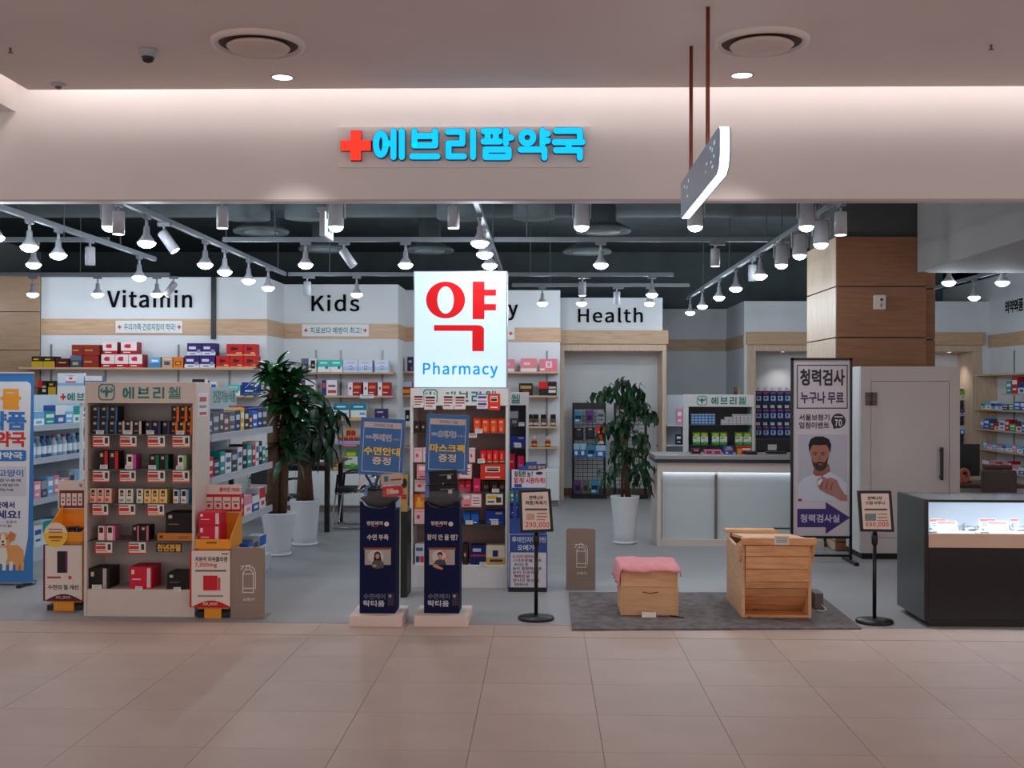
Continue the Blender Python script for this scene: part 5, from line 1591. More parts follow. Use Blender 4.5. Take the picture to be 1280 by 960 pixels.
fill(XE, 15.6, 18.0, ZR[2], 0.16, 'the third shelf on the right wall', 33, ['white', 'green', 'bright blue', 'red', 'maroon'], 0.12, 0.22, face=RP, sgn=-1)
fill(XE, 15.6, 18.0, ZR[3], 0.12, 'the fourth shelf on the right wall', 34, ['sky blue', 'white', 'bright blue', 'pink'], 0.12, 0.22, face=RP, sgn=-1)
fill(XE, 15.6, 18.0, ZR[4], 0.16, 'the fifth shelf on the right wall', 35, ['pink', 'red', 'white', 'green'], 0.16, 0.26, face=RP, sgn=-1)

# small side shelf beside the counter cabinet
SX = X(838, 17.2)
t = thing('wall_shelving', 'grey side shelves left of the counter cabinet', 'shelves', (SX + 0.3, 17.3, 0))
for y in (531, 556):
    z = A(845, y, 16.9).z
    boxp('shelf_board', X(834, 16.9), X(870, 16.9), 16.9, 17.3, z - 0.02, z, M('grey_gondola'), t)
boxp('back_board', X(834, 16.9), X(870, 16.9), 17.302, 17.33, 0, 1.55, M('grey_gondola'), t)
for k, (a, b, yt, yb, s, l) in enumerate(((846, 853, 511, 530.7, 'gen_pink', 'pink pack on the upper side shelf beside the counter cabinet'), (853.5, 861, 508, 530.7, 'gen2_pink', 'white and pink pack on the upper side shelf'),
                                          (845, 852, 543, 555.7, 'gen_black', 'black pack on the lower side shelf beside the counter cabinet'), (852.5, 860, 535, 555.7, 'gen_charcoal', 'charcoal pack on the lower side shelf'))):
    P(s, l, None, 16.93, 0, [(a, b)], yt, 0.1, ybot=yb)

# ---------------------------------------------------------------- counter, its cabinet and monitor
KD = G(824, 683).y
x0, x1 = X(822, KD), X(1031, KD)
zt = A(900, 569.5, KD).z
ct = thing('service_counter', 'white service counter with dark edged top and lit frosted panels', 'counter', ((x0 + x1) / 2, KD + 0.35, 0))
zbnd0, zbnd1 = A(900, 590.5, KD).z, A(900, 578.5, KD).z
boxp('worktop', x0 - 0.03, x1, KD - 0.03, KD + 0.7, zbnd1 + 0.035, zt, M('grey_worktop', (150, 146, 144), 0.35, noise=0.04, scale=30), ct, bev=0.003)
boxp('worktop_edge', x0 - 0.025, x1, KD - 0.025, KD + 0.69, zbnd1, zbnd1 + 0.034, M('dark_blue_edge', (34, 36, 50), 0.4, noise=0.03), ct)
boxp('front_band', x0, x1, KD, KD + 0.05, zbnd0, zbnd1 - 0.001, BEIGE, ct)
boxp('side_panel', x0, x0 + 0.04, KD + 0.001, KD + 0.66, 0, zbnd0 - 0.001, BEIGE, ct)
boxp('body', x0 + 0.041, x1, KD + 0.12, KD + 0.66, 0.03, zbnd0 - 0.002, WHITE, ct)
boxp('plinth', x0 + 0.041, x1, KD + 0.02, KD + 0.119, 0, 0.07, BEIGE, ct)
for a, b in ((828, 893.5), (897, 1030)):
    boxp('frosted_panel', X(a, KD + .09), X(b, KD + .09), KD + 0.09, KD + 0.118, 0.071, zbnd0 - 0.004, FROST, ct)
boxp('mullion', X(893.8, KD + .07), X(896.7, KD + .07), KD + 0.06, KD + 0.118, 0.071, zbnd0 - 0.03, M('steel_mullion', (130, 112, 100), 0.3, metal=0.6, noise=0.03), ct)
boxp('light_strip', x0 + 0.06, x1 - 0.02, KD + 0.055, KD + 0.08, zbnd0 + 0.002, zbnd0 + 0.012, M('counter_strip_glow', (235, 244, 255), 0.4, emit=4.5), ct)

ND = 13.5
KE, zn, znb, nx0, nx1 = kiosk('white display cabinet with teal lettering standing behind the counter', 858.5, 943, ND, 0.36, 493.5, 508.5, (531, 556.5), 573, WHITE,
                              (871, 494.8, 884, 506.5), [('에', 889, 898, 496, 505.5), ('브', 900.5, 909.5, 496, 505.5), ('리', 912, 921, 496, 505.5), ('웰', 923, 932.5, 495.8, 505.7)], 900, back=(96, 96, 98))
DN = ND + 0.03
for r in range(4):
    for k in range(7):
        a = 863.8 + 4.35 * k
        P('blue_small', 'small blue box behind the counter, row %s from below, %s from left' % (ORD[r], ORD[k]), 'small blue boxes in a block behind the counter', DN, 0, [(a, a + 4.2)], 527.6 - 3.4 * r, 0.08, ybot=531 - 3.4 * r - 0.05)
for k, n in enumerate((2, 3, 3, 4, 4, 4, 4, 4)):
    for r in range(n):
        a = 901.5 + 4.8 * k
        P('white_small', 'small white box behind the counter, %s up in stack %s from left' % (ORD[r], ORD[k]), 'small white boxes in stacks behind the counter', DN, 0, [(a, a + 4.6)], 527.7 - 3.3 * r, 0.08, ybot=531 - 3.3 * r - 0.05)
for k, (a, b) in enumerate(((866, 875.3), (875.8, 885.2), (889.8, 899.2), (899.8, 909), (919, 928.6), (929.3, 939.5))):
    P('green_white', 'green and white carton, %s from left on the counter cabinet second shelf' % ORD[k], 'green cartons behind the counter', DN, zn[1], [(a, b)], 540.5, 0.1)
CZT = zt
for sty, l, a, b, yt in (('dark_pink', 'dark pink pack at the left end of the row on the counter', 865, 876, 561), ('pink_black', 'pink box with two dark pictures on the counter', 881, 902, 562.5),
                         ('blue_pill', 'blue box with pink stripe on the counter', 906, 916.5, 558.5), ('red_yellow', 'red and yellow box on the counter beside the black monitor', 921.5, 939.5, 558)):
    P(sty, l, None, KD + 0.3, zt, [(a, b)], yt, 0.12)
x0, x1, z0, z1 = R(946, 549, 1000, 570, KD + 0.35)
t = thing('monitor', 'black monitor seen from behind standing on the counter', 'monitor', ((x0 + x1) / 2, KD + 0.4, zt))
boxp('screen_back', x0, x1, KD + 0.38, KD + 0.42, zt + 0.03, z1, BLACK, t, bev=0.006)
boxp('stand', (x0 + x1) / 2 - 0.1, (x0 + x1) / 2 + 0.1, KD + 0.4, KD + 0.55, zt + 0.001, zt + 0.02, BLACK, t)
boxp('white_label', X(960, KD + .38), X(971, KD + .38), KD + 0.378, KD + 0.3795, zt + 0.04, zt + 0.1, C((190, 188, 186)), t)
x0, x1, z0, z1 = R(933, 565.5, 947, 570, KD + 0.2)
tag(MB().box(x0, x1, KD + 0.2, KD + 0.3, zt + 0.001, z1 + 0.01).build('card_reader', BLACK, bev=0.006), 'small black card reader lying on the counter', 'card reader')

# ---------------------------------------------------------------- hearing test banner stand
QD = G(1026, 703).y
x0, x1, z0, z1 = R(988.5, 447.5, 1065, 671.5, QD)
hb = thing('banner_stand', 'tall framed hearing test banner stand with man photo and purple arrow', 'banner stand', ((x0 + x1) / 2, QD, 0))
hp_ = boxp('panel', x0 + 0.012, x1 - 0.012, QD, QD + 0.02, z0, z1 - 0.012, M('banner_sheet', (206, 192, 196), 0.5, noise=0.02, scale=3), hb)
for a, b, c, d in ((x0, x0 + 0.022, 0.0, z1), (x1 - 0.022, x1, 0.0, z1), (x0, x1, z1 - 0.022, z1 + 0.001), (x0, x1, z0 - 0.01, z0 + 0.012)):
    boxp('frame_bar', a, b, QD - 0.012, QD + 0.026, c, d, BLKMET, hb)
boxp('floor_bar', x0, x1, QD - 0.01, QD + 0.02, 0.055, 0.075, BLKMET, hb)
boxp('foot', x0 - 0.01, x0 + 0.03, QD - 0.22, QD + 0.25, 0, 0.03, BLKMET, hb)
boxp('foot', x1 - 0.03, x1 + 0.01, QD - 0.22, QD + 0.25, 0, 0.03, BLKMET, hb)
DINK = M('dark_ink', (36, 28, 36), 0.5)
PINK_ = M('purple_ink', (62, 30, 84), 0.5)
for a, b, c, d in ((996, 456, 1059.5, 457.2), (996, 509.6, 1059.5, 510.8), (996, 456, 997.2, 510.8), (1058.3, 456, 1059.5, 510.8)):
    flat('border_line', rpx(a, b, c, d), QD, DINK, hp_)
T('청력검사', 1000.5, 462, 1055.5, 481.5, QD, DINK, hp_, 3)
T('누구나 무료', 1001, 490, 1054.5, 504, QD, PINK_, hp_, 3)
T('서울보청기', 999, 518, 1036.5, 525.5, QD, DINK, hp_, 2)
T('입점이벤트', 999, 527.8, 1036.5, 535.5, QD, DINK, hp_, 2)
flat('speech_bubble', epx(1048, 526, 9, 9.2, 24), QD, DINK, hp_)
flat('bubble_tail', [(1041, 532), (1046, 535), (1042, 536.5)], QD, DINK, hp_)
T('70', 1043.5, 524.5, 1052, 532.5, QD, C((220, 214, 214)), hp_, 2, lift=0.0035)
flat('small_print', rpx(1043, 520.3, 1053.5, 521.8), QD, C((200, 194, 194)), hp_, 0.003)
flat('photo_ground', rpx(997.5, 543, 1059, 626.5), QD, C((184, 178, 190)), hp_, 0.0008)
flat('white_shirt', [(997.5, 626.5), (997.5, 606), (1004, 598), (1016, 592.5), (1037, 590), (1050, 597), (1059, 606), (1059, 626.5)], QD, C((202, 200, 210)), hp_, 0.0016)
flat('neck_skin', [(1016, 592.5), (1018, 582), (1036, 580), (1038, 589), (1028, 595), (1020, 595)], QD, C((150, 96, 80)), hp_, 0.0024)
flat('face_skin', [(1012.5, 566), (1014, 553), (1022, 549), (1031, 550), (1036.5, 556), (1036, 572), (1032, 583), (1026, 588), (1020, 586), (1015, 578)], QD, C((168, 110, 92)), hp_, 0.0032)
flat('beard', [(1015, 574), (1018, 579), (1022, 577), (1027, 577), (1031, 578), (1035, 571), (1034, 582), (1030, 587.5), (1025, 589), (1020, 587.5), (1016, 582)], QD, C((70, 48, 44)), hp_, 0.004)
flat('lips', [(1022, 579.5), (1029, 579.2), (1027, 581.5), (1024, 581.5)], QD, C((150, 84, 78)), hp_, 0.0048)
flat('hair', [(1011.5, 566), (1010.5, 556), (1013, 549), (1019, 545.5), (1029, 545.5), (1036, 549), (1039, 556), (1037.5, 567), (1035.5, 560), (1033, 556), (1024, 556.5), (1016, 556), (1013.5, 560)], QD, C((38, 28, 28)), hp_, 0.004)
for a in (1019, 1028.5):
    flat('eyebrow', rpx(a - 3, 565.5, a + 2.6, 566.6), QD, C((44, 30, 28)), hp_, 0.0048)
    flat('eye', rpx(a - 1.8, 567.8, a + 1.6, 569), QD, C((60, 44, 42)), hp_, 0.0048)
flat('nose_shade', [(1024, 568), (1026, 575), (1022.5, 575)], QD, C((146, 92, 78)), hp_, 0.0046)
flat('hand_skin', [(1021, 604), (1022, 599), (1028, 595), (1033, 598), (1039, 597), (1046, 600), (1050, 609), (1056, 618), (1059, 619), (1059, 626), (1050, 625.5), (1042, 620.5), (1033, 617), (1025, 612), (1022, 608)], QD, C((172, 118, 108)), hp_, 0.004)
for a, b, c in ((1028, 602, 1024), (1034, 601, 1031), (1040, 602.5, 1037)):
    flat('finger_shade', [(a, b), (a + 1, b), (c + 2, b + 10), (c + 0.6, b + 10)], QD, C((124, 78, 72)), hp_, 0.005)
flat('hearing_aid', [(1022, 602), (1026, 598), (1028, 600), (1024, 606), (1022, 606)], QD, C((220, 220, 224)), hp_, 0.0056)
flat('red_mark', rpx(997.5, 623.5, 1002, 626.5), QD, C((160, 40, 40)), hp_, 0.0024)
flat('purple_arrow', [(996.5, 659), (996.5, 636), (1032, 636), (1032, 627.5), (1062.5, 647), (1032, 667.5), (1032, 659)], QD, M('arrow_purple', (62, 40, 110), 0.5), hp_, 0.001)
T('청력검사실', 1000.5, 643, 1049, 652.8, QD, C((206, 196, 210)), hp_, 2, lift=0.0025)

# ---------------------------------------------------------------- white booth
OD = 11.25
x0, x1, zt = X(1076, OD), X(1200, OD), A(1130, 458, OD).z
bt = thing('hearing_booth', 'tall white booth with flush door and black bar handle', 'booth', ((x0 + x1) / 2, OD + 0.25, 0))
BOOTH = M('booth_panel', (206, 194, 190), 0.55, noise=0.02, scale=4)
xd0, xd1, zd1, zd0 = X(1089, OD), X(1186.5, OD), A(1130, 477, OD).z, A(1130, 672, OD).z
BB = PD - 0.02
boxp('front_stile', x0, xd0 - 0.004, OD, OD + 0.06, 0.06, zt, BOOTH, bt)
boxp('front_stile', xd1 + 0.004, x1, OD, OD + 0.06, 0.06, zt, BOOTH, bt)
boxp('front_rail', xd0 - 0.003, xd1 + 0.003, OD, OD + 0.06, zd1 + 0.004, zt, BOOTH, bt)
boxp('front_rail', xd0 - 0.003, xd1 + 0.003, OD, OD + 0.06, 0.06, zd0 - 0.004, BOOTH, bt)
dr = boxp('door', xd0, xd1, OD + 0.002, OD + 0.058, zd0, zd1, BOOTH, bt)
boxp('dark_core', x0 + 0.05, x1 - 0.05, OD + 0.061, BB - 0.02, 0.07, zt - 0.05, BLACK, bt)
boxp('side_wall', x0, x0 + 0.048, OD + 0.061, BB, 0.06, zt, WHITE, bt)
boxp('side_wall', x1 - 0.048, x1, OD + 0.061, BB, 0.06, zt, WHITE, bt)
boxp('roof_panel', x0 + 0.049, x1 - 0.049, OD + 0.061, BB, zt - 0.045, zt, BOOTH, bt)
boxp('base_plinth', x0 + 0.02, x1 - 0.02, OD + 0.03, BB, 0, 0.058, BLACK, bt)
hx0, hx1, hz0, hz1 = R(1174, 559, 1177.5, 600, OD)
h_ = boxp('handle', hx0, hx1, OD - 0.045, OD - 0.025, hz0, hz1, BLACK, bt)
boxp('handle_mount', hx0, hx1, OD - 0.0245, OD + 0.001, hz0 + 0.02, hz0 + 0.04, BLACK, h_)
boxp('handle_mount', hx0, hx1, OD - 0.0245, OD + 0.001, hz1 - 0.04, hz1 - 0.02, BLACK, h_)
gx0, gx1, gz0, gz1 = R(1081.5, 490.5, 1096.5, 507, OD)
hg = boxp('hinge', gx0, gx1, OD - 0.006, OD - 0.0005, gz0, gz1, M('dark_hinge', (92, 78, 74), 0.4, metal=0.5, noise=0.03), bt)
MB().lathe([(0.01, gz0), (0.01, gz1)], ((gx0 + gx1) / 2, OD - 0.008, 0), 10).build('hinge_pin', M('dark_hinge'), hg, smooth=True)
for a in (0.25, 0.75):
    for b in (0.25, 0.75):
        MB().box(gx0 + (gx1 - gx0) * a - 0.006, gx0 + (gx1 - gx0) * a + 0.006, OD - 0.009, OD - 0.0062, gz0 + (gz1 - gz0) * b - 0.006, gz0 + (gz1 - gz0) * b + 0.006).build('screw', BLACK, hg)

# ---------------------------------------------------------------- black showcase with hearing aids
SD = G(1155, 784).y
x0, x1, yb = X(1156, SD), 4.9, SD + 0.62
zt, zg, zs_ = A(1160, 624.5, SD).z, A(1200, 667, SD).z, A(1200, 685, SD).z
sc_ = thing('showcase', 'black glass-topped showcase with brightly lit interior', 'showcase', ((x0 + x1) / 2, SD + 0.3, 0))
GLB = M('glossy_black', (18, 18, 19), 0.18, noise=0.05, scale=6)
boxp('base', x0 + 0.03, x1, SD + 0.01, yb, 0.05, zs_, GLB, sc_, bev=0.003)
boxp('plinth', x0 + 0.05, x1, SD + 0.04, yb - 0.03, 0, 0.049, BLACK, sc_)
boxp('side_panel', x0, x0 + 0.028, SD, yb, 0.04, zt, GLB, sc_, bev=0.003)
boxp('front_strip', x0 + 0.03, x1, SD + 0.006, SD + 0.03, zs_ + 0.001, zg, M('beige_strip', (206, 176, 156), 0.45, noise=0.02), sc_)
LITW = M('showcase_white', (226, 232, 238), 0.5, noise=0.01)
zf = zg - 0.01
boxp('display_floor', x0 + 0.03, x1, SD + 0.031, yb - 0.04, zf - 0.02, zf, LITW, sc_)
boxp('back_wall', x0 + 0.03, x1, yb - 0.038, yb, zf - 0.02, zt - 0.012, LITW, sc_)
boxp('inner_core', x0 + 0.03, x1, SD + 0.031, yb - 0.001, zs_ + 0.001, zf - 0.021, BLACK, sc_)
boxp('glass_front', x0 + 0.03, x1, SD + 0.01, SD + 0.016, zg + 0.001, zt - 0.014, GLASS, sc_)
boxp('glass_top', x0 + 0.029, x1, SD + 0.01, yb, zt - 0.011, zt - 0.003, SMOKE, sc_)
boxp('top_edge', x0 + 0.029, x1, SD + 0.0, SD + 0.009, zt - 0.018, zt, BLKMET, sc_)
boxp('light_strip', x0 + 0.05, x1, SD + 0.02, SD + 0.05, zt - 0.0175, zt - 0.0125, M('showcase_strip_glow', (214, 234, 255), 0.4, emit=60.0), sc_)
for k, (px, dy) in enumerate(((1164, .1), (1214, .27), (1229, .1), (1275, .27), (1292, .1))):
    yy = SD + dy
    cx = X(px, yy)
    t = thing('hearing_aid_case', 'small white hearing aid case in the showcase, %s from the left' % ORD[k], 'case', (cx, yy, zf), group='hearing aid cases in the showcase')
    MB().prism([(-0.05, 0), (0.05, 0), (0.05, 0.012), (0.03, 0.022), (-0.03, 0.022), (-0.05, 0.012)], -0.03, 0.03).xf(lambda p: p + Vector((cx, yy, zf + 0.0005))).build('case_body', C((214, 216, 222)), t, bev=0.003)
    MB().box(-0.028, 0.028, -0.0315, -0.0302, 0.004, 0.011).xf(lambda p: p + Vector((cx, yy, zf))).build('front_slot', BLACK, t)
    MB().tube([(cx - .045, yy + .0, zf + .026), (cx - .055, yy + .01, zf + .04), (cx - .04, yy + .015, zf + .05)], 0.006, 8).build('hearing_aid', M('grey_plastic'), t, smooth=True)
    MB().lathe([(0.008, 0.0225), (0.01, 0.032), (0.004, 0.036)], (cx, yy, zf), 10).build('charging_dome', M('grey_plastic'), t, smooth=True)
for k, (a, b, c, dy) in enumerate(((1163, 1185, 0, .3), (1172, 1198, 1, .16), (1225, 1247, 0, .34), (1236, 1262, 1, .17), (1264, 1275, 2, .36))):
    yy = SD + dy
    xa, xb = X(a, yy), X(b, yy)
    zz = zf + 0.0008
    mb = MB().mosaic(xa, xb, 0, 0.075, 0.0, [(.05, .72, .95, .95, 1), (.15, .5, .9, .58, 2), (.15, .34, .8, .42, 2), (.5, .1, .95, .22, 1)])
    mb.face([(xb, 0.002, 0), (xa, 0.002, 0), (xa, 0.002, .075), (xb, 0.002, .075)])
    mb.xf(lambda p: Vector((p.x, yy + p.y + p.z * 0.35, zz + p.z)))
    tag(mb.build('price_card', [C((232, 232, 236)), C((222, 110, 100)), C((130, 134, 144))]), 'white price card with red heading in the showcase, %s from the left' % ORD[k], 'price card')

# ---------------------------------------------------------------- desk corner seen past the booth
ED = 13.4
x0, x1, z0, z1 = R(1199, 604, 1262, 612, ED)
zd = A(1230, 606, ED).z
t = thing('desk', 'brown desk with white front behind the booth', 'desk', ((x0 + x1) / 2, ED + 0.4, 0))
boxp('desk_top', X(1150, ED), X(1285, ED), ED, ED + 0.75, zd - 0.04, zd, BROWNT, t, bev=0.003)
boxp('front_panel', X(1150, ED) + 0.03, X(1285, ED) - 0.03, ED + 0.06, ED + 0.09, 0, zd - 0.041, WHITE, t)
boxp('side_panel', X(1285, ED) - 0.06, X(1285, ED) - 0.03, ED + 0.091, ED + 0.72, 0, zd - 0.041, WHITE, t)
boxp('side_panel', X(1150, ED) + 0.03, X(1150, ED) + 0.06, ED + 0.091, ED + 0.72, 0, zd - 0.041, WHITE, t)
x0, x1, z0, z1 = R(1176, 555, 1225, 595, ED + 0.35)
t = thing('monitor', 'black monitor on the desk beside the white booth', 'monitor', ((x0 + x1) / 2, ED + 0.36, zd))
boxp('screen', x0, x1, ED + 0.35, ED + 0.38, z0, z1, BLACK, t, bev=0.005)
boxp('stand_neck', (x0 + x1) / 2 - 0.03, (x0 + x1) / 2 + 0.03, ED + 0.381, ED + 0.41, zd + 0.016, z0 + 0.1, BLACK, t)
boxp('stand_foot', (x0 + x1) / 2 - 0.12, (x0 + x1) / 2 + 0.12, ED + 0.32, ED + 0.5, zd + 0.001, zd + 0.015, BLACK, t)
ec = A(1205, 596, ED + 0.12)
SKIN = M('ear_model_rubber', (222, 120, 96), 0.5, noise=0.05, scale=20)
t = thing('ear_model', 'oversized skin coloured ear model standing on the desk', 'ear model', (ec.x, ED + 0.12, zd))
mb = MB()
op, inr = ring(18, ec.x, 0, 0.062, 0.085), ring(18, ec.x, 0, 0.03, 0.045)
zc0 = zd + 0.1
for k in range(18):
    l = (k + 1) % 18
    f_ = lambda p, zz=zc0: (p[0], p[1] + zz)
    mb.prism([f_(op[k]), f_(op[l]), f_(inr[l]), f_(inr[k])], ED + 0.08, ED + 0.14)
mb.build('outer_ear', SKIN, t, bev=0.01)
MB().prism([(ec.x - 0.05, zd + 0.001), (ec.x + 0.02, zd + 0.001), (ec.x + 0.035, zd + 0.05), (ec.x + 0.02, zd + 0.1), (ec.x - 0.05, zd + 0.12)], ED + 0.1, ED + 0.17).build('base_lobe', SKIN, t, bev=0.012)
x0, x1, z0, z1 = R(1228, 583, 1272, 612, 12.9)
t = thing('office_chair', 'taupe upholstered chair backrest beyond the showcase', 'chair', ((x0 + x1) / 2, 12.95, 0))
CH = M('taupe_upholstery', (96, 80, 76), 0.8, noise=0.08, scale=40)
boxp('backrest', x0, x1, 12.9, 12.97, 0.42, A(1250, 588, 12.9).z, CH, t, bev=0.02)
boxp('head_pad', x0 + 0.03, x1 - 0.04, 12.93, 13.0, A(1250, 588, 12.9).z + 0.002, A(1250, 581.5, 12.9).z, M('brown_upholstery', (98, 66, 58), 0.8, noise=0.06, scale=40), t, bev=0.02)
boxp('seat', x0, x1, 12.5, 12.898, 0.36, 0.44, CH, t, bev=0.02)
for a in (x0 + 0.03, x1 - 0.06):
    for b in (12.52, 12.92):
        boxp('leg', a, a + 0.03, b, b + 0.03, 0, 0.36 if b < 12.6 else 0.415, BLKMET, t)

# ---------------------------------------------------------------- carpet mat and the wooden sauna boxes
mat_pts = [G(715, 788.5), G(1077, 787), G(1000, 742), G(709, 742)]
mb = MB().prism([(mat_pts[0].x, mat_pts[0].y), (mat_pts[1].x, mat_pts[1].y), (mat_pts[1].x + 0.02, mat_pts[2].y), (mat_pts[0].x + 0.01, mat_pts[3].y)], 0.0005, 0.012, 'z')
tag(mb.build('floor_mat', CARPET), 'grey carpet mat under the two wooden boxes', 'mat')

BX0, BX1, BY = X(928, 8.26), X(1015, 8.26), 8.26
BYB = 8.95
zt_f, zt_b = A(970, 672, BY).z, A(950, 660.5, BYB).z
sb = thing('sauna_box', 'large pine sauna box with curved plank front on the mat', 'wooden box', ((BX0 + BX1) / 2, 8.6, 0.012))
z0 = 0.013
prof = [(BY, z0), (BYB, z0), (BYB, zt_b - 0.06), (BY + 0.3, zt_b - 0.075), (BY + 0.02, zt_f - 0.02), (BY - 0.0, zt_f - 0.1)]
for xa, xb in ((BX0, BX0 + 0.022), (BX1 - 0.022, BX1)):
    MB().prism(prof, xa, xb, 'x').build('side_board', PINE2, sb, bev=0.003)
cur = [(BY - 0.015, zt_f - 0.055), (BY - 0.03, zt_f - 0.13), (BY - 0.03, zt_f - 0.22), (BY - 0.02, zt_f - 0.31), (BY + 0.0, zt_f - 0.36), (BY + 0.06, zt_f - 0.43), (BY + 0.13, zt_f - 0.5), (BY + 0.19, z0 + 0.02)]
for k, (p, q) in enumerate(zip(cur, cur[1:])):
    d = Vector((q[0] - p[0], q[1] - p[1])).normalized() * 0.0015
    p2, q2 = (p[0] + d.x, p[1] + d.y), (q[0] - d.x, q[1] - d.y)
    MB().prism([q2, (q2[0] + 0.018, q2[1]), (p2[0] + 0.018, p2[1]), p2], BX0 + 0.0225, BX1 - 0.0225, 'x').build('plank', PINE, sb, bev=0.002)
boxp('bottom_board', BX0 + 0.0225, BX1 - 0.0225, BY + 0.001, BYB - 0.02, z0, z0 + 0.018, PINE, sb, bev=0.002)
boxp('back_board', BX0 + 0.0225, BX1 - 0.0225, BYB - 0.02, BYB, z0 + 0.019, zt_b - 0.03, PINE2, sb)
boxp('front_rail', BX0 - 0.005, BX1 + 0.03, BY - 0.035, BY + 0.015, zt_f - 0.05, zt_f, PINE, sb, bev=0.006)
boxp('rear_rail', BX0 - 0.02, BX1 - 0.12, BYB - 0.06, BYB + 0.02, zt_b - 0.03, zt_b, PINE2, sb, bev=0.006)
MB().prism([(BY + 0.016, zt_f - 0.02), (BYB - 0.061, zt_b - 0.05), (BYB - 0.061, zt_b - 0.03), (BY + 0.016, zt_f - 0.003)], BX0 + 0.03, BX1 - 0.03, 'x').build('lid', PINE2, sb)
for xa, xb in ((BX0 - 0.016, BX0 - 0.0006), (BX1 + 0.0006, BX1 + 0.02)):
    MB().prism([(BY - 0.03, zt_f - 0.055), (BY + 0.03, zt_f - 0.18), (BY + 0.05, zt_f - 0.18), (BY + 0.05, zt_f - 0.055)], xa, xb, 'x').build('wing_bracket', PINE, sb, bev=0.003)
x0, x1, z0_, z1_ = R(968, 670, 986.5, 681, BY - 0.035)
pl_ = boxp('paper_label', x0, x1, BY - 0.037, BY - 0.0352, z0_, z1_, C((220, 212, 206)), sb)
for k in range(3):
    boxp('print_line', x0 + 0.012, x1 - 0.012, BY - 0.0375, BY - 0.0371, z1_ - 0.018 - 0.014 * k, z1_ - 0.013 - 0.014 * k, C((110, 100, 100)), pl_)
boxp('control_strip', X(967, BYB), X(987, BYB), BYB - 0.05, BYB, zt_b + 0.0005, zt_b + 0.01, BLACK, sb)
x0, x1 = X(1017, 8.6), X(1030, 8.6)
t = thing('power_box', 'small grey power box on the mat beside the sauna box', 'power box', ((x0 + x1) / 2, 8.62, 0.012))
boxp('case', x0 + 0.012, x1, 8.6, 8.8, 0.013, 0.13, M('dark_grey_box', (110, 104, 102), 0.6, noise=0.04), t, bev=0.005)
MB().tube([(x1 - 0.02, 8.595, 0.05), (x1 + 0.01, 8.55, 0.02), (x1 - 0.02, 8.5, 0.017), (x1 - 0.07, 8.52, 0.017)], 0.004, 8).build('white_cable', C((220, 216, 212)), t, smooth=True)

FY = 8.3
fx0, fx1 = X(777, FY), X(848.5, FY)
fb = thing('footbath_box', 'small pine foot bath box on the mat under a pink towel', 'wooden box', ((fx0 + fx1) / 2, FY + 0.2, 0.012))
fz, fk = A(812, 712, FY).z, A(812, 733.5, FY).z
for xa, xb in ((fx0, fx0 + 0.018), (fx1 - 0.018, fx1)):
    MB().prism([(FY, 0.013), (FY + 0.42, 0.013), (FY + 0.42, fz), (FY + 0.05, fz), (FY - 0.012, fk)], xa, xb, 'x').build('side_board', PINE2, fb, bev=0.002)
MB().prism([(FY - 0.0, 0.0135), (FY + 0.018, 0.0135), (FY + 0.006, fk - 0.001), (FY - 0.012, fk - 0.001)], fx0 + 0.0185, fx1 - 0.0185, 'x').build('front_board', PINE2, fb, bev=0.002)
MB().prism([(FY - 0.012, fk + 0.001), (FY + 0.006, fk + 0.001), (FY + 0.068, fz - 0.001), (FY + 0.05, fz - 0.001)], fx0 + 0.0185, fx1 - 0.0185, 'x').build('sloped_board', PINE2, fb, bev=0.002)
boxp('top_board', fx0 + 0.0185, fx1 - 0.0185, FY + 0.07, FY + 0.402, fz - 0.02, fz - 0.001, PINE2, fb)
boxp('back_board', fx0 + 0.0185, fx1 - 0.0185, FY + 0.403, FY + 0.42, 0.0135, fz - 0.001, PINE2, fb)
MB().tube([((fx0 + fx1) / 2 - 0.05, FY - 0.0135, fk - 0.035), ((fx0 + fx1) / 2, FY - 0.015, fk - 0.045), ((fx0 + fx1) / 2 + 0.06, FY - 0.0135, fk - 0.035)], 0.004, 6).build('finger_groove', BROWNT, fb)
# the towel: a draped cloth
rnd = random.Random(5)
mb = MB()
nx, ny = 34, 22
tx0, tx1, ty0, ty1 = fx0 - 0.1, fx1 + 0.045, FY - 0.01, FY + 0.47
ph = [rnd.uniform(0, 6) for _ in range(6)]


def drape(x, y):
    z = fz + 0.014
    s_ = 0.0
    if x < fx0 - 0.008:
        s_ = fx0 - 0.008 - x
    elif x > fx1 + 0.008:
        s_ = x - fx1 - 0.008
    f_ = max(0, FY + 0.035 - y)
    z += 0.009 * (0.5 + 0.5 * math.sin(x * 21 + ph[0] + y * 9)) + 0.007 * (0.5 + 0.5 * math.sin(y * 33 + ph[1] - x * 13)) + 0.003 * math.sin(x * 60 + y * 40)
    xx = x
    if x < fx0 - 0.008:
        xx = fx0 - 0.012 - 0.2 * s_ - 0.008 * math.sin(y * 40 + ph[2])
        z -= s_ * 1.35
    elif x > fx1 + 0.008:
        xx = fx1 + 0.012 + 0.3 * s_
        z -= s_ * 1.0
    yy = y
    if f_:
        z -= f_ * 0.7
    return (xx, yy + 0.012 * math.sin(x * 26 + ph[3]) * (1 if y < FY + 0.1 else 0), z)


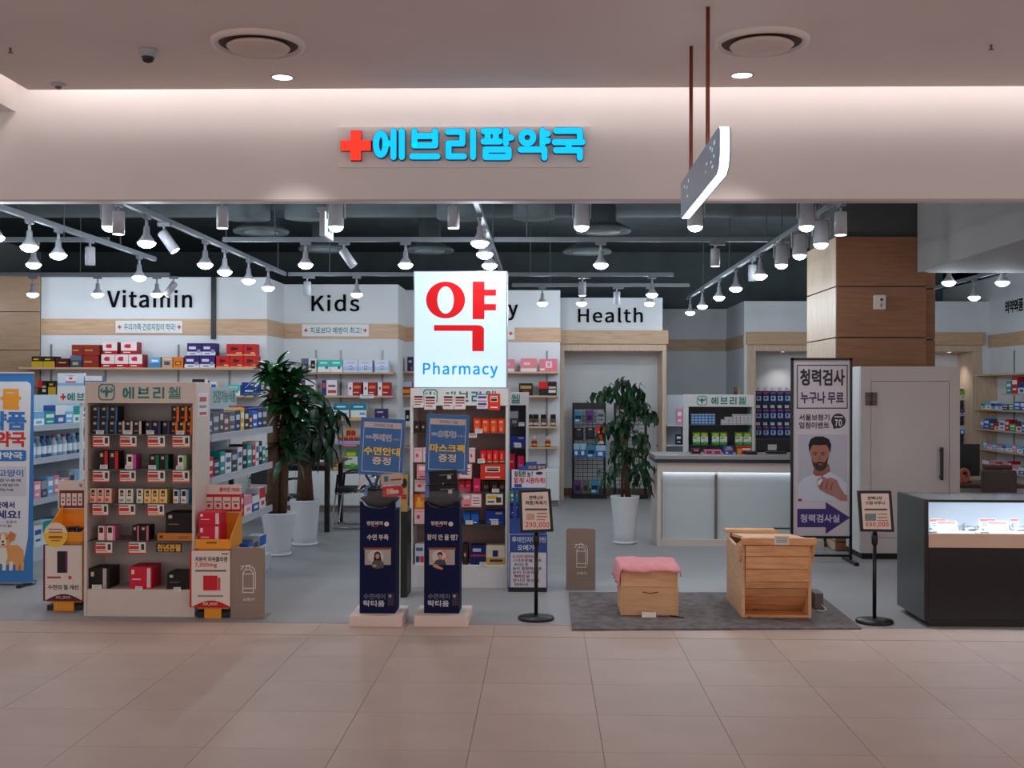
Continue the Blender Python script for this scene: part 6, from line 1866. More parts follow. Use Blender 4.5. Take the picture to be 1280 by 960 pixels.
for j in range(ny + 1):
    for i in range(nx + 1):
        mb.v.append(drape(tx0 + (tx1 - tx0) * i / nx, ty0 + (ty1 - ty0) * j / ny))
for j in range(ny):
    for i in range(nx):
        a = j * (nx + 1) + i
        mb.f.append((a, a + 1, a + nx + 2, a + nx + 1))
        mb.m.append(0)
tw_ = mb.build('towel', M('pink_towel', (230, 152, 156), 0.95, noise=0.06, scale=60, bump=0.5), smooth=True)
sm = tw_.modifiers.new('thick', 'SOLIDIFY')
sm.thickness = 0.008
tag(tw_, 'pink towel draped over the small wooden box', 'towel')
x0, x1, z0_, z1_ = R(802, 767, 820, 772.5, FY - 0.06)
mb = MB().box(x0, x1, -0.001, 0.001, 0, 0.035).xf(lambda p: Vector((p.x, FY - 0.07 + p.y + p.z * 0.5, 0.0135 + p.z)))
t = mb.build('paper_label', C((222, 214, 206)))
tag(t, 'tiny white paper label leaning before the small wooden box', 'label')
MB().tube([(fx1 - 0.06, FY - 0.02, 0.017), (fx1 - 0.03, FY - 0.05, 0.017), (fx1 + 0.01, FY - 0.07, 0.017), (fx1 + 0.03, FY - 0.09, 0.017)], 0.004, 8).build('power_cord', BLACK, fb, smooth=True)


# ---------------------------------------------------------------- black sign stands
def sign_stand(label, pxc, pyb, q, texts, price):
    # q: corners of the frame in pixels (left top, right top, right bottom, left bottom)
    b = G(pxc, pyb)
    D = b.y
    t = thing('sign_stand', label, 'sign stand', (b.x, D, 0))
    MB().lathe([(0.125, 0.0), (0.13, 0.01), (0.125, 0.02), (0.06, 0.03), (0.02, 0.034)], (b.x, D, 0), 32).build('base', BLACK, t, smooth=True)
    zlow = A(pxc, (q[3][1] + q[2][1]) / 2, D).z
    MB().lathe([(0.0135, 0.034), (0.0135, zlow + 0.02)], (b.x, D, 0), 14).build('pole', BLKMET, t, smooth=True)
    MB().lathe([(0.02, zlow - 0.09), (0.022, zlow - 0.04), (0.018, zlow - 0.005)], (b.x, D, 0), 14).build('collar', BLACK, t, smooth=True)
    fd = D - 0.03
    pts = [A(a, c, fd) for a, c in q]
    poly = [(p.x, p.z) for p in pts]
    MB().prism(poly[::-1] if True else poly, fd, fd + 0.025).build('frame', BLKMET, t)
    cx, cz = sum(p[0] for p in poly) / 4, sum(p[1] for p in poly) / 4
    ip = [(cx + (x - cx) * 0.83, cz + (z - cz) * 0.87) for x, z in poly]
    pap = MB().prism(ip[::-1], fd - 0.002, fd - 0.0004).build('paper', M('sign_paper', (232, 214, 204), 0.6, noise=0.01), t)
    for txt, a, c, d, e, m_, bo in texts:
        T(txt, a, c, d, e, fd - 0.002, m_, pap, bo)
    for nm, a, c, d, e, col in price:
        flat(nm, rpx(a, c, d, e), fd - 0.002, C(col), pap)
    return t


RINK = M('red_ink', (206, 50, 40), 0.5)
sign_stand('black sign stand priced 290,000 beside the blue poster display', 670, 774, [(648.5, 612.5), (688, 611), (692, 664.5), (650.5, 666)],
           [('편백나무', 661.5, 619.5, 679, 624.5, DINK, 2), ('좌훈/족욕기', 657, 626, 683, 631.5, DINK, 2), ('290,000', 657, 652.5, 686.5, 660.5, RINK, 1)],
           [('rule', 656, 635.5, 684, 638, (96, 84, 80)), ('picture', 658, 642, 668, 650, (200, 170, 140)), ('small_print', 671, 641, 684, 642.5, (150, 130, 120)), ('small_print', 671, 645, 684, 646.5, (196, 110, 96)), ('small_print', 671, 649, 682, 650.2, (150, 130, 120))])
sign_stand('black sign stand priced 690,000 beside the black showcase', 1093, 778, [(1072, 613.5), (1114, 613.5), (1118, 665), (1076, 664.5)],
           [('편백나무', 1084.5, 620.5, 1102.5, 625, DINK, 2), ('스팀 사우나', 1082, 626.2, 1106, 630.8, DINK, 2), ('690,000', 1082, 652.5, 1110.5, 659.5, RINK, 1)],
           [('rule', 1080.5, 635.8, 1109, 638, (96, 84, 80)), ('picture', 1081, 642, 1095, 651, (120, 140, 140)), ('small_print', 1097, 642, 1109, 643.2, (150, 130, 120)), ('small_print', 1097, 646, 1109, 647.4, (196, 110, 96)), ('small_print', 1097, 650, 1110, 651, (150, 130, 120))])


# ---------------------------------------------------------------- fire extinguisher boards
def ext_board(label, px0, px1, py0, py1):
    b = G((px0 + px1) / 2, py1)
    D = b.y
    x0, x1 = X(px0, D), X(px1, D)
    zt = A((px0 + px1) / 2, py0, D).z
    t = thing('extinguisher_screen', label, 'screen', ((x0 + x1) / 2, D + 0.1, 0))
    r = 0.015
    MB().prism([(x0, 0), (x1, 0), (x1, zt - r), (x1 - r, zt), (x0 + r, zt), (x0, zt - r)], D, D + 0.018).build('board', SIGNB, t, bev=0.002)
    brd = t.children[-1]
    boxp('floor_plate', x0, x1 + 0.0, D + 0.019, D + 0.2, 0, 0.006, SIGNB, t)
    boxp('rear_brace', (x0 + x1) / 2 - 0.02, (x0 + x1) / 2 + 0.02, D + 0.019, D + 0.035, 0.007, zt * 0.7, SIGNB, t)
    w, h = px1 - px0, py1 - py0
    f_ = lambda u, v: (px0 + u * w, py0 + v * h)
    LN = M('pale_line_print', (232, 228, 224), 0.5)

    def line(pts, wd=0.95):
        P3 = [A(*f_(u, v), D) for u, v in pts]
        mb = MB()
        for k, (p, q) in enumerate(zip(P3, P3[1:])):
            d_ = Vector((q.x - p.x, q.z - p.z)).normalized()
            n_ = Vector((-d_.y, d_.x)) * wd * 0.0028
            e_ = d_ * 0.002
            yy = D - 0.0018 - 0.0001 * (k % 2)
            mb.prism([(p.x - n_.x - e_.x, p.z - n_.y - e_.y), (q.x - n_.x + e_.x, q.z - n_.y + e_.y), (q.x + n_.x + e_.x, q.z + n_.y + e_.y), (p.x + n_.x - e_.x, p.z + n_.y - e_.y)], yy, D - 0.0008)
        mb.build('extinguisher_icon', LN, brd)
    line([(.34, .63), (.34, .36), (.4, .31), (.58, .31), (.65, .36), (.65, .63), (.34, .63)])
    line([(.34, .37), (.65, .37)])
    line([(.34, .57), (.65, .57)])
    line([(.28, .26), (.56, .26), (.68, .3), (.71, .36), (.71, .58)])
    line([(.28, .31), (.36, .26)])
    line([(.44, .31), (.44, .25), (.54, .25), (.54, .31)])
    ta, tb = f_(.33, .705), f_(.68, .75)
    T('소화기', ta[0], ta[1], tb[0], tb[1], D, LN, brd, 1)
    ta, tb = f_(.12, .79), f_(.87, .81)
    T('FIRE EXTINGUISHER', ta[0], ta[1], tb[0], tb[1], D, M('faint_print', (168, 154, 144), 0.5), brd, 0)
    return t


ext_board('taupe fire extinguisher board beside the left red cardboard display', 289.5, 331.5, 684.5, 773.5)
ext_board('taupe fire extinguisher board standing left of the grey mat', 708.5, 745, 660.5, 737.5)


# ---------------------------------------------------------------- navy sleep-care stands
def sleep_stand(label, bx0, bx1, by0, by1, nx0, nx1, ntop, nbot, head, poster, ang, open_txt, word, man):
    b = G((bx0 + bx1) / 2, by1)
    D = b.y
    x0, x1 = X(bx0, D), X(bx1, D)
    zb = A((bx0 + bx1) / 2, by0 + 4, D).z
    t = thing('promotion_stand', label, 'display stand', ((x0 + x1) / 2, D + 0.2, 0))
    boxp('base_block', x0, x1, D, D + 0.4, 0, zb, M('pale_pink_base', (226, 206, 198), 0.55, noise=0.02), t, bev=0.004)
    E_ = D + 0.09
    nxa, nxb = X(nx0, E_), X(nx1, E_)
    zt = A((nx0 + nx1) / 2, ntop, E_).z
    cx = (nxa + nxb) / 2
    rad = (nxb - nxa) * 0.42
    arc = [(cx + rad * math.cos(math.pi * k / 12), zt - rad * 0.5 * math.sin(math.pi * k / 12)) for k in range(13)]
    MB().prism([(nxa, zb + 0.001), (nxb, zb + 0.001), (nxb, zt)] + arc + [(nxa, zt)], E_, E_ + 0.003).build('front_card', NAVY, t)
    fc_ = t.children[-1]
    boxp('body', nxa, nxb, E_ + 0.0032, E_ + 0.23, zb + 0.001, zt - rad * 0.5 - 0.01, NAVY, t)
    # clear dish
    MB().lathe([(0.03, 0.0), (0.1, 0.015), (0.165, 0.085), (0.18, 0.135), (0.176, 0.135), (0.16, 0.088), (0.098, 0.02), (0.028, 0.004)], (cx, E_ + 0.12, zt - rad * 0.5 - 0.008), 28).build('clear_dish', ACRYL, t, smooth=True)
    pile = MB().lathe([(0.025, 0.006), (0.09, 0.024), (0.14, 0.075), (0.12, 0.085), (0.02, 0.09)], (cx, E_ + 0.12, zt - rad * 0.5 - 0.008), 22).build('sample_pile', M('dark_samples', (30, 24, 27), 0.6, noise=0.7, scale=45, bump=0.6, spec=0.2), t, smooth=True)
    pile['kind'] = 'stuff'
    # poster on a thin rod
    px0, py0, px1, py1 = poster
    pd = E_ + 0.1
    x0, x1, z0, z1 = R(px0, py0, px1, py1, pd)
    pcx, pcz = (x0 + x1) / 2, (z0 + z1) / 2
    rot = (math.radians(ang), pcx, pcz)
    ca, sa = math.cos(rot[0]), math.sin(rot[0])
    rf = lambda p: Vector((pcx + (p.x - pcx) * ca - (p.z - pcz) * sa, p.y, pcz + (p.x - pcx) * sa + (p.z - pcz) * ca))
    MB().lathe([(0.005, zt - rad * 0.5 + 0.01), (0.005, pcz)], (cx, pd + 0.012, 0), 8).build('rod', CHROME, t)
    ps = MB().box(x0, x1, pd, pd + 0.004, z0, z1).xf(rf).build('poster', POSTB, t)
    MB().box(x0 - 0.004, x1 + 0.004, pd - 0.0072, pd - 0.0066, z0 - 0.004, z1 + 0.006).xf(rf).build('clear_sleeve', M('sleeve_film', (230, 236, 240), 0.08, alpha=0.04), t)
    for fx in (0.1, 0.88):
        xx = x0 + (x1 - x0) * fx
        MB().box(xx - 0.008, xx + 0.008, pd - 0.006, pd + 0.008, z1 - 0.006, z1 + 0.024).xf(rf).build('clip', ACRYL, t)
    f_ = lambda u, v: (px0 + u * (px1 - px0), py0 + v * (py1 - py0))
    LN = M('poster_line', (190, 196, 204), 0.5)
    a, c = f_(.09, .07), f_(.91, .17)
    flat('heading_band', rpx(a[0], a[1], c[0], c[1]), pd, M('poster_band', (206, 190, 184), 0.5), ps, 0.001, rot=rot)
    for u0, v0, u1, v1 in ((.07, .07, .085, .94), (.915, .07, .93, .94), (.07, .93, .93, .942)):
        a, c = f_(u0, v0), f_(u1, v1)
        flat('border_line', rpx(a[0], a[1], c[0], c[1]), pd, LN, ps, 0.001, rot=rot)
    a, c = f_(.3, .095), f_(.72, .15)
    T('OPEN 기념', a[0], a[1], c[0], c[1], pd - 0.0005, M('navy_ink', (50, 66, 110), 0.5), ps, 1, rot=rot, lift=0.002)
    a, c = f_(.28, .28), f_(.7, .39)
    T(word, a[0], a[1], c[0], c[1], pd - 0.0005, C((226, 226, 236)), ps, 5, rot=rot)
    T(word, a[0] + .3, a[1] + .2, c[0] - .3, c[1] - .2, pd - 0.0005, M('navy_ink'), ps, 0, rot=rot, lift=0.0034)
    a, c = f_(.12, .31), f_(.26, .36)
    flat('small_print', rpx(a[0], a[1], c[0], c[1]), pd, C((150, 176, 204)), ps, 0.001, rot=rot)
    a, c = f_(.73, .34), f_(.93, .375)
    T('구매 시', a[0], a[1], c[0], c[1], pd - 0.0005, C((210, 186, 160)), ps, 1, rot=rot)
    a, c = f_(.1, .5), f_(.92, .645)
    T(open_txt, a[0], a[1], c[0], c[1], pd - 0.0005, C((34, 34, 44)), ps, 5, rot=rot)
    T(open_txt, a[0] + .3, a[1] + .3, c[0] - .3, c[1] - .3, pd - 0.0005, M('yellow_ink', (240, 206, 60), 0.5), ps, 3, rot=rot, lift=0.0034)
    a, c = f_(.3, .67), f_(.72, .81)
    T('증정', a[0], a[1], c[0], c[1], pd - 0.0005, C((34, 34, 44)), ps, 5, rot=rot)
    T('증정', a[0] + .3, a[1] + .3, c[0] - .3, c[1] - .3, pd - 0.0005, C((226, 214, 216)), ps, 2, rot=rot, lift=0.0034)
    # prints on the navy front
    cxp = (nx0 + nx1) / 2
    WI = C((214, 204, 206))
    T('명문제약', cxp - 14, 651.5, cxp + 6, 656.5, E_, WI, fc_, 2)
    flat('red_bar', rpx(cxp - 8, 657.5, cxp - 1, 658.6), E_, RED, fc_)
    flat('white_dot', epx(cxp + 10.5, 655, 3, 3, 14), E_, WI, fc_)
    T(head[0], head[1], 668, head[2], 675, E_, WI, fc_, 2)
    a, c = nx0 + 4, nx1 - 5
    flat('bed_frame', rpx(a, 684.5, c, 687), E_, C((128, 74, 54)), fc_, 0.0008)
    flat('bed_sheet', rpx(a + 1.5, 687, c - 1.5, 706), E_, C((176, 166, 164)), fc_, 0.0008)
    flat('pillow', epx(cxp - 3, 695.5, 10, 8, 18), E_, C((206, 200, 198)), fc_, 0.0016)
    SK = C((206, 140, 110))
    if man:
        flat('hair', epx(cxp - 3, 693.2, 3.3, 3.4, 14), E_, C((30, 26, 30)), fc_, 0.0024)
        flat('face', epx(cxp - 3, 696, 2.7, 3.4, 14), E_, SK, fc_, 0.0032)
        flat('raised_arm', [(cxp + 2, 701), (cxp + 8, 697), (cxp + 5, 689), (cxp - 1, 687.5), (cxp - 1, 689.5), (cxp + 4, 691), (cxp + 5, 696), (cxp, 699)], E_, SK, fc_, 0.0028)
        flat('torso', [(cxp - 11, 706), (cxp - 8, 700), (cxp - 3, 699), (cxp + 3, 700), (cxp + 5, 706)], E_, C((70, 72, 80)), fc_, 0.0036)
        flat('lower_arm', [(cxp - 11, 706), (cxp - 8, 705), (cxp - 3, 708), (cxp + 1, 710), (cxp, 712), (cxp - 8, 710), (cxp - 12, 708)], E_, SK, fc_, 0.0044)
    else:
        flat('hair', [(cxp - 6, 703), (cxp - 4.5, 691), (cxp - 1, 689), (cxp + 2.5, 691), (cxp + 4.5, 703)], E_, C((30, 26, 34)), fc_, 0.0024)
        flat('face', epx(cxp - 0.8, 695.2, 2.5, 3.3, 14), E_, SK, fc_, 0.0032)
        flat('torso', [(cxp - 8, 709), (cxp - 7, 702), (cxp - 2, 700), (cxp + 2, 700.5), (cxp + 7, 703), (cxp + 7, 709), (cxp, 711)], E_, C((84, 84, 92)), fc_, 0.004)
        flat('hand', epx(cxp - 4.5, 707, 2.6, 1.6, 10), E_, SK, fc_, 0.0048)
    T('수면케어', nx0 + 4, 742, nx0 + 31, 749, E_, C((120, 124, 144)), fc_, 1)
    T('락티움', nx0 + 4, 750.5, nx0 + 30, 758, E_, C((206, 206, 216)), fc_, 2)
    flat('box_picture', rpx(nx0 + 34, 741.5, nx0 + 42, 757), E_, C((60, 52, 66)), fc_)
    flat('box_picture_mark', rpx(nx0 + 35.5, 743.5, nx0 + 38.5, 746.5), E_, C((190, 170, 160)), fc_, 0.0018)
    return t, cx, E_, zt - rad * 0.5


s1, c1x, c1y, c1z = sleep_stand('navy sleep promotion stand with sleeping woman picture and eye mask poster', 437.5, 504, 766, 784, 450.5, 495, 627, 767, ('수면 부족', 459, 485.5), (449.5, 523, 505, 594.5), -3.2, '수면안대', '루테인', False)
s2, c2x, c2y, c2z = sleep_stand('navy sleep promotion stand with sleeping man picture and mask pack poster', 518.5, 586.5, 766, 784, 531, 575, 627, 768, ('잠이 안 올 땐?', 534, 572), (532.5, 518.5, 585.5, 591.5), -2, '마스크팩', '오메가3', True)


def tilted_box(label, c, w, h, d, ang, sty, rx=0.0, rz=0.0, name='sample_box'):
    o = put(name, label, 'box', pack_mesh(sty, w, h, d), c)
    o.rotation_euler = (rx, ang, rz)
    return o


style('sleep_box', (24, 24, 32), (0, 0, .12, 1, (90, 110, 180)), (.7, .3, .82, .6, (200, 190, 190)), (.45, .62, .9, .7, (130, 120, 120)))
tilted_box('dark sleep aid box stacked on top in the dish of the mask pack stand', (c2x - 0.01, c2y + 0.12, c2z + 0.172), 0.22, 0.085, 0.1, -0.08, 'sleep_box')
tilted_box('dark sleep aid box lying lower in the dish of the mask pack stand', (c2x - 0.005, c2y + 0.1, c2z + 0.075), 0.23, 0.085, 0.11, -0.04, 'sleep_box')
tilted_box('dark sleep aid carton lying in the dish of the eye mask stand', (c1x - 0.01, c1y + 0.14, c1z + 0.082), 0.2, 0.05, 0.1, 0.06, 'sleep_box')
style('cream_box', (196, 176, 160), (.15, .3, .35, .8, (50, 120, 150)), (.45, .35, .95, .5, (150, 60, 60)))
style('crimson_pill', (190, 50, 60), (.2, .25, .55, .8, (230, 150, 120)), (.4, .3, .8, .6, (226, 206, 196)))
tilted_box('cream carton with blue mark propped in the dish of the eye mask stand', (c1x + 0.09, c1y + 0.07, c1z + 0.165), 0.15, 0.075, 0.02, -0.08, 'cream_box')
tilted_box('red carton with pill picture leaning in the dish of the eye mask stand', (c1x + 0.1, c1y + 0.04, c1z + 0.085), 0.14, 0.07, 0.02, -0.06, 'crimson_pill')
for k, (dx, dz, an, cc) in enumerate(((-.12, .15, .6, (216, 206, 200)), (-.07, .17, -.5, (40, 70, 110)), (-.02, .16, .3, (70, 76, 90)), (.02, .17, -.7, (200, 196, 196)), (-.14, .11, 1.0, (30, 34, 48)), (-.06, .12, 1.2, (40, 90, 130)), (.0, .13, .9, (52, 56, 72)))):
    mb = MB().box(-0.008, 0.008, -0.006, 0.006, -0.05, 0.05)
    o = mb.mesh('stick', C(cc))
    q = put('sample_stick', '%s sample stick lying in the dish of the eye mask stand, %s from the rim' % (('pale', 'navy', 'grey', 'white', 'black', 'blue', 'slate')[k], ORD[k]), 'sample stick', o, (c1x + dx, c1y + 0.06 + 0.012 * k, c1z + dz + 0.02))
    q.rotation_euler = (0.3, an, 0)

# ---------------------------------------------------------------- eye supplement display with posters
YD = G(660, 740).y
x0, x1 = X(636, YD), X(684.5, YD)
ed = thing('carton_display', 'blue cardboard display for eye supplements beside the middle cabinet', 'display stand', ((x0 + x1) / 2, YD + 0.15, 0))
CB = M('blue_card', (40, 74, 150), 0.5, noise=0.03, scale=10)
z1p = A(660, 668, YD).z
boxp('base', x0, x1, YD, YD + 0.28, 0, 0.035, BLACK, ed)
boxp('body', x0 + 0.01, x1 - 0.005, YD + 0.02, YD + 0.28, 0.036, A(660, 650, YD).z, CB, ed)
efp = boxp('front_poster', x0 + 0.004, x1 - 0.004, YD + 0.004, YD + 0.018, 0.036, z1p, C((220, 218, 226)), ed)
boxp('back_card', x0 + 0.01, x1 - 0.005, YD + 0.26, YD + 0.28, A(660, 650, YD).z + 0.001, A(660, 590, YD + .26).z, CB, ed)
flat('heading_band', rpx(637, 668, 684, 690.5), YD + 0.004, CB, efp)
T('루테인지아잔틴', 640, 671, 682, 678, YD + 0.004, C((220, 224, 236)), efp, 1, lift=0.0026)
T('오메가3', 647, 681, 672, 688, YD + 0.004, C((220, 224, 236)), efp, 2, lift=0.0026)
for k, (y_, a, b) in enumerate(((693.5, 641, 672), (698.5, 641, 677), (703.5, 643, 660), (708.5, 641, 677), (713.5, 641, 673), (718.5, 643, 662), (723.5, 641, 674), (728.5, 643, 660))):
    T(('눈 건강이 염려되는 분', '스마트폰을 자주', '보시는 분', '눈이 침침하신 분', '눈이 건조하여', '뻑뻑한 분', '장시간 운전을', '지속하는 분')[k], a, y_, b, y_ + 3.9, YD + 0.004, C((150, 46, 74)) if k in (0, 1, 4, 5, 6) else C((60, 60, 96)), efp, 1)
for a, b in ((636.5, 638), (683, 684.3)):
    flat('edge_line', rpx(a, 690, b, 735), YD + 0.004, CB, efp)
hdx = YD + 0.01
hc = boxp('header_card', X(640, hdx), X(683, hdx), hdx, hdx + 0.006, A(660, 612, hdx).z, A(660, 587, hdx).z, C((222, 222, 230)), ed)
boxp('header_post', X(642, hdx), X(646, hdx), hdx + 0.0065, hdx + 0.02, A(660, 650, YD).z + 0.001, A(660, 600, hdx).z, CB, ed)
flat('header_edge', rpx(640, 609.5, 683, 612), hdx, CB, hc)
T('침침한 눈?', 643, 589, 666, 595.5, hdx, DINK, hc, 2)
T('밝게! 시원하게!', 643, 597, 681, 604, hdx, RINK, hc, 2)
flat('eye_picture', epx(674, 591.5, 4.5, 2, 14), hdx, C((60, 60, 70)), hc)
flat('bottle_picture', rpx(643, 605, 652, 609), hdx, CB, hc)
flat('top_splash', [(648, 588), (648, 583), (657, 582), (657, 577.5), (671, 577), (671, 580), (683, 579.5), (683, 586), (673, 587), (673, 588)], hdx + 0.003, CB, hc, 0.0, 0.004)
T('30포 증정', 660, 582, 681, 586, hdx - 0.002, M('yellow_ink'), hc, 1, lift=0.002)
for sty, l, a, b, yt, yb in (('gen_green', 'lime green carton in the blue eye supplement display', 637.5, 647.5, 615, 628), ('blue_box', 'royal blue carton in the blue eye supplement display', 637.5, 648, 632, 645.5),
                             ('cream_gold', 'gold and blue carton low in the eye supplement display', 638.5, 650, 650.5, 666)):
    P(sty, l, None, YD + 0.03 if yt > 640 else YD + 0.12, 0, [(a, b)], yt, 0.1 if yt < 640 else 0.02, ybot=yb)

# slim dark rack on the other side of the middle cabinet
t = thing('slim_display', 'slim dark green display stand at the left of the middle cabinet', 'display stand', (X(506, 9.0), 9.1, 0))
x0, x1 = X(501.5, 9.0), X(509.5, 9.0)
boxp('body', x0, x1, 9.0, 9.3, 0, A(506, 640, 9.0).z, M('dark_green_card', (28, 38, 32), 0.5, noise=0.05, scale=12), t)
boxp('edge_strip', x0 - 0.004, x0 - 0.0005, 8.998, 9.01, 0.02, A(506, 642, 9.0).z, C((206, 190, 150)), t)
boxp('header_card', x0, x1, 9.02, 9.03, A(506, 640, 9.0).z + 0.001, A(506, 594, 9.0).z, C((206, 170, 96)), t)
flat('face_picture', epx(505.5, 604, 3.5, 6, 14), 9.02, C((60, 44, 40)), t)
flat('red_picture', rpx(501.5, 618, 508, 624), 9.02, C((196, 50, 40)), t)


# ---------------------------------------------------------------- orange cardboard displays at the left cabinet
def carton_stand(label, pxa, pxb, ybase, tray_top, lip, post0, post1, hx0, hx1, hy0, hy1, prints, ins):
    D = G((pxa + pxb) / 2, ybase).y
    x0, x1 = X(pxa, D), X(pxb, D)
    t = thing('cardboard_display', label, 'display stand', ((x0 + x1) / 2, D + 0.15, 0))
    zc = lambda y: A((pxa + pxb) / 2, y, D).z
    zl, zt = zc(lip), zc(tray_top)
    dep = 0.32
    zf = zc(post1 + 1)
    boxp('foot_block', x0 + 0.005, x1 - 0.005, D + 0.02, D + dep - 0.03, 0, zf * 0.55, BLACK, t)
    boxp('foot_bracket', x0 + 0.06, x1 - 0.06, D + 0.005, D + 0.0195, 0, zf * 0.9, ORANGE, t)
    boxp('foot_strip', x0 + 0.01, x1 - 0.01, D + 0.008, D + dep - 0.02, zf * 0.9 + 0.001, zf, ORANGE, t)
    boxp('column', x0 + 0.01, x1 - 0.01, D + 0.01, D + dep - 0.02, zf + 0.001, zl - 0.011, C((222, 150, 40)), t)
    # tray
    boxp('tray_floor', x0, x1, D, D + dep, zl - 0.01, zl, ORANGE, t)
    fr = zc(lip - 10)
    boxp('tray_front', x0, x1, D - 0.004, D, zl - 0.01, fr, ORANGE, t)
    for xa, xb in ((x0 - 0.004, x0), (x1, x1 + 0.004)):
        MB().prism([(D - 0.004, zl - 0.01), (D + dep, zl - 0.01), (D + dep, zt), (D - 0.004, fr)], xa, xb, 'x').build('tray_side', ORANGE, t)
    boxp('tray_back', x0, x1, D + dep, D + dep + 0.004, zl - 0.01, zt, ORANGE, t)
    hd = D + dep - 0.004
    hcd = boxp('header_card', X(hx0, hd), X(hx1, hd), hd - 0.004, hd, A(hx0, hy1, hd).z, A(hx0, hy0, hd).z, C(prints[0]), t)
    hh = hy1 - hy0
    flat('header_panel', rpx(hx0 + 1, hy0 + hh * .35, hx1 - 1, hy1 - 1), hd - 0.004, C(prints[1]), hcd)
    n = 4
    w = (hx1 - hx0 - 4) / n
    for k in range(n):
        flat('header_tile', rpx(hx0 + 2.5 + w * k, hy0 + hh * .45, hx0 + 1 + w * (k + 1), hy1 - 4), hd - 0.004, C((230, 216, 208)), hcd, 0.0018)
        flat('tile_mark', epx(hx0 + 1.8 + w * (k + 0.5), hy1 - 8.5, w * 0.2, w * 0.2, 10), hd - 0.004, C(prints[1]), hcd, 0.0026)
        flat('tile_text', rpx(hx0 + 4 + w * k, hy0 + hh * .6, hx0 + w * (k + 1), hy0 + hh * .64), hd - 0.004, C((90, 60, 60)), hcd, 0.0026)
    T(prints[2], hx0 + (hx1 - hx0) * (.42 if len(prints[2]) > 1 else .8), hy0 + 4, hx1 - 3, hy0 + 9, hd - 0.004, C(prints[3]), hcd, 2)
    # poster card on the front
    pp0, pp1 = prints[4]
    pd = D - 0.006
    pc_ = boxp('poster_card', X(pp0, pd), X(pp1, pd), pd - 0.004, pd, A(pp0, post1, pd).z, A(pp0, post0, pd).z, C(prints[1]), t)
    flat('poster_ground', rpx(pp0 + 1, post0 + 1, pp1 - 1, post1 - 1), pd - 0.004, C((228, 216, 208)), pc_, 0.0006)
    return pc_, D, zl, pd - 0.0046, x0, x1


cs, cd, czl, cpd, cdx0, cdx1 = carton_stand('orange cardboard display with red collagen poster right of the left cabinet', 246, 288, 773, 641, 684, 687.5, 759, 254, 302.5, 605.5, 640.5,
                                            ((232, 214, 206), (200, 32, 40), '콜라겐 7000', (200, 32, 40), (238.5, 288.5)), None)
PDK = DINK
T('저분자 피쉬콜라겐', 244, 696, 284, 702, cpd, PDK, cs, 2)
T('7,000mg', 244, 703.5, 271, 709.8, cpd, RINK, cs, 2)
flat('small_print', rpx(244, 712.5, 283, 714.5), cpd, C((96, 84, 84)), cs)
flat('product_picture', rpx(254, 719.5, 272, 738), cpd, C((200, 36, 48)), cs)
flat('product_picture_stick', rpx(272.5, 722, 275.5, 738), cpd, C((200, 80, 70)), cs)
flat('small_print', rpx(247, 744, 279, 746), cpd, C((150, 130, 130)), cs)
flat('red_arc', [(240, 758)] + [(241 + 46 * k / 10, 758 - 7.5 * math.sin(math.pi * k / 10)) for k in range(11)] + [(287, 758)], cpd, C((200, 32, 40)), cs)
T('60,000', 254, 753, 272, 757, cpd, C((236, 220, 216)), cs, 1, lift=0.003)
flat('small_logo', rpx(277, 691.5, 285.5, 693), cpd, C((110, 90, 80)), cs)
flat('small_logo', rpx(258, 677.3, 271, 679.3), cd - 0.004, C((130, 76, 20)), cs.parent)
P('red_white', 'red collagen box in the lower layer of the orange cardboard display', None, cd + 0.03, czl, [(248, 275)], 656.5, 0.18)
P('red_white', 'red collagen box lying on top in the orange cardboard display', None, cd + 0.03, 0, [(248, 275.5)], 640.5, 0.16, ybot=656.2)

cs2, cd2, czl2, cpd2, _, _ = carton_stand('orange cardboard display with dark poster left of the left cabinet', 58, 103.5, 763.5, 636, 675, 680.5, 751, 73.5, 106, 600.5, 636,
                                          ((222, 206, 198), (110, 34, 50), '락', (90, 60, 60), (55.5, 103.5)), None)
flat('product_picture', rpx(71.5, 689, 84.5, 716), cpd2, C((40, 28, 36)), cs2)
flat('product_picture_edge', rpx(82, 690, 84.5, 716), cpd2, C((130, 40, 90)), cs2, 0.0018)
flat('small_print', rpx(59, 720.5, 76, 723), cpd2, C((160, 80, 80)), cs2)
flat('red_dot', epx(87.5, 722, 2.2, 2.2, 12), cpd2, RED, cs2)
T('수면의 질 개선', 60, 731, 98, 737, cpd2, C((70, 40, 44)), cs2, 2)
flat('dark_arc', [(57, 750)] + [(57.5 + 44 * k / 10, 750 - 7.5 * math.sin(math.pi * k / 10)) for k in range(11)] + [(102, 750)], cpd2, C((96, 30, 46)), cs2)
T('30,000', 70, 745, 88, 748.8, cpd2, C((220, 200, 200)), cs2, 1, lift=0.003)
st = MB().prism([(p.x, p.z) for p in [A(a, b, cd2 - 0.012) for a, b in epx(69.5, 668.5, 15, 15.5, 28)]][::-1], cd2 - 0.014, cd2 - 0.011).build('round_sticker', C((240, 200, 70)), cs2.parent)
flat('sticker_heading', [(56, 666), (57.5, 659), (63, 654.5), (70, 653.5), (77, 655), (82, 660), (83.5, 666)], cd2 - 0.014, C((234, 216, 200)), st)
for k, y_ in enumerate((661, 664.5, 670, 675)):
    flat('sticker_text', rpx(61 + (k == 3) * 3, y_, 78 - (k == 3) * 3, y_ + (1.4 if k != 2 else 3)), cd2 - 0.014, C((176, 90, 60)), st, 0.0022)
for k in range(3):
    P('sleep_box', 'small dark box, %s from left in the left orange cardboard display' % ORD[k], None, cd2 + 0.06 + 0.0 * k, czl2, [(73 + 11 * k, 83.3 + 11 * k)], 660 - (k % 2), 0.08)

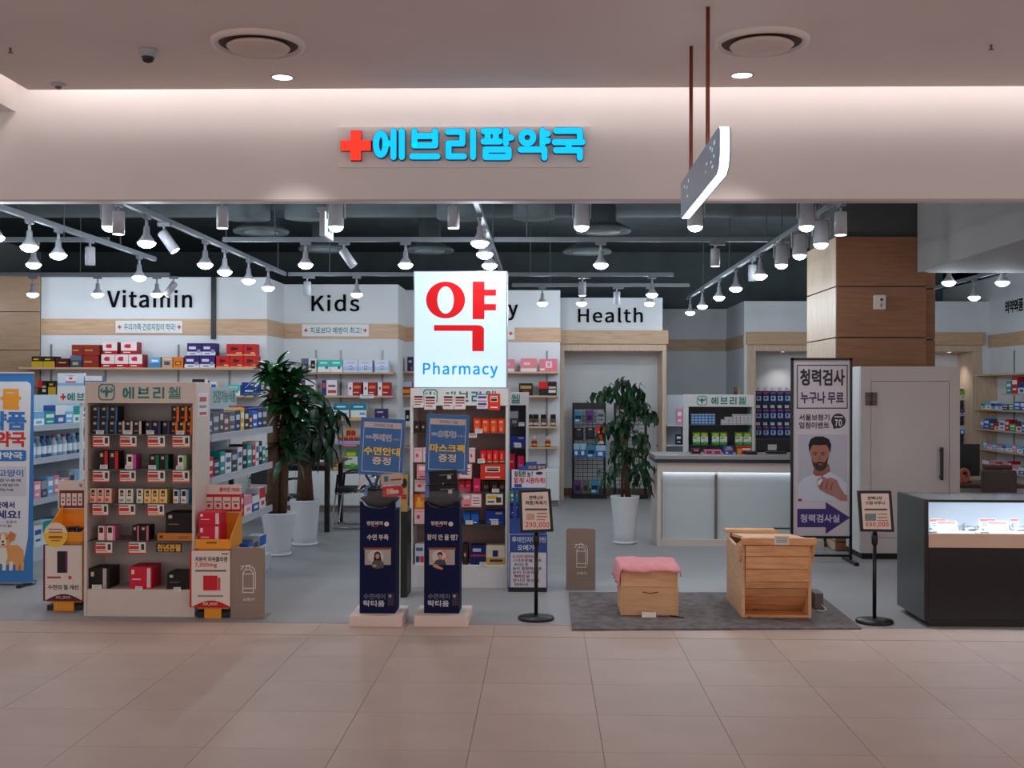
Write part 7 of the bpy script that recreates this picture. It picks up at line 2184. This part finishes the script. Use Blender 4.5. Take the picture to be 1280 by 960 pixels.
# ---------------------------------------------------------------- blue pet medicine banner at the left edge
LB = G(36, 731).y
x0, x1, z0, z1 = R(-68, 467, 41.5, 727, LB)
lb_ = thing('banner_stand', 'blue framed pet medicine banner stand with corgi picture at the left', 'banner stand', ((x0 + x1) / 2, LB, 0))
ls_ = boxp('sheet', x0, x1, LB, LB + 0.006, z0, z1, M('banner_blue', (44, 120, 190), 0.5, noise=0.02, scale=4), lb_)
boxp('base_housing', x0 - 0.02, x1 + 0.02, LB - 0.04, LB + 0.05, 0.02, z0 - 0.001, M('aluminium'), lb_, bev=0.006)
boxp('foot', x1 - 0.06, x1 - 0.02, LB - 0.17, LB + 0.12, 0, 0.019, BLKMET, lb_)
boxp('foot', x0 + 0.02, x0 + 0.06, LB - 0.17, LB + 0.12, 0, 0.019, BLKMET, lb_)
boxp('top_rail', x0, x1, LB - 0.008, LB + 0.014, z1 + 0.0005, z1 + 0.015, M('aluminium'), lb_)
MB().lathe([(0.009, 0.02), (0.009, z1)], ((x0 + x1) / 2, LB + 0.03, 0), 10).build('support_pole', M('aluminium'), lb_)
flat('white_ground', [(-62, 700), (-62, 477), (34, 477), (38, 479.5), (39, 484), (35, 672), (30, 700)], LB, C((224, 224, 230)), ls_, 0.0008)
ORI, BLI = C((240, 160, 50)), C((56, 120, 190))
T('동물', -24, 487, 25.5, 511, LB, ORI, ls_, 4, lift=0.0022)
T('의약품', -40, 515, 32, 537, LB, BLI, ls_, 4, lift=0.0022)
T('판매약국', -42, 540, 31.5, 558, LB, RED, ls_, 4, lift=0.0022)
flat('blue_pill', rrpx(-50, 562.5, 33, 576.5, 3), LB, BLI, ls_, 0.0016)
T('에브리팜약국', -46, 565, 28, 573.5, LB, C((226, 230, 240)), ls_, 3, lift=0.003)
flat('grey_ground', rpx(-50, 583, 33, 620), LB, C((206, 206, 214)), ls_, 0.0016)
T('강아지 & 고양이', -48, 587, 29, 595.5, LB, BLI, ls_, 2, lift=0.003)
for k, s_ in enumerate(('심장사상충 / 종합구충제', '진드기 / 기생충예방약', '피부약 / 소독약')):
    T(s_, -48, 598.5 + 6 * k, (26, 24, 17)[k], 602.5 + 6 * k, LB, C((90, 90, 104)), ls_, 1, lift=0.003)
NV = C((52, 50, 120))
T('에브리팜약국에서', -48, 627, 18, 635, LB, NV, ls_, 3, lift=0.0022)
T('문의하세요!', -42, 638, 25, 648, LB, NV, ls_, 3, lift=0.0022)
for k, s_ in enumerate(('강아지 사료 · 용품 · 동물약', '예방접종 고양이용')):
    T(s_, -40, 650.5 + 5 * k, (21, 15)[k], 654 + 5 * k, LB, C((110, 100, 110)), ls_, 1, lift=0.0022)
FUR, FURD, FW = C((226, 160, 96)), C((206, 130, 70)), C((232, 222, 212))
flat('dog_body', [(4, 688), (10, 682), (22, 681), (29, 687), (31, 697), (28, 704), (24, 706), (8, 706), (3, 700)], LB, FUR, ls_, 0.0024)
for a in (5.5, 14, 22, 28):
    flat('dog_leg', [(a - 2.2, 702), (a + 2.6, 702), (a + 2, 713), (a - 2.4, 713)], LB, FW if a < 20 else FUR, ls_, 0.003)
flat('dog_chest', [(-2, 686), (8, 684), (10, 696), (6, 707), (0, 704), (-4, 694)], LB, FW, ls_, 0.0036)
flat('dog_head', epx(4.5, 675, 10, 9.5, 20), LB, FUR, ls_, 0.0042)
flat('dog_ear', [(10, 671), (13, 664), (20.5, 668), (18.5, 675), (13, 678)], LB, FURD, ls_, 0.0048)
flat('dog_ear', [(-2, 670), (-8, 664), (-12, 670), (-8, 676)], LB, FURD, ls_, 0.0048)
flat('dog_blaze', [(2.5, 667), (6, 667), (8, 675), (9, 681), (4, 684), (-1, 681), (1, 675)], LB, FW, ls_, 0.0054)
flat('dog_nose', epx(4, 677, 1.8, 1.4, 10), LB, BLACK, ls_, 0.006)
flat('dog_mouth', epx(4.3, 680.8, 2.4, 1.3, 10), LB, C((190, 80, 80)), ls_, 0.006)
flat('dog_eye', epx(9, 673, 1, 1.1, 8), LB, BLACK, ls_, 0.006)
flat('dog_eye', epx(0, 673, 1, 1.1, 8), LB, BLACK, ls_, 0.006)

# ---------------------------------------------------------------- table and chairs behind the plants
TBY = 13.05
tx1 = X(406, TBY)
tz = A(402, 578, TBY).z
t = thing('meeting_table', 'brown topped meeting table with black legs behind the plants', 'table', (tx1 - 0.7, TBY + 0.5, 0))
boxp('table_top', tx1 - 1.4, tx1 + 0.1, TBY - 0.05, TBY + 1.0, tz - 0.035, tz, BROWNT, t, bev=0.004)
boxp('apron', tx1 - 1.3, tx1 + 0.02, TBY + 0.03, TBY + 0.06, tz - 0.1, tz - 0.036, BLACK, t)
for a in (tx1 - 1.33, tx1):
    for b in (TBY, TBY + 0.87):
        boxp('leg', a, a + 0.055, b, b + 0.055, 0, tz - 0.036, BLKMET, t)


def tube_chair(label, cx, cy, rz):
    t = thing('tube_chair', label, 'chair', (cx, cy, 0))
    t.rotation_euler = (0, 0, rz)
    base = t.location.copy()

    def mk(mb, nm, mat, **k):
        mb.xf(lambda p: p + base)
        return mb.build(nm, mat, t, **k)
    SEAT = M('black_seat_fabric', (34, 32, 34), 0.8, noise=0.08, scale=40)
    mk(MB().box(-0.22, 0.22, -0.22, 0.2, 0.42, 0.47), 'seat', SEAT, bev=0.015)
    mk(MB().box(-0.2, 0.2, 0.2, 0.235, 0.6, 0.84), 'backrest', SEAT, bev=0.012)
    for s_ in (-1, 1):
        x = 0.235 * s_
        mk(MB().tube([(x, 0.2, 0.012), (x, -0.22, 0.012), (x, -0.25, 0.04), (x, -0.2, 0.4), (x, 0.05, 0.43), (x, 0.19, 0.5), (x, 0.23, 0.82)], 0.011, 8), 'side_frame', CHROME, smooth=True)
        mk(MB().tube([(x, 0.21, 0.66), (x, 0.1, 0.66), (x, -0.1, 0.65), (x, -0.18, 0.62), (x, -0.2, 0.41)], 0.013, 8), 'armrest', BLKMET, smooth=True)
    mk(MB().tube([(-0.235, 0.2, 0.012), (0.235, 0.2, 0.012)], 0.011, 8), 'floor_bar', CHROME, smooth=True)
    return t


tube_chair('black chrome-framed chair to the right of the meeting table', X(446, 13.6), 13.6, -math.pi / 2)
tube_chair('black chrome-framed chair behind the tall plants', X(348, 12.5), 12.5, math.pi * 0.9)
P('black_box', 'black box lying on the meeting table', None, TBY + 0.3, tz, [(389, 414)], 572, 0.12)
x0, x1 = X(386, TBY + .1), X(403, TBY + .1)
tag(MB().box(x0, x1, TBY + 0.05, TBY + 0.25, tz + 0.0005, tz + 0.012).build('paper_sheet', C((222, 222, 226))), 'white papers lying on the meeting table', 'paper')


# ---------------------------------------------------------------- plants
def leaf_mesh(L, W, droop, mat, n=5):
    mb = MB()
    for k in range(n + 1):
        u = k / n
        w = W * math.sin(math.pi * min(0.97, 0.08 + 0.9 * u)) ** 0.8 / 2
        z = -droop * L * u * u
        for s_ in (-1, 0, 1):
            mb.v.append((L * u * (1 - 0.15 * droop * u), s_ * w, z + (0.22 * w if s_ else 0)))
    for k in range(n):
        for s_ in (0, 1):
            a = 3 * k + s_
            mb.f.append((a, a + 3, a + 4, a + 1))
            mb.m.append(0)
    return mb.mesh('leaf', mat, True)


def pot_plant(name, label, px, py, rtop, rbot, h, rim=True):
    b = G(px, py)
    t = thing(name, label, 'plant', (b.x, b.y, 0))
    pr = [(rbot * 0.96, 0.03), (rbot, 0.035)] + [(rbot + (rtop - rbot) * (k / 6) ** 1.3, 0.035 + (h - 0.05) * k / 6) for k in range(1, 7)] + [(rtop * 1.03, h), (rtop * 0.93, h), (rtop * 0.88, h - 0.06)]
    MB().lathe(pr, b, 36).build('pot', POT, t, smooth=True)
    MB().lathe([(rbot * 1.02, 0.0), (rbot * 1.1, 0.008), (rbot * 1.1, 0.028), (rbot * 0.9, 0.03)], b, 36).build('saucer', POT, t, smooth=True)
    MB().lathe([(rtop * 0.89, h - 0.05), (rtop * 0.89, h - 0.03)], b, 24).build('soil', SOIL, t)
    return t, b


def put_leaf(t, me, loc, yaw, pitch, roll=0.0, sc=1.0):
    o = bpy.data.objects.new('leaf', me)
    COL.objects.link(o)
    o.parent = t
    o.location = loc - t.location
    o.rotation_euler = (roll, pitch, yaw)
    o.scale = (sc, sc, sc)


rnd = random.Random(11)
# tall dracaena
p1, b1 = pot_plant('potted_dracaena', 'tall dracaena with thick trunks in the nearer white pot', 348, 694, 0.17, 0.115, 0.42)
p1y = b1.y
lmA = [leaf_mesh(L, W, d, LEAFA) for L, W, d in ((0.27, 0.105, 0.3), (0.31, 0.1, 0.6), (0.22, 0.1, 0.15))]
trunks = [((340, 636), (342, 575), (340, 520), (343, 470)), ((352, 636), (355, 590), (352, 545), (358, 508))]
tops = []
for k, tp_ in enumerate(trunks):
    pts = [A(a, c, p1y + (0.02 if k == 0 else 0.09)) for a, c in tp_]
    pts[0].z = 0.37
    MB().tube(pts, [0.062, 0.055, 0.05, 0.035] if k == 0 else [0.05, 0.045, 0.042, 0.03], 12).build('trunk', BARK, p1, smooth=True)
    tops.append(pts[-1])
crowns = [(A(345, 462, p1y), 48, 0.0), (A(366, 474, p1y + .05), 34, 0.1), (A(350, 500, p1y + .05), 36, -0.1), (A(364, 528, p1y + .1), 36, -0.1), (A(346, 480, p1y - .05), 26, 0.2), (A(359, 560, p1y + .02), 24, -0.2), (A(366, 500, p1y + .02), 30, -0.1)]
for c, n, up in crowns:
    for k in range(n):
        yaw = k * 2.4 + rnd.uniform(-0.3, 0.3)
        el = rnd.uniform(-0.25, 1.1) + up
        o_ = c + Vector((math.cos(yaw) * 0.02, math.sin(yaw) * 0.02, rnd.uniform(-0.1, 0.05)))
        put_leaf(p1, rnd.choice(lmA), o_, yaw, -el, rnd.uniform(-0.4, 0.4), rnd.uniform(0.7, 1.0))
    MB().tube([c + Vector((0, 0, -0.14)), c + Vector((0, 0, 0.03))], [0.026, 0.016], 8).build('crown_stem', LEAFA, p1, smooth=True)
for c in (crowns[1][0], crowns[2][0], crowns[3][0], crowns[5][0]):
    base_ = A(343 if c.x < crowns[1][0].x - 0.02 else 354, 540, p1y + 0.05)
    MB().tube([base_, (base_ + c) / 2 + Vector((0.02, 0, 0.02)), c + Vector((0, 0, -0.12))], 0.016, 8).build('branch', BARK, p1, smooth=True)
# pachira behind
p2, b2 = pot_plant('potted_pachira', 'drooping money tree in the white pot behind the dracaena', 381, 681, 0.155, 0.125, 0.47)
p2y = b2.y
lmB = [leaf_mesh(L, W, d, LEAFB) for L, W, d in ((0.24, 0.07, 0.5), (0.28, 0.075, 0.7), (0.2, 0.06, 0.4))]
for dx in (-0.045, 0.0, 0.045):
    pts = [b2 + Vector((dx, dx * 0.5, 0.43)), A(381 + dx * 90, 585, p2y), A(381 + dx * 60, 540, p2y), A(381 + dx * 160, 500, p2y)]
    MB().tube(pts, [0.045, 0.036, 0.03, 0.014], 10).build('trunk', BARK, p2, smooth=True)
for k in range(40):
    c = A(rnd.gauss(389, 15), rnd.uniform(490, 560), p2y + rnd.uniform(-0.25, 0.2))
    y_ = rnd.uniform(0, 6.28)
    stem0 = A(381, 0.5 * (c.z * 0) + rnd.uniform(500, 545), p2y)
    MB().tube([stem0, (stem0 + c) / 2 + Vector((0, 0, 0.05)), c], 0.0045, 5).build('leaf_stalk', LEAFB, p2, smooth=True)
    for j in range(6):
        put_leaf(p2, rnd.choice(lmB), c, y_ + j * 1.05, rnd.uniform(0.2, 1.1), rnd.uniform(-0.3, 0.3), rnd.uniform(0.75, 1.05))
# weeping fig at the right
p3, b3 = pot_plant('potted_fig', 'weeping fig tree in a tall white pot before the alcove', 781, 679, 0.152, 0.115, 0.5)
p3y = b3.y
lmC = [leaf_mesh(L, W, d, LEAFC) for L, W, d in ((0.1, 0.046, 0.4), (0.115, 0.05, 0.6), (0.085, 0.042, 0.3))]
fol = MB()
for dx in (-0.03, 0.02, 0.05):
    pts = [b3 + Vector((dx, 0, 0.46)), A(780 + dx * 60, 580, p3y), A(779 + dx * 110, 530, p3y), A(777 + dx * 140, 490, p3y)]
    MB().tube(pts, [0.018, 0.015, 0.012, 0.006], 8).build('trunk', BARK, p3, smooth=True)
arch = []
for (sx_, sy_), (mx_, my_), (ex_, ey_), n in (((778, 500), (765, 474), (740, 498), 26), ((778, 500), (792, 468), (806, 500), 26), ((780, 520), (800, 492), (818, 528), 24), ((778, 510), (775, 468), (782, 480), 20),
                                            ((778, 540), (760, 520), (755, 545), 20), ((782, 545), (800, 530), (812, 562), 20), ((780, 560), (768, 545), (765, 575), 22), ((780, 565), (796, 550), (803, 590), 22),
                                            ((780, 590), (765, 578), (758, 600), 18), ((782, 590), (800, 578), (818, 604), 18), ((780, 535), (778, 515), (783, 545), 30), ((781, 570), (778, 555), (788, 585), 24), ((779, 500), (785, 485), (795, 520), 26)):
    dy = rnd.uniform(-0.14, 0.14)
    q = []
    for k in range(9):
        u = k / 8
        a = (1 - u) ** 2 * sx_ + 2 * u * (1 - u) * mx_ + u * u * ex_
        c = (1 - u) ** 2 * sy_ + 2 * u * (1 - u) * my_ + u * u * ey_
        q.append(A(a, c, p3y + dy * u))
    MB().tube(q, 0.004, 5).build('twig', BARK, p3, smooth=True)
    for k in range(n):
        u = rnd.uniform(0.1, 1.0)
        c = q[min(8, int(u * 8))].lerp(q[min(8, int(u * 8) + 1)], u * 8 % 1) + Vector((rnd.gauss(0, 0.03), rnd.gauss(0, 0.05), rnd.gauss(0, 0.025)))
        put_leaf(p3, rnd.choice(lmC), c, rnd.uniform(0, 6.28), rnd.uniform(0.2, 1.3), rnd.uniform(-0.5, 0.5), rnd.uniform(0.75, 1.15))
        c2_ = c + Vector((rnd.gauss(0, 0.035), rnd.gauss(0, 0.06), rnd.gauss(0, 0.03)))
        rm = Matrix.Rotation(rnd.uniform(0, 6.28), 3, 'Z') @ Matrix.Rotation(rnd.uniform(0.2, 1.3), 3, 'Y')
        i_ = len(fol.v)
        lm_ = lmC[0]
        fol.v += [tuple(c2_ + rm @ v.co) for v in lm_.vertices]
        fol.f += [tuple(i_ + q_ for q_ in p_.vertices) for p_ in lm_.polygons]
        fol.m += [0] * len(lm_.polygons)
tag(fol.build('small_foliage', LEAFC, p3, smooth=True), kind='stuff')

finish_texts()
